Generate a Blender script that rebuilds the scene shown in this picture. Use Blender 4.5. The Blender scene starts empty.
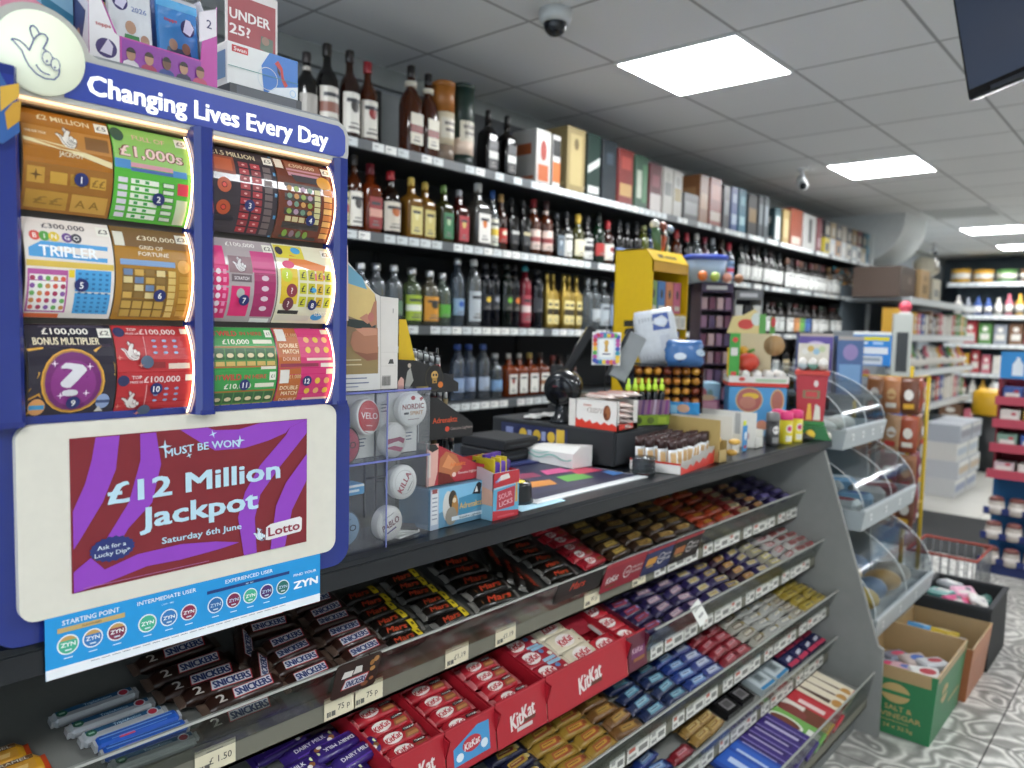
import bpy, math, random
from math import sin, cos, pi, radians, sqrt
from mathutils import Matrix, Vector

random.seed(11)
SC = bpy.context.scene
COL = SC.collection

# ---------------------------------------------------------------- camera
ZC = 1.45
def set_camera():
    yaw, pitch, roll = 0.7225258, 0.0737063, 0.0235915
    fwd = Vector((-sin(yaw) * cos(pitch), cos(yaw) * cos(pitch), -sin(pitch)))
    right = Vector((cos(yaw), sin(yaw), 0))
    up = right.cross(fwd)
    r = right * cos(roll) + up * sin(roll)
    u = up * cos(roll) - right * sin(roll)
    cd = bpy.data.cameras.new('camera')
    cam = bpy.data.objects.new('camera', cd)
    COL.objects.link(cam)
    m = Matrix((r, u, -fwd)).transposed().to_4x4()
    m.translation = Vector((0, 0, ZC))
    cam.matrix_world = m
    cd.sensor_width = 36
    cd.lens = 768.495 / 1024 * 36
    cd.clip_start = 0.02
    cd.dof.use_dof = True
    cd.dof.focus_distance = 1.22
    cd.dof.aperture_fstop = 3.7
    SC.camera = cam
set_camera()

# ---------------------------------------------------------------- world, exposure
w = bpy.data.worlds.new('world'); SC.world = w; w.use_nodes = True
w.node_tree.nodes['Background'].inputs[0].default_value = (0.80, 0.88, 1.0, 1)
w.node_tree.nodes['Background'].inputs[1].default_value = 1.9
SC.view_settings.view_transform = 'Standard'
SC.view_settings.look = 'None'
SC.view_settings.exposure = 0.74
SC.view_settings.gamma = 1.0
SC.view_settings.use_curve_mapping = False
LAMP = 23.0            # strength of the ceiling light panels
try:
    SC.cycles.max_bounces = 7
    SC.cycles.transparent_max_bounces = 16
    SC.cycles.caustics_reflective = False
    SC.cycles.caustics_refractive = False
    SC.cycles.sample_clamp_indirect = 4.0
except Exception:
    pass

# ---------------------------------------------------------------- materials
def lin(h):
    o = []
    for i in (0, 2, 4):
        c = int(h[i:i + 2], 16) / 255
        o.append(c / 12.92 if c <= 0.04045 else ((c + 0.055) / 1.055) ** 2.4)
    return o
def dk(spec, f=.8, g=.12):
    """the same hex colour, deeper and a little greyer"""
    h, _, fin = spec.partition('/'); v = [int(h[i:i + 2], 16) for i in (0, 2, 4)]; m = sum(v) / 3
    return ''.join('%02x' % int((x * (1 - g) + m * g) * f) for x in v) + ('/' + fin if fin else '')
_mats = {}
def mat(spec):
    """'rrggbb/f': colour and a finish letter (p packaging, m matt, g gloss, f foil wrapper, s metal, b bottle glass, k clear bottle glass,
    c clear acrylic, e lamp glow, t textured cloth)."""
    if not isinstance(spec, str):
        return spec
    if '/' not in spec:
        spec += '/p'
    if spec in _mats:
        return _mats[spec]
    col, fin = spec.split('/')
    m = bpy.data.materials.new(spec.replace('/', '_'))
    _mats[spec] = m
    m.use_nodes = True
    nt = m.node_tree; N = nt.nodes; L = nt.links
    bs = N['Principled BSDF']; out = N['Material Output']
    c = lin(col)
    if fin[0] == 'e':
        st = float(fin[1:] or 1)
        bs.inputs['Base Color'].default_value = (*c, 1)
        bs.inputs['Emission Color'].default_value = (*c, 1)
        bs.inputs['Emission Strength'].default_value = st
        return m
    tc = N.new('ShaderNodeTexCoord'); no = N.new('ShaderNodeTexNoise')
    L.new(tc.outputs['Object'], no.inputs['Vector'])
    if fin in ('c', 'k'):
        tr = N.new('ShaderNodeBsdfTransparent'); gl = N.new('ShaderNodeBsdfGlossy'); mx = N.new('ShaderNodeMixShader'); lw = N.new('ShaderNodeLayerWeight'); fr = N.new('ShaderNodeMapRange')
        tr.inputs[0].default_value = (*[x for x in c], 1)
        gl.inputs['Roughness'].default_value = 0.12
        gl.inputs['Color'].default_value = (0.9, 0.92, 0.95, 1)
        lw.inputs[0].default_value = .18; L.new(lw.outputs['Facing'], fr.inputs[0]); fr.inputs[3].default_value = .035; fr.inputs[4].default_value = .5
        if fin == 'k':
            df = N.new('ShaderNodeBsdfDiffuse'); df.inputs[0].default_value = (*[x * .55 for x in c], 1)
            m2 = N.new('ShaderNodeMixShader'); m2.inputs[0].default_value = .22
            L.new(tr.outputs[0], m2.inputs[1]); L.new(df.outputs[0], m2.inputs[2]); base = m2
            fr.inputs[3].default_value = .06
        else:
            base = tr
        L.new(fr.outputs[0], mx.inputs[0]); L.new(base.outputs[0], mx.inputs[1]); L.new(gl.outputs[0], mx.inputs[2])
        L.new(mx.outputs[0], out.inputs[0])
        no.inputs['Scale'].default_value = 9
        bp = N.new('ShaderNodeBump'); bp.inputs['Strength'].default_value = .05; bp.inputs['Distance'].default_value = .01
        L.new(no.outputs['Fac'], bp.inputs['Height']); L.new(bp.outputs[0], gl.inputs['Normal'])
        return m
    rough, metal, nz, scale, bump = {
        'p': (.42, 0, .05, 60, 0), 'm': (.75, 0, .07, 25, .05), 'g': (.18, 0, .03, 10, 0), 'f': (.30, .0, .12, 55, .45),
        's': (.32, .85, .05, 30, 0), 'b': (.10, 0, .05, 10, 0), 't': (.9, 0, .25, 180, .4), 'l': (.28, 0, .25, 220, .0)}[fin]
    no.inputs['Scale'].default_value = scale
    mx = N.new('ShaderNodeMix'); mx.data_type = 'RGBA'
    mx.inputs['A'].default_value = (*[x * (1 - nz) for x in c], 1)
    mx.inputs['B'].default_value = (*[min(1, x * (1 + nz)) for x in c], 1)
    L.new(no.outputs['Fac'], mx.inputs['Factor']); L.new(mx.outputs['Result'], bs.inputs['Base Color'])
    bs.inputs['Roughness'].default_value = rough
    bs.inputs['Metallic'].default_value = metal
    if bump:
        bp = N.new('ShaderNodeBump'); bp.inputs['Strength'].default_value = bump; bp.inputs['Distance'].default_value = .004
        L.new(no.outputs['Fac'], bp.inputs['Height']); L.new(bp.outputs[0], bs.inputs['Normal'])
    return m

# ---------------------------------------------------------------- mesh builder
X1, Y1, Z1 = Vector((1, 0, 0)), Vector((0, 1, 0)), Vector((0, 0, 1))
class MB:
    def __init__(s):
        s.v, s.f, s.fm, s.fs, s.mats = [], [], [], [], []
    def mi(s, mt):
        mt = mat(mt)
        if mt not in s.mats:
            s.mats.append(mt)
        return s.mats.index(mt)
    def add(s, vs, fs, mt, sm=False, T=None):
        o = len(s.v); k = s.mi(mt)
        s.v += [tuple(T @ Vector(v)) if T else tuple(v) for v in vs]
        for f in fs:
            s.f.append([o + i for i in f]); s.fm.append(k); s.fs.append(sm)
        return s
    def box(s, x0, x1, y0, y1, z0, z1, mt, b=0, T=None):
        cx, cy, cz = (x0 + x1) / 2, (y0 + y1) / 2, (z0 + z1) / 2
        hx, hy, hz = abs(x1 - x0) / 2, abs(y1 - y0) / 2, abs(z1 - z0) / 2
        if b <= 0:
            vs = [(cx + a * hx, cy + c * hy, cz + d * hz) for a in (-1, 1) for c in (-1, 1) for d in (-1, 1)]
            return s.add(vs, [(0, 1, 3, 2), (4, 6, 7, 5), (0, 4, 5, 1), (2, 3, 7, 6), (0, 2, 6, 4), (1, 5, 7, 3)], mt, False, T)
        b = min(b, hx * .9, hy * .9, hz * .9)
        vs = []; ix = {}
        for a in (-1, 1):
            for c in (-1, 1):
                for d in (-1, 1):
                    for k in range(3):
                        e = [hx - b, hy - b, hz - b]; e[k] += b
                        ix[a, c, d, k] = len(vs); vs.append((cx + a * e[0], cy + c * e[1], cz + d * e[2]))
        fs = []
        q = [(-1, -1), (1, -1), (1, 1), (-1, 1)]
        for sg in (-1, 1):
            fs.append([ix[sg, i, j, 0] for i, j in q][::sg]); fs.append([ix[i, sg, j, 1] for i, j in q][::-sg]); fs.append([ix[i, j, sg, 2] for i, j in q][::sg])
        for i in (-1, 1):
            for j in (-1, 1):
                fs.append([ix[i, j, -1, 0], ix[i, j, 1, 0], ix[i, j, 1, 1], ix[i, j, -1, 1]][::-i * j])
                fs.append([ix[i, -1, j, 0], ix[i, 1, j, 0], ix[i, 1, j, 2], ix[i, -1, j, 2]][::i * j])
                fs.append([ix[-1, i, j, 1], ix[1, i, j, 1], ix[1, i, j, 2], ix[-1, i, j, 2]][::-i * j])
                for k in (-1, 1):
                    fs.append([ix[i, j, k, 0], ix[i, j, k, 1], ix[i, j, k, 2]][::i * j * k])
        return s.add(vs, fs, mt, False, T)
    def loft(s, rings, mt, sm=True, caps=True, close=True, T=None):
        n = len(rings[0]); vs = [p for r in rings for p in r]; fs = []
        for i in range(len(rings) - 1):
            for j in range(n if close else n - 1):
                k = (j + 1) % n
                fs.append((i * n + j, i * n + k, (i + 1) * n + k, (i + 1) * n + j))
        if caps:
            fs.append(tuple(range(n))[::-1]); fs.append(tuple(range((len(rings) - 1) * n, len(rings) * n)))
        return s.add(vs, fs, mt, sm, T)
    def lathe(s, prof, mt, n=16, c=(0, 0, 0), e=2, sm=True, T=None, sx=1, sy=1):
        rings = []
        for r, z in prof:
            rg = []
            for j in range(n):
                t = 2 * pi * (j + .5) / n
                ca, sa = cos(t), sin(t)
                k = (abs(ca) ** e + abs(sa) ** e) ** (-1 / e)
                rg.append((c[0] + r * ca * k * sx, c[1] + r * sa * k * sy, c[2] + z))
            rings.append(rg)
        return s.loft(rings, mt, sm, True, True, T)
    def prism(s, pts, a0, a1, mt, ax='y', sm=False, T=None):
        """pts: outline in the plane of the other two axes ('y': x,z  'x': y,z  'z': x,y), extruded from a0 to a1."""
        f = {'y': lambda p, a: (p[0], a, p[1]), 'x': lambda p, a: (a, p[0], p[1]), 'z': lambda p, a: (p[0], p[1], a)}[ax]
        n = len(pts)
        vs = [f(p, a0) for p in pts] + [f(p, a1) for p in pts]
        fs = [(i, (i + 1) % n, n + (i + 1) % n, n + i) for i in range(n)]
        s.add(vs, fs, mt, sm, T)
        return s.add(vs, [tuple(range(n))[::-1], tuple(range(n, 2 * n))], mt, False, T)
    def tube(s, pts, r, mt, n=8, T=None):
        pts = [Vector(p) for p in pts]; rings = []
        for i, p in enumerate(pts):
            d = (pts[min(i + 1, len(pts) - 1)] - pts[max(i - 1, 0)]).normalized()
            a = d.cross(Z1 if abs(d.z) < .9 else X1).normalized(); b = d.cross(a)
            rr = r[i] if isinstance(r, (list, tuple)) else r
            rings.append([p + a * rr * cos(2 * pi * j / n) + b * rr * sin(2 * pi * j / n) for j in range(n)])
        return s.loft(rings, mt, True, True, True, T)
    def ball(s, c, r, mt, n=12, m=8, sx=1, sy=1, sz=1, T=None):
        prof = [(max(r * sin(pi * i / m), r * .02), -r * cos(pi * i / m) * sz) for i in range(m + 1)]
        return s.lathe(prof, mt, n, c, 2, True, T, sx, sy)
    def dec(s, fn, items, fin='p', l0=.0004, dl=.0003, sub=1, T=None):
        """flat print on a surface fn(a, b, lift): r rectangle, e ellipse, o ring, p polygon, t text; later items lie over earlier ones."""
        done = []
        for it in items:
            k = it[0]; col = None
            if k == 'r':
                _, x0, y0, x1, y1, col = it; bb = (x0, y0, x1, y1)
            elif k == 'e':
                _, cx, cy, rx, ry, col = it; bb = (cx - rx, cy - ry, cx + rx, cy + ry)
            elif k == 'o':
                _, cx, cy, r0, r1, col = it; bb = (cx - r1, cy - r1, cx + r1, cy + r1)
            elif k == 'p':
                _, pts, col = it; xs = [p[0] for p in pts]; ys = [p[1] for p in pts]; bb = (min(xs), min(ys), max(xs), max(ys))
            else:
                _, st, cx, cy, tw, th, col = it[:7]; op = it[7] if len(it) > 7 else {}
                bo = op.get('b', .012)
                tv, tf = text2d(st, 0 if bo > .018 else bo, op.get('sh', 0), tw, th, op.get('res', 2))
                if bo > .018 and tv:
                    q = bo * th * .95; n0 = len(tv); v0, f0 = tv, tf; tv, tf = [], []
                    for dx, dy in ((q, q * .5), (-q, q * .5), (q, -q * .5), (-q, -q * .5)):
                        tf = tf + [tuple(i + len(tv) for i in f) for f in f0]; tv = tv + [(x + dx, y + dy) for x, y in v0]
                ro = op.get('rot', 0)
                if op.get('mir'):
                    tv = [(-x, y) for x, y in tv]
                c_, s_ = cos(ro), sin(ro)
                arc = op.get('arc', 0)
                tv = [(cx + x * c_ - (y + arc * x * x) * s_, cy + x * s_ + (y + arc * x * x) * c_) for x, y in tv]
                if not tv:
                    continue
                xs = [p[0] for p in tv]; ys = [p[1] for p in tv]; bb = (min(xs), min(ys), max(xs), max(ys))
            lev = 0
            for b2, l2 in done:
                if bb[0] < b2[2] and bb[2] > b2[0] and bb[1] < b2[3] and bb[3] > b2[1]:
                    lev = max(lev, l2 + 1)
            done.append((bb, lev))
            lf = l0 + dl * lev
            mt = mat(col if '/' in col else col + '/' + fin)
            if k == 'r':
                n = max(1, sub)
                vs = [fn(x0 + (x1 - x0) * i / n, y0 + (y1 - y0) * j / n, lf) for j in range(n + 1) for i in range(n + 1)]
                fs = [(j * (n + 1) + i, j * (n + 1) + i + 1, (j + 1) * (n + 1) + i + 1, (j + 1) * (n + 1) + i) for j in range(n) for i in range(n)]
            elif k == 'e':
                n = 20
                vs = [fn(cx, cy, lf)] + [fn(cx + rx * q * cos(2 * pi * j / n), cy + ry * q * sin(2 * pi * j / n), lf) for q in (.5, 1) for j in range(n)]
                fs = [(0, 1 + j, 1 + (j + 1) % n) for j in range(n)] + [(1 + j, n + 1 + j, n + 1 + (j + 1) % n, 1 + (j + 1) % n) for j in range(n)]
            elif k == 'o':
                n = 28
                vs = [fn(cx + q * cos(2 * pi * j / n), cy + q * sin(2 * pi * j / n), lf) for q in (r0, r1) for j in range(n)]
                fs = [(j, n + j, n + (j + 1) % n, (j + 1) % n) for j in range(n)]
            elif k == 'p':
                vs = [fn(x, y, lf) for x, y in pts]; fs = [tuple(range(len(pts)))]
                ar = sum(pts[i][0] * pts[(i + 1) % len(pts)][1] - pts[(i + 1) % len(pts)][0] * pts[i][1] for i in range(len(pts)))
                if ar < 0:
                    fs = [fs[0][::-1]]
            else:
                nk = max(1, len(tv) // 4) if (op.get('b', 0) > .018) else len(tv)
                vs = [fn(x, y, lf + .00005 * (i // nk)) for i, (x, y) in enumerate(tv)]; fs = tf
                if op.get('mir'):
                    fs = [f[::-1] for f in fs]
            s.add(vs, fs, mt, False, T)
        return s
    def mesh(s, name):
        me = bpy.data.meshes.new(name)
        me.from_pydata(s.v, [], s.f)
        for m in s.mats:
            me.materials.append(m)
        me.polygons.foreach_set('material_index', s.fm)
        me.polygons.foreach_set('use_smooth', s.fs)
        me.update()
        return me
    def build(s, name, parent=None, loc=None, rz=0):
        o = bpy.data.objects.new(name, s.mesh(name))
        COL.objects.link(o)
        if parent:
            o.parent = parent
        if loc:
            o.location = loc
        o.rotation_euler[2] = rz
        return o

_txt = {}
def text2d(st, bold, shear, tw, th, res=2):
    """letters as a flat tessellated outline centred on 0,0: cap height th, width tw (0 = natural)."""
    key = (st, bold, shear, res)
    if key not in _txt:
        cu = bpy.data.curves.new('letters', 'FONT')
        cu.body = st; cu.size = 1; cu.align_x = 'LEFT'; cu.resolution_u = res; cu.offset = bold; cu.shear = shear
        ob = bpy.data.objects.new('letters', cu)
        me = bpy.data.meshes.new_from_object(ob)
        vs = [(v.co.x, v.co.y) for v in me.vertices]; fs = [tuple(p.vertices) for p in me.polygons]
        bpy.data.objects.remove(ob); bpy.data.curves.remove(cu); bpy.data.meshes.remove(me)
        if vs:
            x0 = min(v[0] for v in vs); x1 = max(v[0] for v in vs)
            vs = [(x - (x0 + x1) / 2, y - .36) for x, y in vs]
            _txt[key] = (vs, fs, x1 - x0)
        else:
            _txt[key] = ([], [], 1)
    vs, fs, wd = _txt[key]
    sy = th / .729
    sx = tw / wd if tw else sy
    return [(x * sx, y * sy) for x, y in vs], fs

def plane(o, u=(1, 0, 0), v=(0, 0, 1)):
    o, u, v = Vector(o), Vector(u), Vector(v); n = u.cross(v).normalized()
    return lambda a, b, l: o + u * a + v * b + n * l
FRONT = ((1, 0, 0), (0, 0, 1)); LEFT = ((0, -1, 0), (0, 0, 1)); RIGHT = ((0, 1, 0), (0, 0, 1)); TOP = ((1, 0, 0), (0, 1, 0))

R90 = radians(90)
def tag(o, label, cat, group=None, kind=None):
    if label: o['label'] = label
    if cat: o['category'] = cat
    if group: o['group'] = group
    if kind: o['kind'] = kind
    return o
def thing(name, label, cat, loc=(0, 0, 0), rz=R90, group=None, rot=None):
    o = bpy.data.objects.new(name, None); COL.objects.link(o)
    o.empty_display_size = .02
    o.location = loc; o.rotation_euler = rot if rot else (0, 0, rz)
    return tag(o, label, cat, group)
def struct(mb, name, loc=(0, 0, 0)):
    o = mb.build(name, None, loc); o['kind'] = 'structure'
    return o
def place(me, name, label, cat, M, group=None, parent=None):
    o = bpy.data.objects.new(name, me); COL.objects.link(o)
    if isinstance(M, Matrix): o.matrix_world = M
    else: o.location = M; o.rotation_euler[2] = R90
    return tag(o, label, cat, group)
ONES = 'first second third fourth fifth sixth seventh eighth ninth tenth eleventh twelfth thirteenth fourteenth fifteenth sixteenth seventeenth eighteenth nineteenth'.split()
def ordn(k):
    if k <= 19: return ONES[k - 1]
    t, o = divmod(k, 10)
    T_ = ['', '', 'twenty', 'thirty', 'forty', 'fifty', 'sixty', 'seventy', 'eighty']
    return (T_[t] + '-' + ONES[o - 1]) if o else T_[t][:-1] + 'ieth'
def jit(a): return random.uniform(-a, a)
# ================================================================ the room
HC = 2.67
def nodes(name):
    m = bpy.data.materials.new(name); m.use_nodes = True
    nt = m.node_tree
    return m, nt.nodes, nt.links, nt.nodes['Principled BSDF']
def ceiling_material():
    m, N, L, bs = nodes('ceiling_tiles')
    tc = N.new('ShaderNodeTexCoord'); mp = N.new('ShaderNodeMapping'); br = N.new('ShaderNodeTexBrick'); no = N.new('ShaderNodeTexNoise')
    mp.inputs['Location'].default_value = (2.07, -3.0, 0)
    L.new(tc.outputs['Object'], mp.inputs[0]); L.new(mp.outputs[0], br.inputs['Vector']); L.new(tc.outputs['Object'], no.inputs['Vector'])
    br.offset = 0; br.squash = 1
    br.inputs['Scale'].default_value = 1; br.inputs['Brick Width'].default_value = .6; br.inputs['Row Height'].default_value = .6
    br.inputs['Mortar Size'].default_value = .008; br.inputs['Mortar Smooth'].default_value = .2
    br.inputs['Color1'].default_value = (.82, .84, .85, 1); br.inputs['Color2'].default_value = (.78, .80, .81, 1); br.inputs['Mortar'].default_value = (.36, .37, .38, 1)
    no.inputs['Scale'].default_value = 140
    mx = N.new('ShaderNodeMix'); mx.data_type = 'RGBA'; mx.blend_type = 'MULTIPLY'; mx.inputs['Factor'].default_value = .12
    L.new(br.outputs[0], mx.inputs['A']); L.new(no.outputs['Color'], mx.inputs['B']); L.new(mx.outputs['Result'], bs.inputs['Base Color'])
    bs.inputs['Roughness'].default_value = .85
    return m
def floor_material():
    m, N, L, bs = nodes('patterned_floor')
    tc = N.new('ShaderNodeTexCoord')
    sep = N.new('ShaderNodeSeparateXYZ'); L.new(tc.outputs['Object'], sep.inputs[0])
    # swirls: contour lines of a distorted cell pattern
    no = N.new('ShaderNodeTexNoise'); no.inputs['Scale'].default_value = 5.5; no.inputs['Detail'].default_value = 1
    L.new(tc.outputs['Object'], no.inputs['Vector'])
    mixv = N.new('ShaderNodeMix'); mixv.data_type = 'RGBA'; mixv.inputs['Factor'].default_value = .16
    L.new(tc.outputs['Object'], mixv.inputs['A']); L.new(no.outputs['Color'], mixv.inputs['B'])
    vo = N.new('ShaderNodeTexVoronoi'); vo.feature = 'SMOOTH_F1'; vo.inputs['Scale'].default_value = 7; vo.inputs['Smoothness'].default_value = .35
    L.new(mixv.outputs['Result'], vo.inputs['Vector'])
    mul = N.new('ShaderNodeMath'); mul.operation = 'MULTIPLY'; mul.inputs[1].default_value = 30
    sn = N.new('ShaderNodeMath'); sn.operation = 'SINE'
    L.new(vo.outputs['Distance'], mul.inputs[0]); L.new(mul.outputs[0], sn.inputs[0])
    rp = N.new('ShaderNodeValToRGB')
    e = rp.color_ramp.elements
    e[0].position = .15; e[0].color = (.23, .228, .21, 1); e[1].position = .9; e[1].color = (.66, .65, .61, 1)
    k = e.new(.55); k.color = (.36, .355, .33, 1)
    n2 = N.new('ShaderNodeTexNoise'); n2.inputs['Scale'].default_value = 45; n2.inputs['Detail'].default_value = 4
    L.new(tc.outputs['Object'], n2.inputs['Vector'])
    ad = N.new('ShaderNodeMath'); ad.operation = 'MULTIPLY_ADD'; ad.inputs[1].default_value = .35; ad.inputs[2].default_value = .30
    ad2 = N.new('ShaderNodeMath'); ad2.operation = 'MULTIPLY_ADD'; ad2.inputs[1].default_value = .45
    L.new(sn.outputs[0], ad.inputs[0]); L.new(n2.outputs['Fac'], ad2.inputs[0]); L.new(ad.outputs[0], ad2.inputs[2]); L.new(ad2.outputs[0], rp.inputs[0])
    br = N.new('ShaderNodeTexBrick'); br.offset = 0
    L.new(tc.outputs['Object'], br.inputs['Vector'])
    br.inputs['Scale'].default_value = 1; br.inputs['Brick Width'].default_value = .45; br.inputs['Row Height'].default_value = .45; br.inputs['Mortar Size'].default_value = .003
    br.inputs['Color1'].default_value = br.inputs['Color2'].default_value = (1, 1, 1, 1); br.inputs['Mortar'].default_value = (.18, .18, .18, 1)
    mm = N.new('ShaderNodeMix'); mm.data_type = 'RGBA'; mm.blend_type = 'MULTIPLY'; mm.inputs['Factor'].default_value = 1
    L.new(rp.outputs[0], mm.inputs['A']); L.new(br.outputs[0], mm.inputs['B'])
    # plain pale tiles beyond the dark mat
    b2 = N.new('ShaderNodeTexBrick'); b2.offset = 0; L.new(tc.outputs['Object'], b2.inputs['Vector'])
    b2.inputs['Scale'].default_value = 1; b2.inputs['Brick Width'].default_value = .6; b2.inputs['Row Height'].default_value = .6; b2.inputs['Mortar Size'].default_value = .006
    b2.inputs['Color1'].default_value = (.56, .55, .50, 1); b2.inputs['Color2'].default_value = (.51, .50, .46, 1); b2.inputs['Mortar'].default_value = (.36, .35, .33, 1)
    gt = N.new('ShaderNodeMath'); gt.operation = 'GREATER_THAN'; gt.inputs[1].default_value = 6.6; L.new(sep.outputs['Y'], gt.inputs[0])
    fm = N.new('ShaderNodeMix'); fm.data_type = 'RGBA'
    L.new(gt.outputs[0], fm.inputs['Factor']); L.new(mm.outputs['Result'], fm.inputs['A']); L.new(b2.outputs[0], fm.inputs['B'])
    L.new(fm.outputs['Result'], bs.inputs['Base Color'])
    bs.inputs['Roughness'].default_value = .38
    return m
RX0, RX1, RY0, RY1 = -3.0, 2.6, -2.2, 13.6
struct(MB().box(RX0, RX1, RY0, RY1, -.08, 0, floor_material()), 'floor')
struct(MB().box(RX0, RX1, RY0, RY1, HC, HC + .08, ceiling_material()), 'ceiling')
struct(MB().box(RX0 - .1, RX0, RY0, RY1, 0, HC, '8d9498/m'), 'wall_left')
struct(MB().box(RX1, RX1 + .1, RY0, RY1, 0, HC, 'd0d2d0/m'), 'wall_right')
struct(MB().box(RX0, RX1, RY1, RY1 + .1, 0, HC, '49545c/m'), 'wall_far')
struct(MB().box(RX0, -2.3, RY0 - .1, RY0, 0, HC, 'c9cbc9/m').box(-2.3, RX1, RY0 - .1, RY0, 0, .35, 'c9cbc9/m').box(-2.3, RX1, RY0 - .1, RY0, 2.62, HC, 'c9cbc9/m'), 'wall_rear')
wf = MB()      # unseen shop window behind the camera, added for fill daylight: bars and panes
for x in (-2.3, -1.1, .15, 1.4, 2.55): wf.box(x, x + .05, RY0 - .08, RY0 - .02, .35, 2.62, 'c9cccd/p')
wf.box(-2.3, RX1, RY0 - .08, RY0 - .02, .35, .40, 'c9cccd/p').box(-2.3, RX1, RY0 - .08, RY0 - .02, 2.56, 2.62, 'c9cccd/p')
wf.box(-2.3, RX1, RY0 - .055, RY0 - .045, .4, 2.56, 'f2f5f5/c')
struct(wf, 'fill_window')
struct(MB().box(RX0, RX0 + .03, 0, RY1, HC - .09, HC, '9a9f9d/m'), 'trim_1')
# quarter round bulkhead at the far end of the shelving wall
def soffit():
    struct(MB().prism([(-3.0, 2.20), (-2.62, 2.20)] + [(-2.62 + .42 * sin(pi / 2 * i / 8), 2.62 - .42 * cos(pi / 2 * i / 8)) for i in range(1, 9)] + [(-2.2, HC), (-3.0, HC)], 8.3, 9.1, 'd3d7d7/m', 'y'), 'trim_2')
soffit()

def light_panel(x, y, label, on=True, st=None):
    t = thing('ceiling_light', label, 'light', (x, y, HC), 0, group='square ceiling light panels')
    b = MB()
    for x0, x1, y0, y1 in ((0, .6, 0, .012), (0, .6, .588, .6), (0, .012, .012, .588), (.588, .6, .012, .588)):
        b.box(x0, x1, y0, y1, -.012, -.001, 'd5d8d8/p')
    b.build('frame', t)
    MB().box(.012, .588, .012, .588, -.008, -.002, 'fbfdff/e%g' % (st or LAMP) if on else 'b4b8b8/m').build('diffuser', t)
light_panel(-2.07, 3.0, 'large bright square ceiling light nearest the dome camera')
light_panel(-2.07, 5.71, 'bright ceiling light above the far half of the bottle shelving')
light_panel(-2.07, 8.25, 'unlit dim square panel in the ceiling between the lit ones', False)
light_panel(-2.04, 9.8, 'far ceiling light at the right edge, nearer of the two there')
light_panel(-2.02, 11.8, 'farthest small ceiling light near the back wall shelves')
light_panel(-2.07, .3, 'ceiling light above the lottery ticket stand, out of view')
for k, yy in enumerate((-1.2, 1.5, 4.2, 7.0, 9.8)):
    light_panel(.4, yy, 'ceiling light over the customer aisle, %s from the rear wall' % ordn(k + 1))

def dome_camera():
    t = thing('dome_camera', 'white dome security camera with dark glass ball on the ceiling', 'security camera', (-1.92, 2.38, HC), 0)
    MB().lathe([(.062, 0), (.064, -.03), (.058, -.045), (.05, -.05)][::-1], 'c9cccb/p', 24).build('housing', t)
    MB().ball((0, 0, -.052), .046, '1b2025/g', 20, 12).build('lens_dome', t)
dome_camera()
def bullet(x, y, label, rz):
    t = thing('bullet_camera', label, 'security camera', (x, y, HC), rz)
    MB().lathe([(.035, -.015), (.035, 0)], 'd4d6d6/p', 16).tube([(0, 0, -.01), (0, 0, -.06), (0, -.03, -.085)], .013, 'd4d6d6/p').build('bracket', t)
    b = MB(); b.tube([(0, .05, -.07), (0, -.05, -.12), (0, -.09, -.14)], [.034, .036, .036], 'd9dbdb/p', 14)
    b.build('barrel', t)
    MB().tube([(0, -.089, -.1395), (0, -.093, -.1415)], .028, '22262a/g', 14).build('lens', t)
bullet(-2.25, 5.75, 'white bullet security camera on the ceiling above the boxed spirits', .5)
bullet(-2.6, 11.2, 'small white security camera at the far end near the back shelves', .4)

def television():
    d = Vector((.742, -.669, 0)); n = Vector((-.669, -.742, 0))
    tilt = radians(14)
    up = (Z1 * cos(tilt) + n * sin(tilt)).normalized()
    nn = d.cross(up).normalized()          # out of the screen
    M = Matrix((d, -nn, up)).transposed().to_4x4(); M.translation = Vector((-.54, 2.6, 2.14))
    t = thing('television', 'black wall television hung from the ceiling at the top right corner', 'television', (0, 0, 0))
    t.matrix_world = M
    W, H = .74, .40
    MB().box(-.0, W, .0, .045, 0, H, '14161a/g', .006).build('case', t)
    MB().dec(plane((0, 0, 0)), [('r', .014, .03, W - .014, H - .014, '4a5468/g')]).build('screen', t)
    MB().box(.1, .34, -.004, .0, .006, .018, '3b3f46/g').build('control_strip', t)
    MB().tube([(W / 2, .05, H / 2), (W / 2, .12, H / 2), (W / 2, .14, H / 2 + .25)], .02, '22252a/m').build('bracket', t)
television()
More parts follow.
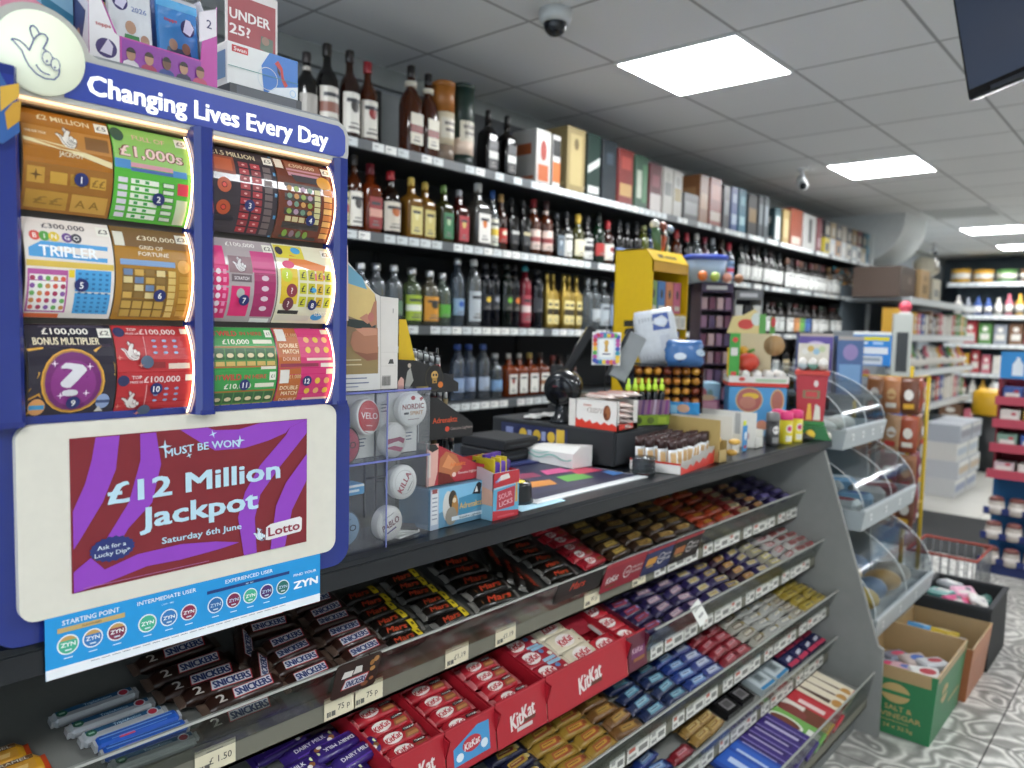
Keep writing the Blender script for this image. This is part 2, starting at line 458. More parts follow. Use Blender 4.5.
# ================================================================ liquor shelving
SX = -2.45                      # front edge of its shelves
SHELF_Z = [2.160, 1.812, 1.450, 1.107, .76, .40]
SY0, SY1 = 1.25, 8.15
def wall_shelving():
    t = thing('wall_shelving', 'long black wall shelving full of bottles behind the counter, white ticket strips', 'shelving', (SX, SY0, 0))
    Ln = SY1 - SY0
    b = MB(); b.box(0, Ln, .385, .41, .0, 2.16, '24282b/m'); b.box(1.22, Ln, .385, .41, 2.16, 2.54, '2a2e31/m'); b.box(0, 1.22, .385, .41, 2.16, 2.5, '7d8284/m')
    k = 0
    while k * 1.0 < Ln:
        b.box(k * 1.0 - .012, k * 1.0 + .012, .372, .386, 0, 2.5, '15181a/m'); k += 1
    b.build('back_panel', t)
    MB().box(Ln, Ln + .025, -.01, .41, 1.35, 2.46, 'c9cdcb/p').build('end_panel', t)
    MB().box(Ln, Ln + .025, .02, .41, 0, 1.35, '50565a/m').build('end_panel', t)
    b = MB().box(0, Ln, .02, .385, 0, .1, '1d2022/m'); b.build('plinth', t)
    for z in SHELF_Z:
        sh = MB().box(0, Ln, .004, .384, z - .03, z - .003, '2b2f32/m').build('shelf', t)
        b = MB(); b.box(0, Ln, -.012, .004, z - .040, z - .002, '565b5e/p')
        x = .02
        rr = random.Random(int(z * 100))
        while x < Ln - .1:
            wd = .064 if x < 4.6 else .075
            if rr.random() < (.88 if z < 2 else .72):
                c = rr.choice(['dfe2e0', 'd3d8d8', 'e6e6e2', 'c9cfd0'])
                b.dec(plane((x, -.012, z - .039), *FRONT), [('r', .003, .003, wd - .004, .034, c), ('r', .01, .018, wd * .5, .024, '8d9294'), ('r', .01, .008, wd * .35, .012, '9da2a4')])
            x += wd
        b.build('ticket_rail', sh)
wall_shelving()

_bm = {}
PROF = {   # (radius, height) as fractions of r and h
    'spirit': ([(.94, 0), (1, .02), (1, .56), (.96, .61), (.78, .67), (.5, .72), (.38, .76), (.35, .8), (.35, .9)], 2, .86),
    'square': ([(.92, 0), (1, .02), (1, .60), (.94, .65), (.62, .70), (.38, .73), (.32, .77), (.32, .9)], 7, .86),
    'wine': ([(.95, 0), (1, .02), (1, .58), (.93, .64), (.66, .70), (.42, .75), (.36, .8), (.36, .95)], 2, .80),
    'vodka': ([(.94, 0), (1, .02), (1, .60), (.97, .66), (.8, .72), (.46, .76), (.38, .79), (.38, .92)], 2, .88),
    'slim': ([(.95, 0), (1, .01), (1, .66), (.9, .73), (.6, .79), (.44, .84), (.42, .93)], 2, .90),
    'tri': ([(.94, 0), (1, .02), (1, .55), (.86, .64), (.58, .71), (.36, .75), (.34, .9)], 3.2, .86),
    'flat': ([(.94, 0), (1, .02), (1, .62), (.9, .68), (.5, .72), (.36, .75), (.36, .9)], 4, .84),
}
def bottle_meshes(kind, r, h, glass, label, cap, style=0):
    key = (kind, r, h, glass, label, cap, style)
    if key in _bm:
        return _bm[key]
    prof, e, cz = PROF[kind]
    n = 20 if e == 2 else 28
    b = MB(); b.lathe([(a * r, z * h) for a, z in prof], glass, n, e=e)
    parts = [('glass_body', b.mesh('glass_body'))]
    nr = prof[-1][0] * r
    parts.append(('cap', MB().lathe([(nr * 1.12, cz * h), (nr * 1.2, cz * h + .002), (nr * 1.2, h - .003), (nr * .9, h)], cap, 14).mesh('cap')))
    if label:
        lb = MB()
        base, band, blob = label
        hz0, hz1 = (.12 * h, .46 * h) if style == 0 else (.08 * h, .52 * h) if style == 1 else (.26 * h, .50 * h) if style == 3 else (.16 * h, .40 * h)
        mz = (hz0 + hz1) / 2; hh = (hz1 - hz0) / 2
        if e == 2 or e == 3.2:
            fn = lambda a, z, l: Vector(((r + l + .0004) * sin(a / r), -(r + l + .0004) * cos(a / r), z))
            hw = r * 1.25
            if e == 3.2:
                hw = r * .8
                fn = plane((0, -r * 1.002 - .0005, 0))
        else:
            fn = plane((0, -r - .0006, 0)); hw = r * .78
        it = [('r', -hw, hz0, hw, hz1, base)]
        if band: it.append(('r', -hw, mz - hh * .25, hw, mz + hh * .25, band) if style != 2 else ('r', -hw, hz1 - hh * .5, hw, hz1, band))
        if blob: it.append(('e', 0, mz + hh * (.1 if band else .35), hw * .38, hh * .35, blob))
        it.append(('r', -hw * .55, hz0 + hh * .18, hw * .55, hz0 + hh * .30, '6d6a66'))
        it.append(('r', -hw * .4, hz0 + hh * .42, hw * .4, hz0 + hh * .5, '7d7a76'))
        if style == 1: it.append(('r', -hw * .7, hz1 - hh * .5, hw * .7, hz1 - hh * .3, '33353a'))
        lb.dec(fn, it, 'p', .0003, .0003, 7)
        parts.append(('label', lb.mesh('label')))
    if style == 3 or kind in ('spirit', 'tri') and style == 0:
        nl = MB(); a0 = prof[-3][0] * r * 1.04
        nl.lathe([(a0, .765 * h), (a0, .82 * h)], label[0] if label else 'c9c9c4', 14)
        parts.append(('neck_label', nl.mesh('neck_label')))
    _bm[key] = parts
    return parts
def bottle(y, z, spec, label, group, x=None, rz=0):
    t = thing('bottle', label, 'bottle', (SX - .085 + jit(.012) if x is None else x, y, z), R90 + rz, group)
    for nm, me in bottle_meshes(*spec):
        o = bpy.data.objects.new(nm, me); COL.objects.link(o); o.parent = t
    return t
_cm = {}
def shelf_box(y, z, wd, dp, h, col, items, label, group, x=None, rz=0, lidcol=None):
    key = (wd, dp, h, col, str(items))
    if key not in _cm:
        b = MB(); b.box(-wd / 2, wd / 2, 0, dp, 0, h, col, .0015)
        b.dec(plane((0, 0, 0)), items, 'p')
        b.dec(plane((-wd / 2, dp / 2, 0), *LEFT), [('r', -dp * .4, h * .1, dp * .4, h * .16, items[0][-1] if items else col), ('r', -dp * .3, h * .55, dp * .3, h * .75, items[0][-1] if items else col)])
        _cm[key] = b.mesh('carton')
    o = place(_cm[key], 'bottle_carton', label, 'box', (SX - .03 if x is None else x, y, z), group)
    o.rotation_euler[2] = R90 + rz
    return o

AMB, DRK, GRN, CLR = '3c1a0a/b', '0d0c0c/b', '0d1f14/b', 'c3ccd0/k'
WHT = ('d9d6cc', None, None)
def row(lst, z, shelf, group, k0=1):
    for k, it in enumerate(lst):
        y, kind, r, h, glass, lab, cap, style, desc = it
        d = desc.split('|')
        bottle(y, z, (kind, r, h, glass, lab, cap, style), '%s bottle with %s, %s along the %s bottle shelf' % (d[0], d[1], ordn(k + k0), shelf), group)

# ---- top shelf: bottles, then canisters and gift boxes
G1 = 'spirits bottles on the top shelf'
row([
    (1.68, 'spirit', .040, .29, DRK, ('a39f98', None, None), '2a2423/p', 0, 'dark|grey label'),
    (1.768, 'spirit', .043, .345, DRK, ('d4d0c6', '8b5d50', None), '1a1716/p', 1, 'tall dark|cream label'),
    (1.866, 'spirit', .040, .345, '23110a/b', ('dcd9d0', None, '3c3a38'), '1b1717/p', 1, 'dark amber|white label'),
    (1.961, 'spirit', .041, .33, AMB, ('dad6cc', None, '8d2c2c'), '8a1f26/p', 1, 'amber|red cap'),
    (2.187, 'tri', .043, .375, AMB, ('cfc8b6', '7a2a22', None), '191515/p', 0, 'triangular amber|cream and red label'),
    (2.283, 'tri', .040, .365, AMB, ('d4cdbb', '7a2a22', None), '191515/p', 0, 'second triangular amber|cream label'),
    (2.672, 'square', .039, .30, '0e0b0a/b', ('232324', 'bdbdb8', None), '141414/p', 1, 'square black|black label'),
    (2.795, 'square', .038, .30, '0e0b0a/b', ('2b2b2c', 'c8c8c4', None), '141414/p', 1, 'second square black|black label'),
], SHELF_Z[0], 'top', G1)
def canister(y, r, h, cols, label):
    b = MB(); z = 0
    for f0, f1, c in cols:
        b.lathe([(r, f0 * h), (r, f1 * h)], c, 24)
    t = thing('spirit_canister', label, 'canister', (SX - .075, y, SHELF_Z[0]), R90)
    b.build('tube', t)
    MB().lathe([(r * 1.02, h - .02), (r * 1.02, h), (r * .9, h + .003)], cols[-1][2], 24).build('lid', t)
    MB().dec(lambda a, z_, l: Vector(((r + l) * sin(a / r), -(r + l) * cos(a / r), z_)), [('r', -r * .9, h * .3, r * .9, h * .55, 'd6cfbd'), ('r', -r * .5, h * .38, r * .5, h * .42, '77706a'), ('r', -r * .6, h * .46, r * .6, h * .5, '77706a')], 'p', .0004, .0003, 6).build('label', t)
canister(2.366, .050, .345, [(0, .22, '7b6a5a'), (.22, .62, 'd5c8ac'), (.62, 1, '9a5f22')], 'tan and copper tube canister beside the triangular bottles')
canister(2.48, .056, .36, [(0, .14, '10231c'), (.14, .34, 'd8c2b0'), (.34, 1, '132a22')], 'dark green tube canister with a pale band')
BX = [  # y0, y1, h, colour, print, description
    (2.95, 3.07, .27, 'd9d6d0', [('r', -.04, .02, .04, .1, 'c9622c'), ('r', -.05, .15, .05, .25, 'e6e2da'), ('e', 0, .17, .025, .05, 'b23a2a')], 'white and orange gift box'),
    (3.08, 3.15, .265, 'e0ddd8', [('r', -.03, .03, .03, .13, 'd9702e'), ('r', -.03, .16, .03, .24, '2a2a2a')], 'narrow white gift box with orange base'),
    (3.20, 3.36, .335, 'a08c5a', [('r', -.05, .04, .05, .30, 'b8a56e'), ('e', 0, .25, .02, .03, '6d5c34')], 'dull gold gift box'),
    (3.38, 3.50, .335, '15332a', [('p', [(-.055, .12), (.055, .18), (.055, .22), (-.055, .16)], 'c9cfc8'), ('r', -.05, .02, .05, .06, 'd2d6d0')], 'dark green gift box with white sash'),
    (3.52, 3.66, .33, '1b2730', [('r', -.03, .2, .03, .26, '3d4c58')], 'plain navy black gift box'),
    (3.68, 3.83, .31, '8c2a26', [('r', -.06, .05, .06, .12, 'c49a5a'), ('r', -.05, .2, .05, .27, 'b5473c')], 'red and gold gift box'),
    (3.85, 3.99, .305, '2c5a40', [('r', -.05, .06, .0, .22, 'c3cdb8'), ('r', .01, .04, .06, .26, '4a8458')], 'mid green gift box'),
    (4.01, 4.15, .285, '6a1c26', [('r', -.06, .0, .06, .11, 'd6cfc9'), ('r', -.04, .15, .04, .22, '93404a')], 'maroon gift box with white foot'),
    (4.17, 4.28, .29, 'd8d5cb', [('r', -.04, .12, .04, .2, '8b8f8a'), ('e', 0, .23, .03, .03, 'b5b4a8')], 'white gift box beside the maroon one'),
    (4.29, 4.40, .29, 'd5d2c8', [('r', -.04, .1, .04, .18, 'b09a5a'), ('e', 0, .22, .03, .03, 'a5a498')], 'white gift box with a gold patch'),
    (4.42, 4.62, .175, '1c1f22', [('r', -.08, .04, .08, .12, '8b8e8c')], 'low black gift box'),
    (4.63, 4.75, .32, 'a5693c', [('r', -.05, .1, .05, .2, 'c08a58')], 'copper brown gift box'),
    (4.77, 4.94, .325, 'a8432c', [('r', -.07, .04, .07, .1, 'd6c2b0'), ('r', -.06, .18, .06, .28, 'c25a3c')], 'orange red gift box'),
    (4.97, 5.07, .30, '232a33', [('r', -.03, .1, .03, .2, '66707a')], 'slim charcoal gift box'),
    (5.09, 5.19, .31, '2f58a0', [('r', -.04, .05, .04, .12, 'a9c0dc'), ('r', -.03, .2, .03, .26, '7d9cc8')], 'bright blue gift box'),
    (5.21, 5.33, .315, '1d7390', [('r', -.04, .06, .04, .12, '9cc8d2'), ('r', -.03, .2, .03, .26, '62a6b8')], 'teal gift box'),
    (5.36, 5.52, .30, '20201f', [('r', -.06, .1, .06, .2, '8a6c3c')], 'black and gold gift box'),
    (5.54, 5.63, .315, '3f474c', [('r', -.03, .1, .03, .25, '7b848a')], 'grey gift box'),
    (5.64, 5.73, .32, '4a5357', [('r', -.03, .1, .03, .25, '8b949a')], 'paler grey gift box'),
    (5.84, 5.96, .26, '3f6066', [('r', -.04, .02, .04, .2, 'd8dad6')], 'teal and white gift box'),
    (6.00, 6.13, .27, 'b5995e', [('r', -.04, .05, .04, .2, 'cdb582')], 'pale gold gift box'),
    (6.15, 6.40, .30, 'a34a30', [('r', -.09, .02, .09, .08, 'd6c5b5')], 'broad rust red gift box'),
    (6.43, 6.71, .29, 'd0d0cb', [('r', -.03, .06, .04, .26, '24272a'), ('r', -.11, .02, -.08, .27, 'b3b4b0')], 'broad white gift box with black panel'),
    (6.73, 6.85, .29, '8a2630', [('r', -.03, .04, .03, .12, 'c89aa0')], 'crimson gift box'),
]
for k, (a, b_, h, c, it, d) in enumerate(BX):
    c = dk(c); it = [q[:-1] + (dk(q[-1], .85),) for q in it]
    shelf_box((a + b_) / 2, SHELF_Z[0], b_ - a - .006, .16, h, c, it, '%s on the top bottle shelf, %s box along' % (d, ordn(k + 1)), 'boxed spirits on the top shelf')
# far end: two layers of small boxes
rr = random.Random(5)
fy = 6.92
k = 0
LOW = ['c8b53c yellow', 'c9ccd0 white', 'b98a5c tan', 'd0d3d2 white', 'c7c2b4 cream', '9aa7ad grey', 'd7d9d6 white', 'bdb49c beige', '5f9fc0 pale blue']
UPP = ['23272b black', '8c7a58 khaki', '2b2f36 charcoal', 'a49a8c stone', '3a4046 slate', '8d7248 bronze', '6a2f36 maroon', '244a58 dark teal', '6f98a8 light blue']
for k in range(9):
    c, d = LOW[k].split(' ', 1)
    shelf_box(fy + .07 + k * .146, SHELF_Z[0], .13, .14, .145, c, [('r', -.04, .03, .04, .1, 'e3e0d8' if k % 2 else '45484c')], 'small %s spirits box, %s in the lower layer at the far end' % (d, ordn(k + 1)), 'small spirits boxes at the far end')
    c, d = UPP[k].split(' ', 1)
    shelf_box(fy + .07 + k * .146, SHELF_Z[0] + .1455, .13, .14, .15, c, [('r', -.04, .03, .04, .1, 'a49c8a')], 'small %s spirits box, %s in the upper layer at the far end' % (d, ordn(k + 1)), 'small spirits boxes at the far end')

# ---- second shelf
G2 = 'spirits bottles on the second shelf'
HON = '6b4a1a/b'
row([
    (1.62, 'spirit', .038, .28, DRK, ('d5d2c6', None, None), '2a2a28/p', 1, 'dark|pale label'),
    (1.72, 'spirit', .038, .28, AMB, ('d6cdb4', '8a8a40', None), '3a2a20/p', 1, 'amber|khaki label'),
    (1.838, 'spirit', .036, .29, GRN, ('d0cf9a', 'a83a34', None), '2c2622/p', 1, 'green|lime and red label'),
    (1.902, 'spirit', .034, .305, AMB, ('dad6cc', None, '45413e'), '4a4643/p', 1, 'amber|white lettered label'),
    (1.985, 'flat', .041, .285, '5a230c/b', ('8d2a2c', 'cf9a8a', None), '6a1a24/p', 1, 'flat amber|dark red label'),
    (2.077, 'spirit', .043, .268, '170c08/b', ('cfc6b6', None, 'b5622c'), '9c1f26/p', 1, 'dark|orange picture label and red cap'),
    (2.192, 'square', .040, .262, HON, ('cfc178', None, 'e0d79c'), 'c2a64c/p', 1, 'square honey coloured|pale yellow label'),
    (2.285, 'square', .038, .258, HON, ('c9ba6e', None, 'ddd291'), 'bda349/p', 1, 'second square honey coloured|yellow label'),
    (2.375, 'square', .037, .255, '2c2c12/b', ('2f7048', None, 'a8c29a'), '5a7a3a/p', 1, 'square|green label'),
    (2.470, 'square', .038, .25, '3a1510/b', ('a8323a', None, 'c9b46a'), '7d8083/p', 1, 'square|bright red label'),
    (2.600, 'square', .050, .30, 'a9a49a/k', ('dedbd4', None, 'c9702e'), 'd4d4d0/p', 1, 'large square clear|white label with orange spot'),
    (2.700, 'spirit', .032, .28, 'a0a8a8/k', ('dedccb', 'd9b93a', None), '28508c/p', 1, 'clear|yellow and blue label'),
    (2.772, 'spirit', .033, .275, '2e150b/b', ('b5352c', None, 'd9cdb6'), 'b48f5a/p', 2, 'dark|slanted red label'),
    (2.852, 'square', .033, .27, DRK, ('2c2d2f', 'b9b9b5', None), '1a1a1b/p', 2, 'square black|black slanted label'),
    (2.925, 'square', .033, .27, DRK, ('303234', 'b0a684', None), '1a1a1b/p', 2, 'second square black|black and gold label'),
    (3.02, 'spirit', .040, .285, AMB, ('d2bdb3', '8a3c3c', None), '96262c/p', 0, 'amber|pink label and red cap'),
    (3.115, 'spirit', .040, .29, AMB, ('d4c1b6', '8a3c3c', None), '3a1c1c/p', 0, 'second amber|pink label'),
    (3.205, 'square', .036, .235, DRK, ('5d6a74', None, 'a6b0b8'), '20262c/p', 1, 'squat dark|grey blue label'),
    (3.295, 'spirit', .036, .26, DRK, ('d8d8d2', None, None), '24262a/p', 1, 'black|plain white label'),
    (3.385, 'wine', .038, .255, '3a3a20/b', ('d7d0b2', None, None), 'c9a83c/p', 0, 'olive|cream label and gold cap'),
    (3.47, 'spirit', .036, .255, DRK, ('d2d3cf', '2a2c30', None), '2a2b2e/p', 1, 'black|white and black label'),
    (3.565, 'wine', .038, .285, GRN, ('9c2f2c', None, None), '1c2320/p', 2, 'green|low red label'),
    (3.665, 'wine', .038, .255, '2a1410/b', ('ddd9cc', None, '8d2a2a'), 'a3242c/p', 0, 'dark|white label and red cap'),
    (3.775, 'spirit', .036, .27, DRK, ('7f93b8', None, None), '23262c/p', 2, 'dark|blue label'),
    (3.865, 'spirit', .036, .27, DRK, ('c8cbd0', None, None), '23262c/p', 2, 'dark|silver label'),
    (3.96, 'wine', .036, .28, DRK, ('8f8a84', None, None), '1b1b1d/p', 2, 'black|dim label'),
    (4.05, 'slim', .034, .27, 'b8c24a/k', ('d3d98a', None, None), 'd9dc9c/p', 0, 'lime yellow|matching label'),
    (4.14, 'slim', .034, .27, '6d86b0/k', ('8ea4cc', None, None), '3e5c98/p', 0, 'blue tinted|blue label'),
    (4.28, 'spirit', .038, .26, '2a4a2c/b', ('cfd2b8', None, None), 'b23a30/p', 0, 'green|cream label'),
    (4.42, 'wine', .038, .285, AMB, ('c96a3a', None, None), '9a2a2c/p', 0, 'amber|orange label'),
    (4.56, 'wine', .038, .28, DRK, ('b33a48', None, None), 'a02a38/p', 0, 'black|red label'),
    (4.70, 'spirit', .04, .29, CLR, ('dfe0dc', None, None), 'd0d0cc/p', 1, 'clear|white label'),
    (4.83, 'spirit', .04, .28, 'b88a92/k', ('e0c9cc', None, None), '9a3a4c/p', 1, 'pink tinted|pale label'),
    (4.95, 'spirit', .04, .285, CLR, ('d9dadb', None, None), 'a8aab0/p', 1, 'clear|silver label'),
    (5.08, 'wine', .042, .29, '2c1a12/b', ('8a6a4c', None, None), '33241c/p', 0, 'brown|tan label'),
    (5.21, 'wine', .04, .28, 'c9d2e6/k', ('7da6d8', 'd23a58', None), 'c23a4c/p', 1, 'clear|blue and pink label'),
], SHELF_Z[1], 'second', G2)
for k in range(8):
    bottle(5.36 + k * .105, SHELF_Z[1], ('wine', .04, .29, '140f0e/b' if k % 3 else '16211a/b', ('d9dad6', None, None), ['1c1c1e/p', '20262a/p', '2a1a1c/p'][k % 3], 0), 'dark wine bottle with white label on the second shelf, %s of eight together' % ordn(k + 1), 'wine bottles along the second shelf')
for k in range(9):
    bottle(6.22 + k * .108, SHELF_Z[1], ('wine', .045, .255, '17120f/b', ('e0e1dd', None, None), ['6a4a3a/p', '2a2426/p', '5a2a2c/p'][k % 3], 1), 'short dark wine bottle with tall white label, %s of nine in a row' % ordn(k + 1), 'wine bottles with tall white labels')
FR = [('c9cbc8', 'white'), ('d3d5d0', 'white'), ('b9bcb8', 'pale grey'), ('2f8a9c', 'teal'), ('c9902c', 'amber yellow'), ('8c5a2c', 'brown'), ('cfd1cd', 'white'), ('d8b23a', 'yellow'), ('6a4a30', 'dark brown'), ('d9dad6', 'white')]
for k in range(10):
    c, d = FR[k]
    bottle(7.22 + k * .092, SHELF_Z[1], ('vodka', .042, .25 + .02 * (k % 2), '23201e/b' if k % 2 else '4a3a28/b', (c, None, None), ['8a6a3c/p', '2a6a74/p', '9c5a2c/p'][k % 3], 1), 'bottle with %s label at the far end of the second shelf, %s of ten' % (d, ordn(k + 1)), 'bottles at the far end of the second shelf')

# ---- third shelf
G3 = 'spirits bottles on the third shelf'
NAV = '10131a/b'
row([
    (1.70, 'vodka', .040, .25, CLR, None, 'c6c8ca/s', 0, 'clear|silver cap'),
    (1.82, 'vodka', .040, .25, CLR, ('c6ccd0', None, None), 'c6c8ca/s', 2, 'clear|silver cap and faint label'),
    (1.93, 'vodka', .041, .245, CLR, ('aab4b6', None, None), 'cfd1d3/s', 2, 'clear frosted|silver cap'),
    (2.02, 'vodka', .042, .25, CLR, ('9aa39c', 'a33a44', None), 'cfd1d3/s', 2, 'clear|red printed band'),
    (2.105, 'vodka', .038, .25, CLR, ('5e7f62', None, None), 'cfd1d3/s', 2, 'clear|green printed label'),
    (2.215, 'vodka', .043, .245, 'b9cf9a/k', ('9fb83a', 'dfe3d6', None), 'd5d7d8/s', 1, 'clear lime flavoured|lime green label'),
    (2.312, 'vodka', .041, .24, 'c9bfa0/k', ('cf8f2c', None, '3a3a34'), 'd5d7d8/s', 1, 'clear orange flavoured|orange label'),
    (2.392, 'vodka', .040, .235, 'b8cdb6/k', ('57a53c', None, None), 'd5d7d8/s', 2, 'clear|green band'),
    (2.485, 'slim', .034, .31, 'a9b8c8/k', ('8aa6c2', None, '2f5aa8'), 'c9cdd2/s', 2, 'tall clear|blue dot label'),
    (2.575, 'slim', .036, .31, 'cfd4d4/k', ('b5bcc0', None, None), 'd5d5d2/p', 1, 'tall frosted clear|white label'),
    (2.655, 'slim', .032, .30, NAV, ('23262e', None, 'd2b23a'), '24262c/p', 3, 'tall dark|yellow dot'),
    (2.728, 'slim', .032, .31, NAV, ('2a2d34', None, '8a8d94'), '202228/p', 3, 'tall dark|grey dot'),
    (2.805, 'slim', .032, .31, '0f1713/b', ('26302a', None, '6fae3c'), '1e2420/p', 3, 'tall dark|green dot'),
    (2.88, 'slim', .032, .31, NAV, ('2a2624', None, 'd9742c'), '262220/p', 3, 'tall dark|orange dot'),
    (2.957, 'slim', .034, .31, '7a2430/b', ('a84450', 'd3c3c0', None), '2f8f98/p', 1, 'tall dark red|teal cap'),
    (3.04, 'slim', .033, .30, NAV, ('33363c', None, None), '1c1e22/p', 3, 'tall plain dark|dim label'),
], SHELF_Z[2], 'third', G3)
for k in range(5):
    t = bottle(3.125 + k * .066, SHELF_Z[2], ('square', .029, .285, 'b59a4c/s' if k % 2 == 0 else 'a88d42/s', ('1a1712', None, None) if 0 else ('e0cf8a', '3a3018', None), 'c9ae5c/s', 1), 'slender gold bottle on the third shelf, %s of the five together' % ordn(k + 1), 'gold bottles on the third shelf')
row([
    (3.475, 'vodka', .038, .28, CLR, None, 'bfc3c6/s', 0, 'clear|silver cap'),
    (3.56, 'vodka', .038, .28, CLR, ('b9c0c4', None, None), 'bfc3c6/s', 2, 'clear|pale label'),
    (3.65, 'vodka', .038, .275, CLR, ('a9b2b8', None, None), 'c9cdd0/s', 1, 'clear|grey label'),
    (3.76, 'vodka', .038, .275, CLR, ('9fb0c8', None, None), '3a5a98/p', 1, 'clear|blue label'),
    (3.88, 'wine', .038, .28, '8a3a4c/b', ('c9a0a8', None, None), 'b03a4c/p', 0, 'pink red|pale label'),
    (4.02, 'wine', .038, .28, DRK, ('b9bab4', None, None), '2a2a2c/p', 0, 'dark|pale label'),
    (4.9, 'wine', .038, .28, DRK, ('d9dad6', None, None), '2a2a2c/p', 0, 'dark wine|white label'),
    (5.05, 'wine', .038, .28, GRN, ('d9dad6', 'a33a34', None), '8a2a2c/p', 0, 'green wine|white and red label'),
    (5.22, 'wine', .038, .28, DRK, ('7fae58', None, None), '3a6a34/p', 0, 'dark wine|green label'),
    (5.34, 'wine', .040, .27, GRN, ('e0e1dc', None, None), '1f2a22/p', 0, 'green wine|white label'),
    (5.46, 'wine', .040, .27, '1a1414/b', ('dcdcd7', None, None), '33201f/p', 0, 'black wine|white label'),
    (5.58, 'wine', .040, .27, '1a1414/b', ('d8d8d4', 'b33a3a', None), '8a2a2c/p', 0, 'black wine|red banded label'),
    (5.71, 'wine', .040, .27, '1a1c20/b', ('cfcfca', None, None), '2a2c33/p', 0, 'black wine|grey label'),
], SHELF_Z[2], 'third', G3, 17)
for k in range(16):
    c = ['d9dad6', 'd2d4d0', 'c9ccc8', 'dcdcd8', 'c58a5a', '6fae58', '4a6fb0', 'd6d6d2'][k % 8]
    bottle(5.86 + k * .145, SHELF_Z[2], ('vodka', .05, .25, '1d1918/b', (c, None, None), ['20201f/p', '5a2a28/p', '2a3a2c/p'][k % 3], 1), 'broad bottle with upright label, %s along the far half of the third shelf' % ordn(k + 1), 'bottles along the far half of the third shelf')

# ---- fourth shelf
row([
    (2.48, 'slim', .033, .26, 'b6c3d6/k', ('8fa4c4', None, None), '34539c/p', 2, 'clear|blue cap'),
    (2.57, 'slim', .034, .26, 'b6c3d6/k', ('9aaccb', None, None), '34539c/p', 2, 'second clear|blue cap'),
    (2.655, 'slim', .034, .26, 'c3cad2/k', ('a9b6c8', None, None), '4a66a4/p', 2, 'third clear|blue cap'),
    (2.75, 'vodka', .040, .215, 'c0c8cc/k', ('7fa2c8', None, None), 'c9cbcc/s', 2, 'short clear|pale blue label'),
    (2.835, 'square', .038, .215, '6a2c10/b', ('e0dcd2', None, '9a3a2c'), 'c9c5ba/s', 1, 'small square amber|white label'),
    (2.92, 'square', .038, .215, '6a2c10/b', ('e2dfd6', None, None), 'b8b4a8/s', 1, 'second small square amber|white label'),
    (3.01, 'square', .040, .215, '6a2c10/b', ('e4e1d9', None, None), 'c4a85c/p', 1, 'small square amber|white label and gold cap'),
    (3.10, 'square', .040, .215, '5f2710/b', ('e0ddd3', '9a6a4a', None), '3a2a20/p', 1, 'fourth small square amber|white label'),
    (3.19, 'vodka', .036, .20, AMB, ('8a3a2c', None, None), '7a2a24/p', 1, 'small amber|red label'),
    (3.27, 'vodka', .036, .20, AMB, ('b98a5a', None, None), '2a2220/p', 1, 'small amber|tan label'),
    (3.36, 'vodka', .036, .20, AMB, ('c9b58a', None, None), '2a2220/p', 1, 'small amber|cream label'),
], SHELF_Z[3], 'fourth', 'small bottles on the fourth shelf')
for k in range(14):
    bottle(4.9 + k * .2, SHELF_Z[3], ('wine', .042, .28, '1a1615/b', (['d9dad6', 'c9b48a', 'b9bcb8'][k % 3], None, None), '2a2426/p', 0), 'dark bottle low behind the counter displays, %s along the fourth shelf' % ordn(k + 1), 'bottles along the far half of the fourth shelf')
# ================================================================ counter and sloping confectionery stand
CT = 1.062                       # worktop height
CX = -1.003                      # front edge of the worktop
CY0, CY1 = -.9, 2.985
def counter():
    t = thing('counter', 'long dark speckled shop counter worktop with rounded front lip', 'counter', (CX, CY0, 0))
    L = CY1 - CY0
    b = MB(); b.box(0, L, 0, .80, CT - .04, CT, '14181c/l', .006); b.build('worktop', t)
    MB().box(0.02, L - .06, .66, .78, 0, CT - .041, '2a2d30/m').build('rear_panel', t)
    MB().box(0.0, L - .004, -.0025, .0, CT - .038, CT - .008, '161a1f/l').build('edge_strip', t)
counter()
TIER = {  # rail bottom x, z; slope; tray depth
    1: (-1.092, .748, 18, .36), 2: (-1.012, .578, 16, .34), 3: (-.950, .404, 16, .34), 4: (-.945, .232, 14, .34), 5: (-.800, .104, 10, .46)}
RAIL = .052
def tier_frame(t):
    x, z, deg, dp = TIER[t]; a = radians(deg)
    o = Vector((x - .004, 0, z + RAIL + .004))
    return o, a
def TM(t, s, y, h=0, rz=0, rx=0, ry=0):
    """a frame lying on the sloping tray t: s metres back from its front edge, y along the counter, h above the tray."""
    o, a = tier_frame(t)
    u, v, n = Vector((0, 1, 0)), Vector((-cos(a), 0, sin(a))), Vector((sin(a), 0, cos(a)))
    M = Matrix((u, v, n)).transposed().to_4x4()
    M.translation = o + v * s + n * h + u * y
    return M @ Matrix.Rotation(rz, 4, 'Z') @ Matrix.Rotation(ry, 4, 'Y') @ Matrix.Rotation(rx, 4, 'X')
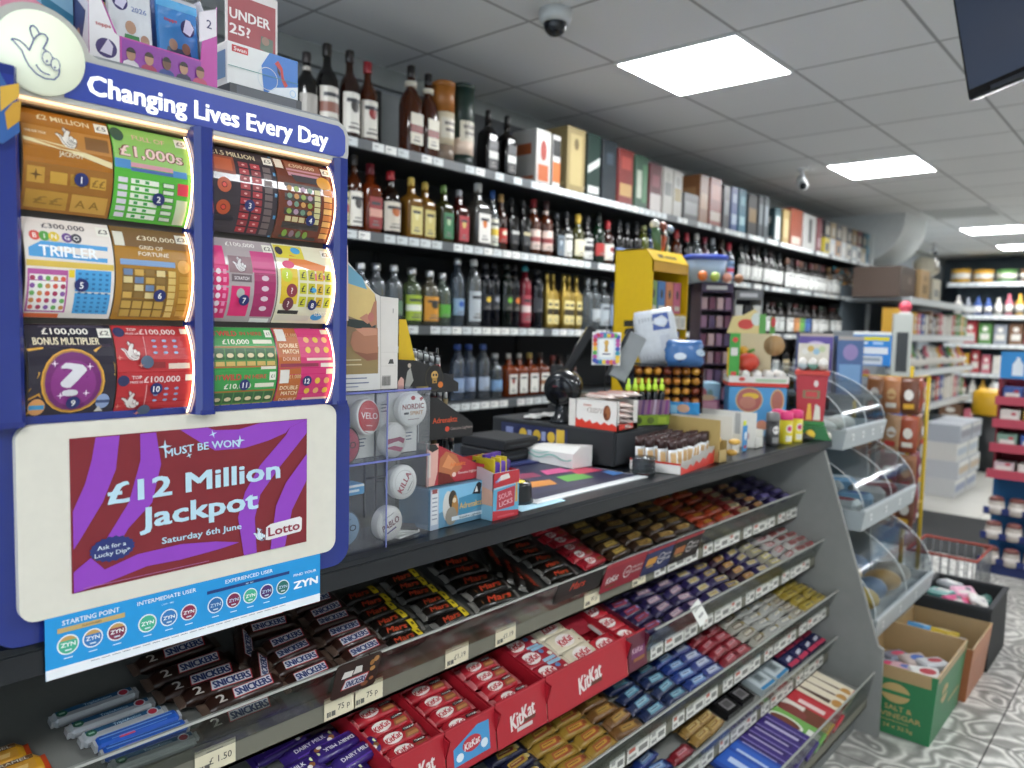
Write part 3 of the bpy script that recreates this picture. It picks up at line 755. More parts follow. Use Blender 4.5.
def confectionery_stand():
    t = thing('confectionery_stand', 'grey sloping confectionery stand with five tiers of trays under the counter', 'display stand', (0, 0, 0), 0)
    prof = [(-1.60, 0), (-.758, 0), (-.758, .325), (-.776, .335), (-1.002, 1.018), (-1.60, 1.018)]
    MB().prism(prof, 2.905, 2.925, '838481/m', 'y').build('end_panel', t)
    MB().prism(prof, -.82, -.80, '838481/m', 'y').build('end_panel', t)
    MB().box(-1.49, -1.47, -.80, 2.905, .0, 1.018, '7c7e7b/m').build('back_panel', t)
    MB().box(-.86, -.84, -.80, 2.905, .0, .095, '6f716f/m').build('kick_board', t)
    tickets = {
        1: [(.563, .035, '£ 1.50'), (.795, .033, '75 p'), (.858, .033, '75 p'), (1.085, .033, '£1.19'), (1.235, .034, '£1.19'), (1.56, .036, '95 p'), (1.78, .036, '95 p')],
        2: [(.84, .033, '85 p'), (1.06, .033, '95 p'), (1.20, .033, '95 p'), (1.30, .033, '85 p'), (1.40, .034, '95 p'), (1.50, .034, '95 p'), (1.62, .034, '85 p')],
        3: [(1.2, .033, '85 p'), (1.32, .033, '95 p')], 4: [], 5: []}
    for k in range(1, 6):
        x, z, deg, dp = TIER[k]; a = radians(deg); o, _ = tier_frame(k)
        b = MB()
        e = o + Vector((-cos(a), 0, sin(a))) * dp
        b.prism([(o.x, o.z), (e.x, e.z), (e.x, e.z - .006), (o.x, o.z - .006)], -.80, 2.90, '797a76/m', 'y')
        b.prism([(x - .004, z), (x, z), (x, z + RAIL + .003), (x - .004, z + RAIL + .003)], -.80, 2.90, '6e6d60/m', 'y')
        b.prism([(x - .03, z), (x, z), (x, z + .006), (x - .03, z + .006)], -.80, 2.90, '6f706a/m', 'y')
        tr = b.build('tray', t)
        # clear upright fronts in lengths, with a thick bright top edge
        hh = {1: .075, 2: .072, 3: .068, 4: .064, 5: .10}[k]
        ln = .03 if k < 5 else .02
        for q, (ya, yb) in enumerate(((-.80, .835), (.840, 1.78), (1.785, 2.895)) if k != 2 else ((1.69, 2.895),)):
            c = MB()
            zz = z + RAIL - .012
            c.prism([(x + .001, zz), (x + .004, zz), (x + ln + .003, zz + hh), (x + ln, zz + hh)], ya, yb, 'e3e5e2/c', 'y')
            c.prism([(x + ln - .001, zz + hh - .004), (x + ln + .004, zz + hh - .004), (x + ln + .004, zz + hh), (x + ln - .001, zz + hh)], ya, yb, 'a9aaa5/p', 'y')
            c.build('clear_front', tr)
        for (y, wd, tx) in tickets[k]:
            c = MB(); c.box(-.033, .033, 0, .001, 0, .040, 'd8d0b4/p')
            it = [('t', tx, .008, .017, 0, .011, '2a2a28', {'b': .004}), ('r', -.028, .005, -.01, .014, '5a5a54'), ('r', -.020, .005, -.0185, .014, 'd8d0b4'), ('r', -.024, .005, -.0232, .014, 'd8d0b4'), ('r', -.015, .032, .012, .0335, '8d8a7c')]
            c.dec(plane((0, 0, 0)), it, 'p', .0003, .0002)
            c.build('price_ticket', tr, (x + .0028, y, z + .008), R90)
        # far half: continuous printed strips of small tickets
        y = {1: 1.86, 2: 1.72, 3: 1.45, 4: 1.72, 5: 3}[k]
        j = 0
        while y < 2.84:
            c = MB(); wd = (.062, .10, .075)[j % 3]
            c.box(0, wd, 0, .001, 0, .038, 'd9d9d2/p')
            c.dec(plane((0, 0, 0)), [('r', .006, .006, wd * .4, .014, '8a8a86'), ('r', wd * .5, .010, wd * .9, .024, '74746f'), ('r', .006, .022, wd * .35, .032, 'b5604f' if j % 2 else '9a9a95')], 'p', .0003, .0002)
            c.build('price_ticket', tr, (x + .0028, y, z + .008), R90)
            y += wd + (.012, .004, .035)[j % 3]; j += 1
    return t
confectionery_stand()

# ================================================================ lottery scratchcard stand
def stroke(pts, wd, col, closed=False):
    """a drawn line as one print polygon list of quads"""
    out = []
    P = [Vector((p[0], p[1])) for p in pts]
    n = len(P)
    for i in range(n if closed else n - 1):
        a, b = P[i], P[(i + 1) % n]; d = (b - a)
        if d.length < 1e-6: continue
        d.normalize(); q = Vector((-d.y, d.x)) * wd / 2; d = d * wd * .25
        out.append(('p', [tuple(a - d - q), tuple(b + d - q), tuple(b + d + q), tuple(a - d + q)], col))
    return out
def arcpts(cx, cy, rx, ry, a0, a1, n=14):
    return [(cx + rx * cos(a0 + (a1 - a0) * i / n), cy + ry * sin(a0 + (a1 - a0) * i / n)) for i in range(n + 1)]
HAND = [(75, 355), (82, 343), (105, 338), (135, 342), (170, 365), (205, 402), (222, 355), (240, 305), (222, 265), (212, 225), (220, 200), (240, 192), (262, 208), (283, 250), (300, 240), (325, 242), (344, 265), (340, 290), (325, 325), (308, 362), (345, 382), (380, 420), (420, 470), (430, 515), (420, 560), (385, 602), (315, 610), (250, 588), (195, 535), (165, 480), (145, 425), (110, 388)]
def hand_logo(cx, cy, sc, line, fill):
    f = lambda x, y: (cx + (x - 300) * sc, cy - (y - 410) * sc)
    it = [('p', [f(*p) for p in HAND], fill)] if fill else []
    w = 12 * sc
    it += stroke([f(*p) for p in HAND], w, line, True)
    it += stroke([f(*p) for p in [(240, 305), (262, 270), (283, 250)]], w, line)
    for (x, y, rx, ry) in ((338, 435, 40, 56), (398, 472, 35, 50)):
        it.append(('e', *f(x, y), (rx + 4) * sc, (ry + 4) * sc, line)); it.append(('e', *f(x, y), (rx - 4) * sc, (ry - 4) * sc, fill or 'eef2dc'))
        it.append(('e', *f(x - 6, y + 26), 9 * sc, 10 * sc, line))
    it += stroke([f(x, y) for x, y in [(250, 512), (262, 535), (285, 556), (315, 569), (350, 571)]], w, line)
    return it
def star4(cx, cy, r, col, rot=0):
    return ('p', [(cx + (r if i % 2 == 0 else r * .25) * cos(rot + i * pi / 4), cy + (r if i % 2 == 0 else r * .25) * sin(rot + i * pi / 4)) for i in range(8)], col)
def rrect(x0, x1, z0, z1, r, n=6):
    pts = []
    for cx, cz, a in ((x1 - r, z1 - r, 0), (x0 + r, z1 - r, 90), (x0 + r, z0 + r, 180), (x1 - r, z0 + r, 270)):
        for i in range(n + 1):
            t = radians(a + 90 * i / n); pts.append((cx + r * cos(t), cz + r * sin(t)))
    return pts
def T_(s, x, y, w_, h, c, **k): return ('t', s, x, y, w_, h, c, k)

def lottery_stand():
    t = thing('lottery_stand', 'tall blue lottery scratchcard stand with lit header and jackpot poster on the counter', 'lottery stand', (-1.0, .265, CT))
    BL = '25347f/g'
    # shell
    b = MB()
    b.box(-.012, .482, .075, .30, .0, .684, BL, .008)
    b.prism(rrect(-.014, .484, .0, .275, .03), .006, .08, BL, 'y')
    b.box(-.008, .478, .032, .30, .684, .7085, '8a8d90/p', .002)
    b.build('shell', t)
    b = MB(); b.box(.0, .47, .055, .074, .26, .64, 'b9a58c/p')
    for k, zc in enumerate((.321, .444, .567)):
        b.box(.0, .47, .02, .06, zc - .065, zc - .0565, '4c443c/p')
    b.build('recess', t)
    for x0, x1, y0, nm in ((-.012, .022, -.016, 0), (.219, .246, -.022, 1), (.441, .466, -.016, 2)):
        p = MB(); z0 = .262; z1 = .638 if nm else .66
        p.prism([(x0, .08), (x0, y0 + .008), (x0 + .006, y0), (x1 - .006, y0), (x1, y0 + .008), (x1, .08)], z0, z1, BL, 'z')
        p.prism([(x0 + .004, .08), (x0 + .004, y0 - .001), (x1 - .004, y0 - .001), (x1 - .004, .08)], z0, z0 + .006, '1f2c78/g', 'z')
        p.build('pillar', t)
    # lower white panel and poster
    pn = MB()
    pn.prism(rrect(.012, .450, .030, .262, .018), -.005, .008, 'd9d5c8/p', 'y')
    panel = pn.build('front_panel', t)
    po = MB(); RD, PU, LB = '7c2029/p', '8e3fb8/p', 'b9d8e6/p'
    po.box(.068, .396, -.0062, -.0045, .054, .243, RD)
    def F(x, z): return (x, z)
    s1 = [(.097, .242), (.092, .214), (.084, .186), (.070, .155), (.070, .108), (.077, .118), (.104, .161), (.12, .2), (.125, .242)]
    s2 = [(.15, .242), (.15, .208), (.135, .156), (.11, .118), (.095, .096), (.114, .092), (.134, .123), (.164, .151), (.176, .2), (.17, .242)]
    bl = [(.0695, .080), (.076, .085), (.089, .094), (.099, .083), (.105, .076), (.145, .087), (.201, .089), (.25, .083), (.285, .075), (.262, .072), (.25, .071), (.201, .068), (.157, .069), (.107, .059), (.0695, .0545)]
    tr1 = [(.202, .2425), (.228, .224), (.25, .21), (.294, .209), (.331, .216), (.36, .225), (.366, .232), (.3955, .2425), (.318, .2425), (.285, .236), (.25, .238), (.239, .2425)]
    tr2 = [(.360, .222), (.318, .182), (.294, .146), (.283, .111), (.292, .0545), (.312, .0545), (.309, .106), (.318, .139), (.347, .173), (.3955, .222), (.3955, .2425), (.366, .232)]
    r2 = [(.3955, .190), (.36, .151), (.343, .118), (.334, .0545), (.358, .0545), (.37, .108), (.3955, .150)]
    it = [('p', q, PU) for q in (s1, s2, bl, tr1, tr2, r2)]
    it += [T_('MUST BE WON', .233, .218, .104, .0105, LB, b=.03, rot=radians(2), arc=-1.2), star4(.181, .2225, .009, LB), star4(.213, .2075, .0045, LB, .4), star4(.247, .233, .006, LB, .3), star4(.286, .2205, .008, LB)]
    it += [T_('£12 Million', .2295, .172, .238, .0270, LB, b=.055, rot=radians(.5)), T_('Jackpot', .231, .1335, .164, .0270, LB, b=.055)]
    it += [T_('Saturday 6th June', .232, .0985, .112, .0085, LB, b=.035)]
    st = [(.1145 + (.0275 if i % 2 else .0255) * cos(pi * i / 20) * (1.0), .1005 + (.0165 if i % 2 else .0145) * sin(pi * i / 20)) for i in range(40)]
    it += [('p', st, '23306f/p'), T_('Ask for a', .1135, .1045, .034, .0055, 'd3dfe8', b=.02, rot=radians(1)), T_('Lucky Dip*', .1145, .0955, .042, .0055, 'd3dfe8', b=.02, rot=radians(1))]
    it += [('p', [(.326, .0705), (.331, .0695), (.384, .0725), (.3865, .076), (.387, .0925), (.383, .0955), (.334, .0925), (.327, .089)], 'e3e1e0'), T_('Lotto', .3565, .0822, .052, .0135, '8c1f3a', b=.045, rot=.03)]
    it += hand_logo(.3165, .081, .000044, '7aa8c4', 'e3eef2')
    it += [('r', .08, .0575, .24, .0583, 'a86a9c')]
    po.dec(plane((0, -.0063, 0)), it, 'p', .0003, .0002)
    po.build('poster', panel)
    # header: grey surround, blue band, round lamp with the crossed fingers emblem
    cx, cz, R = .0455, .683, .0455
    GY = 'b5b4ae/p'
    out = [(.462, .6345), (.468, .640), (.470, .648), (.470, .675), (.464, .688), (.452, .694)]
    out += [(.108, .694), (.098, .698)] + arcpts(cx, cz, R + .009, R + .009, radians(18), radians(180), 18) + [(-.010, .66), (-.006, .640), (.002, .6345)]
    hd = MB(); hd.prism(out, -.004, .030, GY, 'y')
    header = hd.build('header', t)
    bb = MB()
    bb.prism([(.07, .641), (.452, .641), (.459, .644), (.463, .651), (.463, .673), (.459, .682), (.450, .687), (.07, .687)], -.0055, -.004, '27409f/p', 'y')
    bb.dec(plane((0, -.0055, 0)), [T_('Changing Lives Every Day', .2630, .6625, .335, .0235, 'f4f5f0/e.4', b=.045)], 'p', .0004)
    bb.build('title_band', header)
    rd = MB(); rd.lathe([(R, 0), (R, .006)], 'eef4dc/e.15', 40, T=Matrix.Translation((cx, -.0045, cz)) @ Matrix.Rotation(R90, 4, 'X'))
    rd.dec(plane((0, -.0106, 0)), hand_logo(cx, cz - .002, .000132, '5a6390/p', None), 'p', .0004, .0001)
    rd.build('emblem_lamp', header)
    MB().box(.01, .46, .004, .05, .628, .634, 'd8bd98/p').build('light_shelf', t)
    for x0, x1 in ((.024, .217), (.248, .440)):
        MB().box(x0, x1, -.002, .022, .631, .6338, 'f0cda5/e.9').build('led_strip', t)
    # the twelve rolls of scratchcards
    C = .0575; SG = .021; RR = (C * C + SG * SG) / (2 * SG); TH = math.asin(C / RR)
    for xr in (.2182, .4405):
        for zc in (.567, .444, .321):
            m = MB(); A = [TH * (i / 8 - 1) * .97 for i in range(17)]
            m.loft([[(xr - .0025, .012 - (r * cos(a) - RR * cos(TH)), zc + r * sin(a)), (xr, .012 - (r * cos(a) - RR * cos(TH)), zc + r * sin(a))] for a in A for r in (RR + .0045,)], 'ffd9a8/e4', True, False, False)
            m.build('edge_light', t)
    def card(k, x0, x1, zc, base, items, desc):
        xm = (x0 + x1) / 2; hw = (x1 - x0) / 2
        fn = lambda a, b_, l: Vector((xm + a, .012 - ((RR + l) * cos(b_ / RR) - RR * cos(TH)), zc + (RR + l) * sin(b_ / RR)))
        m = MB()
        hb = TH * RR
        m.dec(fn, [('r', -hw + .0008, -hb, hw - .0008, hb, base + '/g')], 'g', 0, .0001, 12)
        for sx in (-1, 1):
            rim = [(0.012, zc - C)] + [(.012 - (RR * cos(TH * (i / 8 - 1)) - RR * cos(TH)), zc + RR * sin(TH * (i / 8 - 1))) for i in range(17)] + [(.03, zc + C), (.03, zc - C)]
            m.prism(rim, xm + sx * hw - .0008, xm + sx * hw, '3a3431/p', 'x')
        m.dec(fn, items, 'p', .0003, .00012, 4)
        n = str(k)
        cxk, czk = {1: (.012, -.018), 2: (.006, -.028), 3: (.005, -.019), 4: (.006, -.028), 5: (.010, -.018), 6: (.006, -.026), 7: (-.003, -.027), 8: (.01, -.03), 9: (.0, -.035), 10: (-.0, -.022), 11: (-.003, -.022), 12: (.0, -.020)}[k]
        m.dec(fn, [('e', cxk, czk, .0078, .0078, '232c66/p'), T_(n, cxk, czk, 0, .0078, 'f2f2f0', b=.02)], 'p', .0028, .0004, 4)
        o = m.build('scratchcard', t); o['label'] = desc
    W1, GD = 'efe9d8', 'd9a84a'
    def grid(x0, x1, y0, y1, nx, ny, cols, f=.35, kind='e'):
        out_ = []
        for j in range(ny):
            for i in range(nx):
                x = x0 + (x1 - x0) * (i + .5) / nx; y = y0 + (y1 - y0) * (j + .5) / ny
                rx = (x1 - x0) / nx * f; ry = (y1 - y0) / ny * f
                c = cols[(i * 7 + j * 3) % len(cols)]
                out_.append(('e', x, y, rx, ry, c) if kind == 'e' else ('r', x - rx, y - ry, x + rx, y + ry, c))
        return out_
    pc = ('p', [(.030, .046), (.047, .046), (.047, .058), (.028, .058)], 'e6e2d6')
    price = lambda s_: [('r', .032, .044, .047, .057, 'e8e4d8'), T_(s_, .0395, .0505, .011, .0065, '4a4038', b=.01)]
    X = [(.0245, .1215), (.1215, .2185), (.2465, .345), (.345, .443)]
    ZR = [.567, .444, .321]
    card(1, *X[0], ZR[0], 'a86a22', [('r', -.047, -.062, .047, -.005, '9a6420'), ('r', -.047, .014, .047, .038, 'b87a2c'), T_('£2 MILLION', -.002, .0515, .056, .0075, 'd9c9a0', b=.015), ('p', [(-.047, .018), (.0, .012), (.047, .0), (.047, .007), (.0, .018), (-.047, .022)], 'e3d2a0')] + hand_logo(.0, .028, .00006, '6a5a50', 'efe8dc') + [T_('JACKPOT', .002, .0085, .026, .0055, 'efe2c0', b=.02), T_('ONE FOR YOUR', -.034, .030, .022, .003, 'efe2c0'), ('r', .018, .018, .044, .034, '7d5220')] + grid(-.022, .042, -.028, -.012, 3, 1, ['c89a3c', 'b4862e'], .42, 'r') + [('r', -.044, -.028, -.026, -.010, 'c0913a'), star4(-.035, -.019, .007, '6a4a1c'), ('r', -.044, -.058, .0, -.036, 'b98a34'), ('r', .004, -.058, .044, -.036, 'c49440'), T_('££ ££', .022, -.020, .034, .009, '8a6420', b=.02), T_('££', -.02, -.047, .03, .010, '96702a', b=.02), T_('A A', .022, -.047, .026, .010, '96702a', b=.02)] + price('£5'), 'gold scratchcard numbered 1')
    rows = []
    for j in range(6):
        z = -.010 - j * .0088
        rows += [('r', -.043, z - .003, -.032, z + .003, 'd9d2d8'), ('r', -.028, z - .003, .006, z + .003, 'e6ead8'), ('r', -.023, z - .002, -.018, z + .002, '3f9a45'), ('r', -.011, z - .002, -.006, z + .002, '3f9a45'), ('r', .011, z - .003, .026, z + .003, '3b6a34'), ('r', .012, z - .0022, .025, z + .0022, 'd3dcc4')]
    card(2, *X[1], ZR[0], '58b03c', [('r', -.047, .008, .047, .062, '8ab85a'), T_('FULL OF', -.002, .047, .040, .0072, 'd9a89a', b=.02), T_('£1,000s', -.001, .027, .078, .0150, '7a3a34', b=.09), T_('£1,000s', -.001, .027, .076, .0142, 'eac9bd', b=.03), ('r', -.047, .004, -.028, .015, '3b7fb8'), ('r', -.028, .007, .024, .0125, 'c88a94'), ('r', .024, .002, .042, .010, '3b7fb8'), ('r', -.028, .002, .024, .006, '3b5fa0'), ('e', -.040, .048, .008, .010, '2c4a3c'), ('r', .030, -.020, .044, -.005, 'd23a4c'), ('r', .030, -.060, .044, -.026, 'cfd6b0')] + rows + price('£5'), 'green scratchcard numbered 2')
    card(3, *X[2], ZR[0], '3a3238', [('r', -.047, .020, -.014, .046, '8a3a20'), ('r', -.044, .024, -.018, .042, 'b8562c'), T_('£1.5 MILLION', -.012, .0515, .064, .0082, 'd0c4a4', b=.02)] + [('o', -.032, z, .004, .010, 'b8502c') for z in (.004, -.026)] + [('e', -.032, z, .003, .003, 'd94a3c') for z in (.004, -.026)] + grid(-.010, .026, -.060, .042, 2, 10, ['a83038', '8c2830'], .40, 'r') + grid(-.010, .026, -.060, .042, 2, 10, ['e0b0a8'], .13) + grid(.027, .042, -.060, .040, 1, 10, ['6a5a58'], .4, 'r') + [('r', .044, -.062, .048, .062, '4a86b0'), ('r', -.047, -.044, -.014, -.037, '241f2a')] + price('£5'), 'dark scratchcard with red columns numbered 3')
    card(4, *X[3], ZR[0], '6a3626', [('r', -.030, .040, .030, .060, '8a4a34'), T_('£300,000', -.002, .0525, .044, .0065, 'd9c0a0', b=.015), ('p', [(-.028, .034), (.02, .034), (.03, .046), (-.03, .046)], 'c08a94'), ('p', [(-.018, .026), (.018, .026), (.024, .036), (-.024, .036)], '2a2228'), ('r', -.038, -.060, .024, .022, '3c3430')] + grid(-.036, .010, -.024, .020, 4, 4, ['8aa04a', 'c08a4a', '6f8f78', 'a88a9c'], .36) + grid(.011, .023, -.034, .018, 1, 6, ['c9c08a'], .42, 'r') + grid(-.036, .010, -.034, -.025, 4, 1, ['c9b88a'], .42, 'r') + grid(-.036, .010, -.060, -.044, 4, 1, ['7a9a3c', '8a6a74', '6a8a5a'], .36) + grid(.027, .044, -.055, .030, 1, 9, ['e0a860', 'c97a3c'], .42, 'r') + [('e', .030, .030, .012, .010, 'd9962c'), ('r', -.047, .044, -.034, .060, 'd9cfc0')] + price('£3'), 'brown scratchcard numbered 4')
    card(5, *X[0], ZR[1], 'e9dfd6', [('e', -.036 + i * .010 + (i > 2) * .004, .0375, .0058, .0062, c) for i, c in enumerate(['d9564c', '5aa04a', 'e0c23c', '6a4a8a', '4a4a52'])] + [T_(c, -.036 + i * .010 + (i > 2) * .004, .0375, 0, .006, 'f6f3ea', b=.01) for i, c in enumerate('BINGO')] + [T_('£300,000', -.004, .052, .046, .0072, '4a4048', b=.02), ('p', [(-.044, .012), (.040, .010), (.042, .030), (-.03, .031), (-.044, .022)], '4a9ad0'), T_('TRIPLER', -.002, .020, .062, .0130, 'f4f6f6', b=.03), ('r', -.047, .001, .047, .008, 'd9b850'), ('r', -.046, -.054, -.004, -.002, 'b85a9c'), ('r', -.044, -.052, -.006, -.008, 'f0ece6')] + grid(-.045, -.005, -.052, -.008, 5, 5, ['d95a4c', '6aa85a', 'a83a5a', 'c98a4c', '8a5aa0'], .34) + [('r', .004, -.026, .044, .0, '4a9ed4'), ('r', .004, -.055, .044, -.028, '4a9ed4')] + grid(.005, .043, -.054, -.002, 5, 9, ['2f6fa8'], .22, 'r') + [('r', -.003, -.010, .003, -.001, 'e8cc30'), ('r', -.046, -.062, -.01, -.056, 'e06a3c')] + price('£3'), 'white and blue bingo scratchcard numbered 5')
    card(6, *X[1], ZR[1], 'a8782c', [('r', -.047, .034, .047, .062, '7a5a34'), T_('£300,000', .006, .0475, .048, .0070, 'e9dcc0', b=.02), T_('GRID OF', -.002, .034, .030, .0052, 'e9dcc0', b=.015), T_('FORTUNE', .0, .0255, .038, .0052, 'e9dcc0', b=.015), ('r', -.042, .010, .026, .017, '7a9ac0'), ('r', -.040, -.058, .016, .006, '7a5a24')] + grid(-.040, .014, -.032, .006, 4, 4, ['c9a050', '6a80a0', 'd9c48a', '8a6a34'], .40, 'r') + grid(-.040, .014, -.058, -.034, 4, 2, ['c09a48'], .42, 'r') + grid(.016, .027, -.058, .006, 1, 7, ['d9b868'], .42, 'r') + grid(.030, .045, -.056, .0, 1, 6, ['c4963c', 'b4862e'], .42, 'r') + [('e', .037, .012, .008, .009, 'd9a04c'), ('r', -.046, .034, -.034, .054, 'd9d4c4')] + price('£3'), 'gold grid scratchcard numbered 6')
    card(7, *X[2], ZR[1], 'b0a4a4', [T_('£100,000', -.002, .053, .044, .0070, 'f0ece6', b=.02), ('r', -.047, .010, -.030, .048, 'e0307c'), ('r', -.047, -.056, -.026, .020, 'd8286c'), ('r', .010, .012, .046, .044, 'c03a78'), ('r', .012, -.052, .046, .018, 'a02a60'), ('r', -.025, .010, .010, .034, '8a6a70'), ('r', -.022, -.002, .008, .008, '6a5a60'), T_('SCRATCH', -.007, .003, .022, .0045, 'e6dede')] + hand_logo(-.008, .022, .00005, '6a5a60', 'e6e2e2') + grid(-.046, -.036, -.050, .016, 1, 6, ['f0dce4'], .36) + grid(-.036, -.028, -.050, .016, 1, 6, ['e890b4'], .3, 'r') + [('r', -.022, -.052, .006, -.008, 'd8286c'), ('e', -.008, -.018, .006, .007, 'b0b4ae')] + grid(.018, .040, -.046, .012, 1, 4, ['d9c0cc'], .26) + [('r', .014, -.062, .044, -.055, 'e0dcd8')] + price('£2'), 'pink scratchcard numbered 7')
    card(8, *X[3], ZR[1], 'e3ddc0', [('r', -.047, .038, .0, .060, 'd9c83c'), ('e', -.012, .052, .008, .006, '4aa0d0'), ('p', [(-.030, .030), (.03, .018), (.035, .030), (-.024, .044)], 'd9782c'), ('e', -.030, .028, .010, .006, 'd23a6a'), ('e', .020, .012, .012, .006, 'd85a7c'), ('r', -.044, -.030, -.016, .022, 'd9b82c'), ('e', -.034, .012, .009, .010, 'c2cc30'), ('e', -.026, -.010, .009, .010, '8a3440'), ('e', -.030, -.030, .009, .010, '6a3040'), T_('?', -.026, -.010, 0, .009, 'f0e0e0', b=.02), T_('?', -.034, .012, 0, .009, 'f4f0d0', b=.02), T_('?', -.030, -.030, 0, .009, 'f0e0e0', b=.02)] + grid(-.014, .044, -.036, .024, 4, 3, ['c8c42c', 'bdb428', 'd8b030'], .40, 'r') + [T_('£', -.0068 + i * .0145, -.026 + j * .02, 0, .010, '3a3a2c', b=.02) for i in range(4) for j in range(3)] + [('e', .010, -.008, .006, .004, '4aa0d0'), ('r', -.044, -.046, -.010, -.040, '2c2a26'), ('r', -.046, -.058, .012, -.048, 'cfc8b4'), ('e', .024, -.050, .010, .006, '3a92c8'), T_('0,000', .030, -.044, .022, .007, 'f6f2e0', b=.02), ('e', -.040, .050, .006, .007, '3a3440')] + price('£2'), 'yellow scratchcard numbered 8')
    card(9, *X[0], ZR[2], '2c2834', [('p', [(-.047, -.02), (-.047, .03), (-.03, .032), (-.036, .0)], 'd9a23c'), ('p', [(.024, .028), (.034, .034), (.047, .01), (.047, -.004)], 'd9a23c'), ('p', [(-.047, -.028), (-.036, -.022), (-.03, -.04), (-.047, -.05)], 'c9902c'), ('e', .0, -.010, .035, .040, 'd9a23c'), ('e', .0, -.010, .033, .038, 'a8763c'), ('e', .0, -.010, .031, .036, '6e2468'), ('e', .0, -.012, .025, .028, '84307c'), T_('?', -.0, -.006, .026, .040, 'd6d4d8', b=.04), ('p', [(-.045, .032), (.045, .032), (.040, .062), (-.03, .062)], '34283a'), T_('£100,000', -.004, .0525, .050, .0085, 'efe9dc', b=.025), T_('BONUS MULTIPLIER', -.004, .0395, .072, .0095, 'e6d8b8', b=.025), ('e', -.038, -.040, .009, .011, 'd99a5c'), ('r', -.046, -.043, -.030, -.037, '4a9ac8'), ('e', .034, -.036, .008, .010, '8a9cc0'), ('r', .026, -.038, .042, -.034, '3a4a70'), ('r', .020, -.061, .046, -.053, 'd9d6cc'), ('p', [(.026, -.050), (.030, -.042), (.036, -.050)], 'c9c4bc')] + [star4(x, y, .0045, 'efd9ec') for x, y in ((-.02, .012), (.018, .008), (-.014, -.026), (.014, -.024))] + price('£2'), 'dark scratchcard with purple globe numbered 9')
    two = lambda f: f(.0) + f(-.063)
    def red(o):
        return [('r', -.047, -.000 + o, .047, .062 + o, 'b3282e'), T_('TOP', -.024, .056 + o, .012, .0042, 'e6d8d4', b=.015), T_('PRIZE OF', -.024, .050 + o, .016, .0028, 'e6d8d4'), T_('£100,000', .008, .053 + o, .046, .0080, 'e9d4d0', b=.025), ('e', -.040, .052 + o, .007, .007, '2c3058')] + hand_logo(-.028, .026 + o, .00006, '7a3034', 'e9e2dc') + [('r', -.012, .012 + o, -.011, .046 + o, 'd9a0a0')] + grid(-.006, .034, .020 + o, .044 + o, 3, 3, ['8aa0c0'], .22) + [('e', -.012, .012 + o, .008, .008, '4a5a70'), ('r', -.004, .004 + o, .012, .012 + o, '8a2428'), ('r', .016, .003 + o, .044, .010 + o, 'd9c4b4')] + [star4(-.044, .018 + o, .004, 'd98a7c'), star4(-.02, .008 + o, .004, 'd98a7c')] + [('r', .038, .050 + o, .047, .058 + o, 'ded6cc')]
    card(10, *X[1], ZR[2], 'a8242a', two(red), 'red scratchcard numbered 10')
    def grn(o):
        return [('r', -.047, .026 + o, .047, .062 + o, '3a9448'), T_('IT', -.041, .052 + o, .008, .007, 'c8343c', b=.02), T_('WILD', -.022, .052 + o, .028, .0085, 'c8303a', b=.04), T_('IN HERE', .014, .052 + o, .034, .006, 'c8343c', b=.02), T_('£10,000', -.012, .039 + o, .040, .0075, 'e6e2d4', b=.025), ('r', .014, .036 + o, .044, .042 + o, 'dcd8c4'), ('r', -.047, .002 + o, .047, .032 + o, 'a8602c'), ('r', -.047, .004 + o, .046, .030 + o, '4c8040')] + grid(-.047, .046, .012 + o, .030 + o, 6, 1, ['2f5a34'], .44, 'r') + grid(-.047, .046, .014 + o, .024 + o, 6, 1, ['d9c9a0'], .32) + grid(-.047, .046, .004 + o, .011 + o, 6, 1, ['c9a860'], .42, 'r') + [('r', .022, -.001 + o, .046, .003 + o, 'd9d4c4'), ('r', .036, .046 + o, .046, .058 + o, 'e3e0d4'), T_('£1', .041, .052 + o, 0, .005, '4a4038')]
    card(11, *X[2], ZR[2], '3a9448', two(grn), 'green scratchcard numbered 11')
    def pnk(o):
        return [('r', -.047, .0 + o, -.010, .062 + o, 'b0602c'), ('r', -.010, .0 + o, .047, .062 + o, 'c8306c'), ('r', -.045, .040 + o, -.030, .060 + o, 'd9d4cc'), T_('£1,000', -.020, .050 + o, .020, .006, 'd9b48a', b=.02), T_('DOUBLE', -.028, .033 + o, .030, .0065, 'efd8b4', b=.025), T_('MATCH', -.026, .024 + o, .026, .0065, 'efd8b4', b=.025), T_('DOUBLE', -.026, .013 + o, .028, .005, 'efc8b4', b=.02)] + grid(-.004, .044, .018 + o, .050 + o, 3, 2, ['d9b03c', 'e0a868'], .3) + [('r', .0, .010 + o, .044, .014 + o, 'e0c4b4'), ('r', -.045, .001 + o, .020, .006 + o, '8a3048'), ('r', .024, .0 + o, .046, .006 + o, 'ded2c8'), ('r', .034, .052 + o, .046, .060 + o, 'e3d0b8')]
    card(12, *X[3], ZR[2], 'c8306c', two(pnk), 'pink and orange scratchcard numbered 12')
lottery_stand()

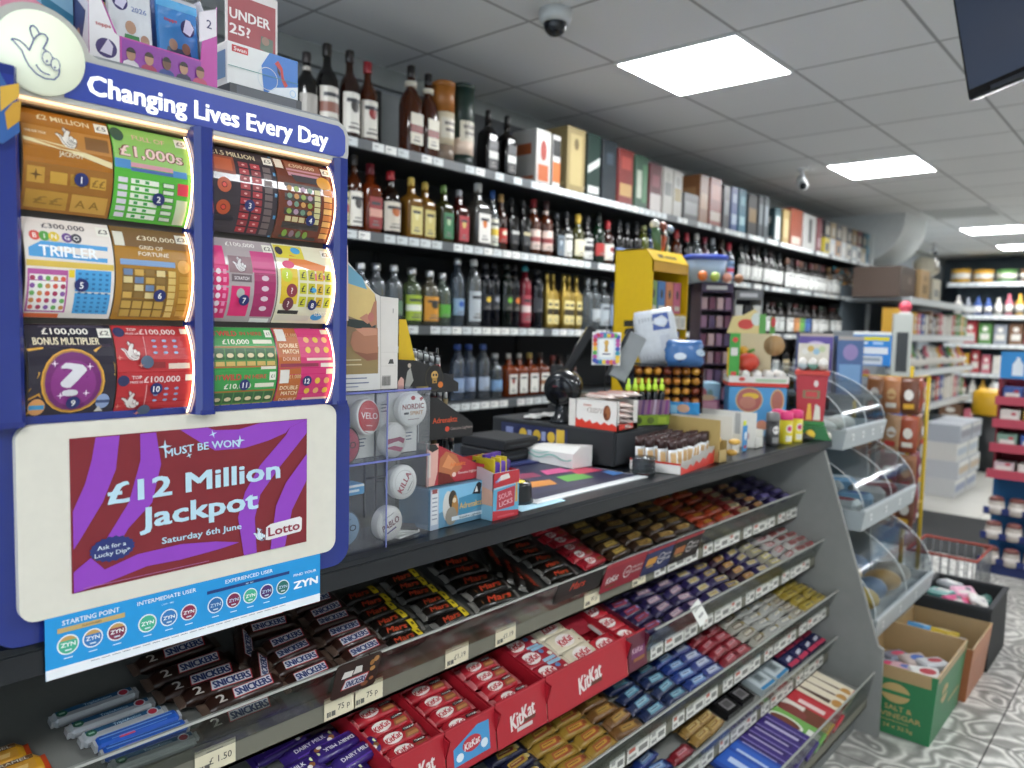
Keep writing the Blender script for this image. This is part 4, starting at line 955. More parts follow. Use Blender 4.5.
def pouch_strip():
    b = MB(); b.box(0, .384, 0, .0015, .0, .0765, '1a93d6/p'); b.box(0, .384, -.0002, .0, .0, .0125, 'e6ebee/p')
    it = [T_('STARTING POINT', .0515, .0665, .066, .0062, 'e6f2fa', b=.02), ('r', .013, .0545, .091, .0605, 'c2a86c'), T_('FLAVOURED', .052, .0575, .022, .0022, '4a4030')]
    it += [T_('INTERMEDIATE USER', .1455, .0672, .078, .0055, 'e6f2fa', b=.02), T_('LOW - MID', .146, .058, .016, .002, 'd0e6f4'), T_('EXPERIENCED USER', .264, .0678, .074, .0055, 'e6f2fa', b=.02), ('r', .200, .0560, .329, .0605, '1d3a78'), T_('MID - MAX', .264, .058, .012, .002, 'd0e6f4'), T_('FIND YOUR', .3565, .0515, .040, .0042, 'e6f2fa', b=.02), T_('ZYN', .358, .036, .042, .0115, 'f2f7fa', b=.07)]
    for x, r, c, top in ((.0245, .0125, '3fae8c', 1), (.0525, .0120, '2f74b8', 1), (.081, .0120, '7a2848', 1), (.119, .0120, '3fae8c', 0), (.147, .0115, '2f74b8', 0), (.174, .0112, '8a2448', 0), (.212, .0115, '2464a4', 0), (.239, .0112, '7a1f48', 0), (.265, .0112, '3fae8c', 0), (.291, .0110, '4a2c6c', 0), (.318, .0110, '1f6a64', 0)):
        it += [('e', x, .0385, r, r, 'dfe9ee'), ('e', x, .0385, r * .86, r * .86, c)]
        if top: it.append(('p', arcpts(x, .0385, r * .86, r * .86, radians(30), radians(150), 10), 'c29a5c'))
        it += [T_('ZYN', x, .039, r * 1.3, r * .42, 'f2f6f6' if x < .2 or x == .265 else 'b9d0e6', b=.03), ('r', x - r * .3, .0385 - r * .6, x + r * .3, .0385 - r * .45, 'cfe0e6'), ('r', x - .005, .0215, x + .005, .0228, 'cfe6f4')]
    it += [('r', .05 + i * .0125, .0135 - .004, .06 + i * .0125, .0142 - .004, '5a6a78') for i in range(22)]
    b.dec(plane((0, -.0003, 0)), it, 'p', .0003, .0002)
    o = b.build('pouch_sign', None, (-.9955, .303, 1.016), R90)
    tag(o, 'bright blue nicotine pouch strength strip hanging below the white poster panel', 'sign')
pouch_strip()
# ================================================================ wrapped bars on the trays
_bars = {}
def bar_mesh(name, L, W, H, col, items, fin=.011, e=5, endcol=None, nub=0):
    key = (name, L, W, H, col)
    if key in _bars:
        return _bars[key]
    b = MB(); n = 16
    def ring(x, hw, hh, zc, ee):
        out = []
        for j in range(n):
            t = 2 * pi * (j + .5) / n; ca, sa = cos(t), sin(t)
            k = (abs(ca) ** ee + abs(sa) ** ee) ** (-1 / ee)
            out.append((x, hw * ca * k, zc + hh * sa * k))
        return out
    h2 = H / 2; x0 = -L / 2
    def sect(x, q):
        return ring(x, W / 2 * (1 - .05 * nub * (q % 2)), h2 * (1 - .18 * nub * (q % 2)), h2, e)
    xs = [x0 + fin + .010 + (L - 2 * fin - .020) * i / (8 if nub else 2) for i in range((8 if nub else 2) + 1)]
    left = [ring(x0, W * .46, .0006, h2 * .8, 4), ring(x0 + fin * .8, W * .43, .0008, h2 * .8, 4)]
    right = [[(-p[0], p[1], p[2]) for p in r] for r in left[::-1]]
    b.loft(left + [ring(x0 + fin, W * .40, h2 * .45, h2 * .85, 3)], endcol or col, True, True)
    b.loft([ring(x0 + fin, W * .40, h2 * .45, h2 * .85, 3)] + [sect(x, i) for i, x in enumerate(xs)] + [ring(-x0 - fin, W * .40, h2 * .45, h2 * .85, 3)], col, True, False)
    b.loft([ring(-x0 - fin, W * .40, h2 * .45, h2 * .85, 3)] + right, endcol or col, True, True)
    def fn(a, c, l):
        m = L / 2 - fin - .0105; a = max(-m, min(m, a)); q = min(.97, abs(2 * c / W)); f = min(1, max(0, (L / 2 - fin - abs(a)) / .010))
        return Vector((a, c, h2 + (h2 * (1 - q ** e) ** (1 / e)) * (.45 + .55 * f) - (0 if f >= 1 else h2 * .15 * (1 - f)) + l))
    b.dec(fn, items, 'f', .0010, .00022, 4)
    me = b.mesh(name); _bars[key] = me
    return me
def box_mesh(name, L, W, H, col, items, fin='p', side=None):
    key = (name, L, W, H, col)
    if key not in _bars:
        b = MB(); b.box(-L / 2, L / 2, -W / 2, W / 2, 0, H, col, .0015)
        b.dec(plane((0, 0, H), *TOP), items, fin)
        if side: b.dec(plane((0, -W / 2, 0)), side, fin)
        _bars[key] = b.mesh(name)
    return _bars[key]

KIND = {}
def kind(k, maker, desc, name='chocolate_bar', cat='chocolate bar'):
    KIND[k] = (maker, desc, name, cat)
def par(x0, x1, y0, y1, sk): return [(x0, y0), (x1, y0), (x1 + sk, y1), (x0 + sk, y1)]
SN = lambda x0, x1, h: [('p', par(x0, x1, -h, h, .006), 'b8343c'), ('p', par(x0 + .0018, x1 - .0018, -h + .0014, h - .0014, .005), 'd9dade'), T_('SNICKERS', (x0 + x1) / 2 + .003, 0, x1 - x0 - .008, h * 1.32, '27386f', b=.06, sh=.12)]
kind('snickers', lambda: bar_mesh('wrapped_bar', .122, .031, .021, '2c1812/f', SN(-.041, .029, .0098), .012, 5, '56453b/f'), 'brown bar with blue lettering')
kind('duo', lambda: bar_mesh('wrapped_bar', .155, .032, .021, '2a1812/f', SN(-.026, .046, .0105) + [T_('2', -.044, 0, .014, .016, 'c9c4bc', b=.03)], .012, 5, '56453b/f'), 'long brown twin bar marked with a big 2')
MA = lambda x: [T_('Mars', x + .0008, -.0008, .052, .0155, '6a4a28', b=.035, sh=.35), T_('Mars', x, 0, .051, .0150, 'b8402c', b=.03, sh=.35)]
kind('mars', lambda: bar_mesh('wrapped_bar', .118, .032, .021, '17130f/f', MA(-.004) + [('e', -.044, .002, .004, .003, '8a8a86')], .012, 5, '6b6964/f'), 'black bar with red script')
kind('marsy', lambda: bar_mesh('wrapped_bar', .118, .031, .021, '16120f/f', MA(-.012) + [('r', .020, -.0135, .034, .0135, 'd2b92c'), ('r', .025, -.004, .031, .004, '6a5c1c')], .012, 5, '6b6964/f'), 'black bar with yellow tab')
kind('marsb', lambda: bar_mesh('wrapped_bar', .140, .036, .022, '15120f/f', [('e', -.052, -.004, .008, .008, '6a4428')] + [T_('Mars', .003, -.001, .070, .0190, '6a4a28', b=.035, sh=.35), T_('Mars', .002, 0, .069, .0185, 'c0402c', b=.03, sh=.35)], .012, 5, '77746e/f'), 'larger black bar with red script')
def KK(x, rx=.022, ry=.0115): return [('e', x, 0, rx, ry, 'e3dcd6'), T_('KitKat', x, 0, rx * 1.75, ry * 1.05, 'b5202c', b=.04, sh=.25, rot=radians(8))]
kind('chunky', lambda: bar_mesh('wrapped_bar', .120, .034, .021, 'a81f2b/f', KK(-.018) + [('p', par(.006, .046, -.012, .001, .006), '8a5432'), ('p', par(.010, .040, -.010, -.004, .004), 'b07a4c'), ('p', par(.008, .042, .003, .010, .003), '2a1f1f'), T_('CHUNKY', .027, .0065, .028, .0042, 'd9d6d0', b=.02)], .012, 5, 'bf6a6c/f'), 'red chunky wafer bar with white oval')
kind('chunkyw', lambda: bar_mesh('wrapped_bar', .120, .034, .021, 'a81f2b/f', KK(-.022) + [('p', par(.000, .052, -.012, .012, .004), 'd9cfae'), ('p', par(.006, .046, -.008, -.002, .004), 'c2b48a'), ('p', par(.004, .040, .004, .010, .003), '6a6a66')], .012, 5, 'b8b8b2/f'), 'red and cream wafer bar')
kind('chunkyp', lambda: bar_mesh('wrapped_bar', .120, .034, .021, 'a81f2b/f', KK(-.022) + [('p', par(.000, .050, -.012, .000, .006), 'a8743c'), ('p', par(.004, .046, .002, .010, .003), 'c9ccd0'), ('p', par(.006, .044, -.008, -.003, .004), '6a3a20')], .012, 5, '9a2a30/f'), 'red wafer bar with silver stripe')
kind('kkblue', lambda: bar_mesh('wrapped_bar', .130, .056, .014, 'a02030/f', [('p', par(.0, .048, -.024, .024, .0), '8ab0c4'), ('p', par(.048, .054, -.024, .024, 0), 'd9c22c')] + KK(-.022, .028, .018) + [('e', .02, .006, .008, .006, '5a7ea8'), ('e', .036, -.008, .007, .006, 'd9d4c4')], .012, 4), 'flat red and pale blue wafer pack')
kind('kkwhite', lambda: bar_mesh('wrapped_bar', .125, .058, .014, 'd2c8ae/f', [('p', [(-.058, -.026), (-.042, -.026), (-.05, .026), (-.058, .026)], 'a8202c')] + KK(-.004, .032, .019) + [('e', .046, .008, .008, .005, 'b8a880'), ('e', .042, -.014, .006, .004, '8a3a2c')], .012, 4, 'c9c0a8/f'), 'flat cream wafer pack with white oval')
kind('kkred', lambda: bar_mesh('wrapped_bar', .120, .056, .014, 'b02430/f', KK(-.008, .030, .018) + [('r', .034, -.018, .046, .0, '6a3420'), ('e', .040, .012, .008, .006, '7a2028')], .012, 4, 'a89c98/f'), 'flat dark red wafer pack')
kind('kksmall', lambda: bar_mesh('wrapped_bar', .115, .033, .018, '9c1f2b/f', KK(-.02) + [('p', par(.008, .030, -.010, .0, .004), '7a4426'), ('r', .034, -.010, .046, .006, 'c9b6b0')], .012, 5), 'red wafer bar')
def DM(tx): return [T_(tx, -.006, .003, .066, .0085, 'dcd8e2', b=.025), ('e', .036, -.006, .006, .005, '8a5a34'), ('e', .042, .004, .005, .004, 'cfd6a0'), ('e', .030, -.009, .005, .004, 'e0dcd4'), ('r', -.05, -.013, .02, -.010, '5a3a9c')]
kind('dairy', lambda: bar_mesh('wrapped_bar', .125, .036, .017, '33206b/f', DM('DAIRY MILK'), .010, 5), 'purple milk chocolate bar with white lettering')
def PAT(l, c1, c2, c3, tab=None):
    it = [('p', par(-l * .30, l * .22, -.010, .008, .006), c1), ('p', par(-l * .25, l * .16, -.005, .004, .004), c2), ('e', l * .28, 0, .007, .006, c3), ('r', -l * .20, -.001, l * .10, .0015, c3)]
    if tab: it.append(('p', [(l * .34, -.013), (l * .42, -.013), (l * .44, .013), (l * .36, .013)], tab))
    return it
for k, col, c1, c2, c3, tab, d, nub in [
    ('caramel', '3a2416/f', 'a8823c', '6a4a24', 'd2b05a', None, 'brown and gold caramel bar', 0), ('toffee', '46301c/f', 'b8923c', 'd2b25a', '2a1a10', None, 'brown bar with gold panel', 0), ('goldbar', '3f2a1a/f', 'b08a44', '8a5a2c', 'd9c07a', None, 'brown bar with gold lettering', 0),
    ('orangeb', 'b8401f/f', '8a2c18', 'd9952c', '3a3a20', 'd2a02c', 'orange sweet bag', 0), ('redgold', '8c231f/f', 'c9b27a', '3a3a2a', 'd9d0b0', 'b8402c', 'red and gold bar', 0), ('purp', '2c2356/f', '5f50a0', '8f86bd', '1d1740', None, 'purple bar with lilac panel', 0),
    ('darkpur', '231b40/f', '3a3160', '57508a', '181230', None, 'dark purple wrapped bar', 0), ('wispa', '2c2058/f', 'a8384a', '7a2c50', '8f86bd', 'c9ac2c', 'purple bar with red panel', 0), ('wispag', '2a2056/f', 'b08a9c', 'd3bcc0', '574a8a', 'cdb52c', 'purple bar with pink white lettering', 0), ('twirl', '2e2360/f', 'cfc6a8', 'd9b93c', '7a70b0', None, 'purple bar with cream panel', 0), ('flake', '33275f/f', 'd2b23a', '4a3a86', 'd9d2b4', 'cdb52c', 'purple and yellow bar', 0), ('dble', '3a1c30/f', 'c2963c', 'a04030', 'dcd0b0', 'c9b02c', 'plum bar with gold lettering', 0),
    ('whitey', 'a8a28c/f', 'd9c95a', 'e2ddd0', '5a4a9a', None, 'cream bar with yellow panel', 0), ('milkyw', 'c9c4bd/f', 'b8343c', 'e2dfda', '8a3038', None, 'white bar with red lettering', 0), ('bueno', 'd6d3cc/f', 'c03a3c', '7a6a62', 'b03038', None, 'white wafer bar', 0),
    ('picnic', '23264a/f', 'c9a43a', '8a2c2c', 'd9c07a', None, 'navy and yellow bar', 0), ('crunch', 'c0932c/f', 'b5522c', 'd9a83c', '8a3c20', None, 'golden yellow bar with red lettering', 0), ('nutty', '8a5a26/f', 'a8762f', 'c49a4a', '4a2c14', None, 'gold brown bumpy bar', 1), ('boost', '1b2c5e/f', '5f9cb8', '9cc4d2', '23386f', 'c9b52c', 'dark blue ribbed bar', 1), ('blues', '20409c/f', '6f9cd2', 'b4c8e6', '15296a', None, 'bright blue shiny bar', 1), ('blusil', '3a4a9c/f', 'a9b4d6', 'cfd6e6', '20306a', None, 'blue and silver bar', 0),
    ('redsh', '9c1a28/f', 'b8404a', 'd99aa0', '6a1018', None, 'glossy red bar', 0), ('whbrn', 'bdb8a8/f', '6a5238', 'd9d6cc', 'a8923c', None, 'white bar with brown picture', 0), ('whgrey', 'c4c4bb/f', '8f928f', 'e0e0da', 'b89a3c', 'b89a3c', 'silver white bar', 0), ('yelpur', 'b89c30/f', 'd2bc4a', '8a7420', '3a2c60', None, 'yellow bar with purple ends', 0), ('goldwf', 'b58a3c/f', 'd6b468', '96662a', 'e0cc90', None, 'small golden wafer pack', 1)]:
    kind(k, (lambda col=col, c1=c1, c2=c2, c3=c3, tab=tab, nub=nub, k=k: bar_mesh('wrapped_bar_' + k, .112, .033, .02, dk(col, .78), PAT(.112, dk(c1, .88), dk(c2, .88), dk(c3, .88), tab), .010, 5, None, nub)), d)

def column(t, y, s0, pitch, n, k, where, group, h=0.0, jy=.007, jr=.11, lift=.004, dup=None):
    """n bars side by side, the first at the front edge, running back under the tier above"""
    mk, d, nm, cat = KIND[k]
    for i in range(n):
        lab = '%s, %s from front %s' % (d, ordn(i + 1), where)
        M = TM(t, s0 + pitch * i, y + jit(jy), h + (i % 2) * .0012 + lift, jit(jr), radians(4) + jit(.09), jit(.03))
        place(mk(), nm, lab, cat, M, group)
B = 'bars on the top tray'
# --- top tray
for i, (s, yy) in enumerate(((.088, .278), (.060, .292))):
    me = bar_mesh('wrapped_bar', .118, .034, .022, 'd39a28/f', [('p', par(-.050, .044, -.012, .003, .004), 'c08a34'), ('p', par(-.052, .048, .005, .012, .002), '6a4a2c'), ('p', par(-.03, .03, -.009, -.002, .002), 'd9b270'), T_('CARAMEL', .01, .0085, .05, .0048, 'c9c4b4', b=.02)], .008, 5, 'c9481f/f')
    place(me, 'chocolate_bar', ['orange yellow caramel bar at the bottom left edge, farther back', 'orange yellow caramel bar at the bottom left edge, nearer the front'][i], 'chocolate bar', TM(1, s, yy, .003 + .003 * (1 - i), jit(.03), radians(4)), 'caramel bars at the left')
def gum(col, top, it):
    key = ('gum', col)
    if key not in _bars:
        b = MB(); L, W, H = .118, .0215, .017
        b.box(-L / 2, L / 2, -W / 2, W / 2, 0, H, col, .004)
        b.dec(plane((0, 0, H), *TOP), [('r', -L * .46, -.0002, L * .46, W * .34, top)] + it, 'f', .0003, .0002)
        b.dec(plane((0, -W / 2, 0)), [('r', -L * .46, .005, L * .46, .0075, '8d9096'), ('r', -L * .46, .0095, L * .46, .0135, top if col[0] != 'a' else 'c9ccd0')], 'f')
        for sx in (-1, 1):
            b.prism([(-W * .36, .003), (W * .36, .003), (W * .30, H * .85), (-W * .30, H * .85)], sx * L / 2, sx * (L / 2 + .004), 'a9acb0/f', 'x')
        _bars[key] = b.mesh('tube')
    return _bars[key]
SILV = lambda: gum('a8adb2/f', '2c567a', [T_('TripleAction', .004, .003, .040, .0048, 'aecbe0', b=.015), ('e', -.047, .001, .0075, .0058, '2c5f4a'), ('r', -.051, -.0005, -.043, .0025, '9ac0a8'), ('e', .041, .001, .0085, .0070, 'c4ccd6'), ('e', .041, .001, .0065, .0052, 'b03446')])
BLU = lambda: gum('2257b4/f', '1d4796', [('r', -.055, .001, .050, .0035, '6a92d2'), ('r', -.050, .006, .050, .0072, '4a78c2'), ('r', -.030, -.008, -.008, -.003, 'd04a6a'), ('r', -.04, -.005, .04, -.0035, '6a92d2')])
for i, (s, yy, mk, d) in enumerate(((.128, .437, SILV, 'silver mint tube with teal stripe, farthest back of three'), (.096, .449, SILV, 'silver mint tube with teal stripe, middle of three'), (.070, .458, SILV, 'silver mint tube with teal stripe, just behind the blue tubes'), (.046, .468, BLU, 'bright blue mint tube, farther back of the two'), (.023, .470, BLU, 'bright blue mint tube with pink patch, nearer the front'), (.0, .474, SILV, 'silver mint tube behind the clear tray front'), )):
    place(mk(), 'mint_tube', d, 'mint tube', TM(1, s + .006, yy, .003 + (.006 if 2 < i < 5 else 0), jit(.03), radians(3)), 'mint tubes on the top tray')
for i, (s, yy, rz, h) in enumerate(((.188, .585, .05, .006), (.140, .588, .02, .008), (.104, .592, .0, .009), (.074, .612, -.03, .012), (.040, .632, .04, .016), (.008, .61, .0, .003))):
    place(KIND['duo'][0](), 'chocolate_bar', 'long brown twin bar with a big 2, %s from the front beside the mint tubes' % ordn(6 - i), 'chocolate bar', TM(1, s, yy, h, rz, radians(5)), 'twin bars on the top tray')
column(1, .757, .028, .032, 4, 'snickers', 'of the row right of the twin bars', B, .010)
for i, (s, h) in enumerate(((.172, .016), (.196, .02))):
    place(KIND['snickers'][0](), 'chocolate_bar', 'dark brown wrapped bar at the back of its row, %s' % ('just under the blue sign' if i else 'in front of the rearmost one'), 'chocolate bar', TM(1, s, .752 + .006 * i, h, -.04, .1), B)
column(1, .868, .036, .033, 6, 'snickers', 'of the row beside the yellow tabs', B, .010)
for i in range(2):
    place(KIND['snickers'][0](), 'chocolate_bar', 'dark brown bar standing askew between two brown rows, %s one' % ('upper', 'lower')[i], 'chocolate bar', TM(1, .15 - .07 * i, .685 - .008 * i, .012, 1.15, .5), B)
column(1, .975, .026, .031, 6, 'marsy', 'of the row beside the brown bars', B, .008)
column(1, 1.098, .036, .032, 6, 'marsy', 'of the second row with yellow tabs', B, .010)
column(1, 1.245, .040, .038, 5, 'marsb', 'in the row of larger black bars', B, .012)
for i in range(5):
    place(KIND['mars'][0](), 'chocolate_bar', 'black bar lying crosswise in the dark gap, %s from the front' % ordn(i + 1), 'chocolate bar', TM(1, .06 + .034 * i, 1.365 + jit(.01), .012, 1.2 + jit(.2), .2), B)
column(1, 1.478, .044, .034, 6, 'mars', 'of the row behind the black card', B, .014)
column(1, 1.622, .052, .034, 6, 'kksmall', 'of the red row beside the black bars', B, .012)
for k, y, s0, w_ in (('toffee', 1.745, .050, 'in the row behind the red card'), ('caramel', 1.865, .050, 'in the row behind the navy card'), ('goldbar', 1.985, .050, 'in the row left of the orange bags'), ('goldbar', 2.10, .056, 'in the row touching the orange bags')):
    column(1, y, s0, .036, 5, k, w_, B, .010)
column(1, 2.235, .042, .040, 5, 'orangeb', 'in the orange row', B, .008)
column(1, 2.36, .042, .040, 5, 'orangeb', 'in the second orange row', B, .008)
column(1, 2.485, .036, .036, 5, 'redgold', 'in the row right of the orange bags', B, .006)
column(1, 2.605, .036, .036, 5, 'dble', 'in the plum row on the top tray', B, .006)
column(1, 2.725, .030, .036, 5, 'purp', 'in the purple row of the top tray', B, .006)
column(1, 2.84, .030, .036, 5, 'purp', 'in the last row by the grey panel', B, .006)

# cardboard fronts of the top tray
def front_card(t, y0, y1, h0, h1, col, items, name, label, out=.036, lean=16):
    x, z, deg, dp = TIER[t]
    W = y1 - y0
    b = MB(); b.prism(rrect(-W / 2, W / 2, 0, h1 - h0, .006), -.0012, 0, col, 'y'); b.dec(plane((0, -.0012, 0)), items, 'p', .0004, .0003)
    o = b.build(name)
    o.matrix_world = Matrix.Translation((x + out, (y0 + y1) / 2, z + h0)) @ Matrix.Rotation(R90, 4, 'Z') @ Matrix.Rotation(radians(lean), 4, 'X')
    tag(o, label, 'shelf sign')
front_card(1, .765, .862, .048, .120, '2a1712/p', [('p', par(-.030, .022, .014, .036, .006), 'b8343c'), ('p', par(-.028, .020, .016, .034, .005), 'd9dade'), T_('SNICKERS', .0, .025, .043, .0135, '27386f', b=.035, sh=.15), ('p', [(-.034, .040), (-.012, .040), (-.010, .052), (-.030, .054)], 'e0ddd6'), ('p', [(-.010, .042), (.010, .042), (.008, .056), (-.006, .058)], 'd6d3cc'), ('e', .034, .040, .006, .005, 'b8864c'), ('e', .030, .054, .005, .006, 'a8763c'), ('e', .038, .060, .006, .006, 'b8864c'), ('e', .022, .012, .008, .005, '8a5434'), ('e', .036, .018, .005, .004, '9a6238')], 'tray_front_card', 'dark brown card with nuts and blue lettering on the tray front', .013, 18)
front_card(1, 1.385, 1.57, .058, .122, '161311/p', [T_('Mars', -.01, .034, .060, .022, 'b8402c', b=.03, sh=.3), ('r', -.08, .004, -.02, .012, '2a2420')], 'tray_front_card', 'black card with red script lettering on the tray front', .013, 18)
CARDS = [(1.575, 1.765, '8c2230', 'KitKat', 'red carton front with white lettering, left of the navy one'), (1.768, 1.915, '26305a', '', 'navy carton front with gold lettering between red and black ones'), (1.918, 2.085, '231c1c', '', 'black carton front with orange lettering')]
for y0, y1, c, tx, d in CARDS:
    W = y1 - y0
    it = [('r', -W / 2, .072, W / 2, .082, '9c2a36')]
    if tx: it += [T_(tx, -.052, .036, .054, .020, 'ded6d2', b=.03, sh=.2, rot=radians(4)), ('p', par(-.075, -.03, .012, .018, .0), '6a3c24')]
    else: it += [('p', par(-W * .42, -W * .08, .030, .052, .004), 'c9923c' if 'navy' in d else 'a8683c'), ('r', -W * .36, .022, -W * .12, .026, 'b59a5a')]
    it += [('o', .016, .040, .015, .018, 'ded9d4'), T_('SAVE', .016, .040, .018, .008, 'ded9d4', b=.02), T_('100% COCOA', .062 if tx else .05, .048, .046 if tx else .034, .007, 'd9d4d0', b=.02), T_('SOURCED', .062 if tx else .05, .034, .046 if tx else .034, .007, 'd9d4d0', b=.02)]
    front_card(1, y0, y1, .034, .118, c, it, 'shelf_card', d, .010, 18)

# --- second tray
B = 'bars on the second tray'
for i, (s, y, rz, tx) in enumerate(((.132, .770, .10, 0), (.105, .800, 3.2, 0), (.066, .822, .12, 0), (.038, .77, .05, 0), (.16, .72, .1, 0), (.09, .70, .05, 0), (.05, .65, .1, 0))):
    place(KIND['dairy'][0](), 'chocolate_bar', 'purple milk chocolate bar at the near end of the second tray, %s of seven' % ordn(i + 1), 'chocolate bar', TM(2, s, y, .010 + .004 * (i % 3), rz, .08), 'purple bars on the second tray')
def carton(t, y0, y1, dp, h, label, col='a81d2b/p', pic=None, fh=None, s0=-.012):
    """open display carton: floor, low sides, back and a printed front flap hanging over the tray edge"""
    W = y1 - y0; g = .0015
    th = thing('display_carton', label, 'display carton', (0, 0, 0), 0, 'display cartons on the second tray')
    th.matrix_world = TM(t, s0, (y0 + y1) / 2, .001)
    b = MB(); b.box(-W / 2, W / 2, 0, dp, 0, g, col)
    for sx in (-1, 1): b.box(sx * W / 2 - (g if sx > 0 else 0), sx * W / 2 + (0 if sx > 0 else g), 0, dp, 0, h * .9, col)
    b.box(-W / 2, W / 2, dp - g, dp, 0, h * 1.0, col)
    b.build('carton_body', th)
    f = MB(); f.box(-W / 2, W / 2, -.002, 0, h * -.8, h * 1.15, col); f.box(-W / 2, W / 2, -.004, .002, h * 1.12, h * 1.17, 'b8303c/p')
    f.dec(plane((0, -.002, h * .15)), pic or [('e', 0, 0, W * .26, h * .42, 'e0d6d2'), T_('KitKat', 0, 0, W * .42, h * .42, 'b01c2a', b=.04, sh=.2, rot=radians(6))], 'p', .0004)
    o = f.build('front_flap', th); o.rotation_euler = (radians(-TIER[t][2]) - .12, 0, 0)
    return th
WK = lambda W, h: [T_('KitKat', 0, .0, W * .62, h * .60, 'dcd2ce', b=.035, sh=.22, rot=radians(10)), ('p', par(W * .0, W * .30, -h * .34, -h * .20, .004), '5a2c1c')]
carton(2, .845, .972, .22, .046, 'red carton of chunky wafer bars, nearest of the four', pic=WK(.12, .05))
carton(2, .976, 1.112, .22, .046, 'red carton with a bright blue picture on its front', pic=[('p', [(-.05, -.030), (.05, -.030), (.05, .028), (.018, .030), (-.05, .004)], '3f8cc0'), ('e', .0, .0, .026, .015, 'b02634'), T_('KitKat', 0, 0, .044, .014, 'e3dcd8', b=.03, sh=.2, rot=.1), ('e', -.034, -.016, .010, .008, 'd9e2e8'), ('e', .034, -.012, .010, .009, 'c9d9e2')])
carton(2, 1.116, 1.275, .22, .048, 'red carton with white lettering, third along the second tray', pic=WK(.13, .055) + [('r', -.02, -.030, .03, -.022, 'c9c0bc')])
carton(2, 1.279, 1.595, .22, .050, 'wide red carton with white lettering and flat wafer packs', pic=WK(.15, .065))
carton(2, 1.60, 1.685, .22, .046, 'narrow plum carton front beside the purple bars', '5a1c30/p', [('p', par(-.03, .03, -.015, .010, .006), '6a2a5a'), T_('KitKat', 0, .004, .05, .014, 'c9a8b0', b=.02, sh=.2), ('p', par(-.02, .03, -.024, -.016, .002), '8a5a2c')])
column(2, .910, .024, .036, 5, 'chunky', 'in the nearest red carton', B, .012, .002, .03)
column(2, 1.045, .024, .036, 5, 'chunkyw', 'in the carton with the blue picture', B, .010, .002, .03)
column(2, 1.192, .024, .036, 5, 'chunkyp', 'in the third red carton', B, .014, .002, .03)
column(2, 1.345, .034, .052, 3, 'kkblue', 'in the wide red carton', B, .018, .001, .03)
column(2, 1.455, .036, .054, 3, 'kkwhite', 'in the wide red carton', B, .022, .001, .03)
place(box_mesh('red_insert', .10, .11, .003, '8c1626/p', [('r', -.045, -.05, .045, .05, '8a1828')]), 'folded_board', 'plain dark red folded carton lid showing inside the wide carton', 'carton lid', TM(2, .150, 1.540, .034, 0, .25))
column(2, 1.545, .030, .056, 1, 'kkred', 'below the folded red lid', B, .022, .001, .03)
column(2, 1.638, .030, .056, 4, 'kkred', 'in the plum carton', B, .016, .001, .05)
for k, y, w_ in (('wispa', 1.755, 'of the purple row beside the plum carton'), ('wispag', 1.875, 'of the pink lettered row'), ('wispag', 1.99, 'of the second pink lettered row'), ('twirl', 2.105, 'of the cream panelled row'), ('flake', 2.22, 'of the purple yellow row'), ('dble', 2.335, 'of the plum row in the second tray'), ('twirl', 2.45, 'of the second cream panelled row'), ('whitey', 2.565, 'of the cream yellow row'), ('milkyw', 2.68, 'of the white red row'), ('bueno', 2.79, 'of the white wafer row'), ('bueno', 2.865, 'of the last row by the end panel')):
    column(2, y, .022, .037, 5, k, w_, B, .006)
# loose ticket stuck on the clear front
b = MB(); b.box(-.024, .024, 0, .0012, -.030, .030, 'dcdcd6/p'); b.dec(plane((0, 0, 0)), [('r', -.016, .01, .012, .016, 'a9a9a4'), ('r', -.012, -.012, .014, -.004, '9a9a96')])
o = b.build('loose_ticket'); o.matrix_world = Matrix.Translation((-.975, 1.915, .672)) @ Matrix.Rotation(R90, 4, 'Z') @ Matrix.Rotation(-.35, 4, 'Y') @ Matrix.Rotation(-.4, 4, 'X')
tag(o, 'loose white price ticket tilted on the clear front of the second tray', 'ticket')

# --- third tray
B = 'bars on the third tray'
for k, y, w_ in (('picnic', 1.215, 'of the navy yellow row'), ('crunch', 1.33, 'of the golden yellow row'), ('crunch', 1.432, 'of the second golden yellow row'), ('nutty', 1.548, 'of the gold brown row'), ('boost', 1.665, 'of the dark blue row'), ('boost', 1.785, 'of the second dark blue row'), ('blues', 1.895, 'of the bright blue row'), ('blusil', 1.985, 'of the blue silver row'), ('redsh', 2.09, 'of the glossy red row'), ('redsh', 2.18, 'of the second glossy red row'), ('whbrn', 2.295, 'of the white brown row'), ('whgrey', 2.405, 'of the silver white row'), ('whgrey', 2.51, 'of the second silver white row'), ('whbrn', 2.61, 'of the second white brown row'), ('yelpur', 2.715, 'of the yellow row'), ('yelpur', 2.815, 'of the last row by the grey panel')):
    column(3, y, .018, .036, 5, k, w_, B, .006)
# --- fourth tray
B = 'packs on the fourth tray'
def packs(t, y, s0, pitch, n, me, nm, d, cat, where, grp, h=.003, rz=0):
    for i in range(n):
        place(me, nm, '%s, %s from front %s' % (d, ordn(i + 1), where), cat, TM(t, s0 + pitch * i, y + jit(.003), h + .002 * (i % 2), rz + jit(.03), .05), grp)
column(4, 1.71, .03, .036, 2, 'blues', 'in the gap before the golden packs', B)
column(4, 1.83, .02, .036, 1, 'redsh', 'alone in the gap', B)
column(4, 1.935, .02, .034, 4, 'goldwf', 'of the golden packs', B, .008)
column(4, 2.01, .02, .034, 4, 'goldwf', 'of the second golden packs', B, .010)
bk = box_mesh('tin', .085, .062, .024, '1b1a1b/g', [('r', -.024, -.018, .024, .018, '7d7a7a'), ('r', -.018, -.012, .018, .012, '4a4848'), ('r', -.04, .022, .04, .024, '4a4a4c')])
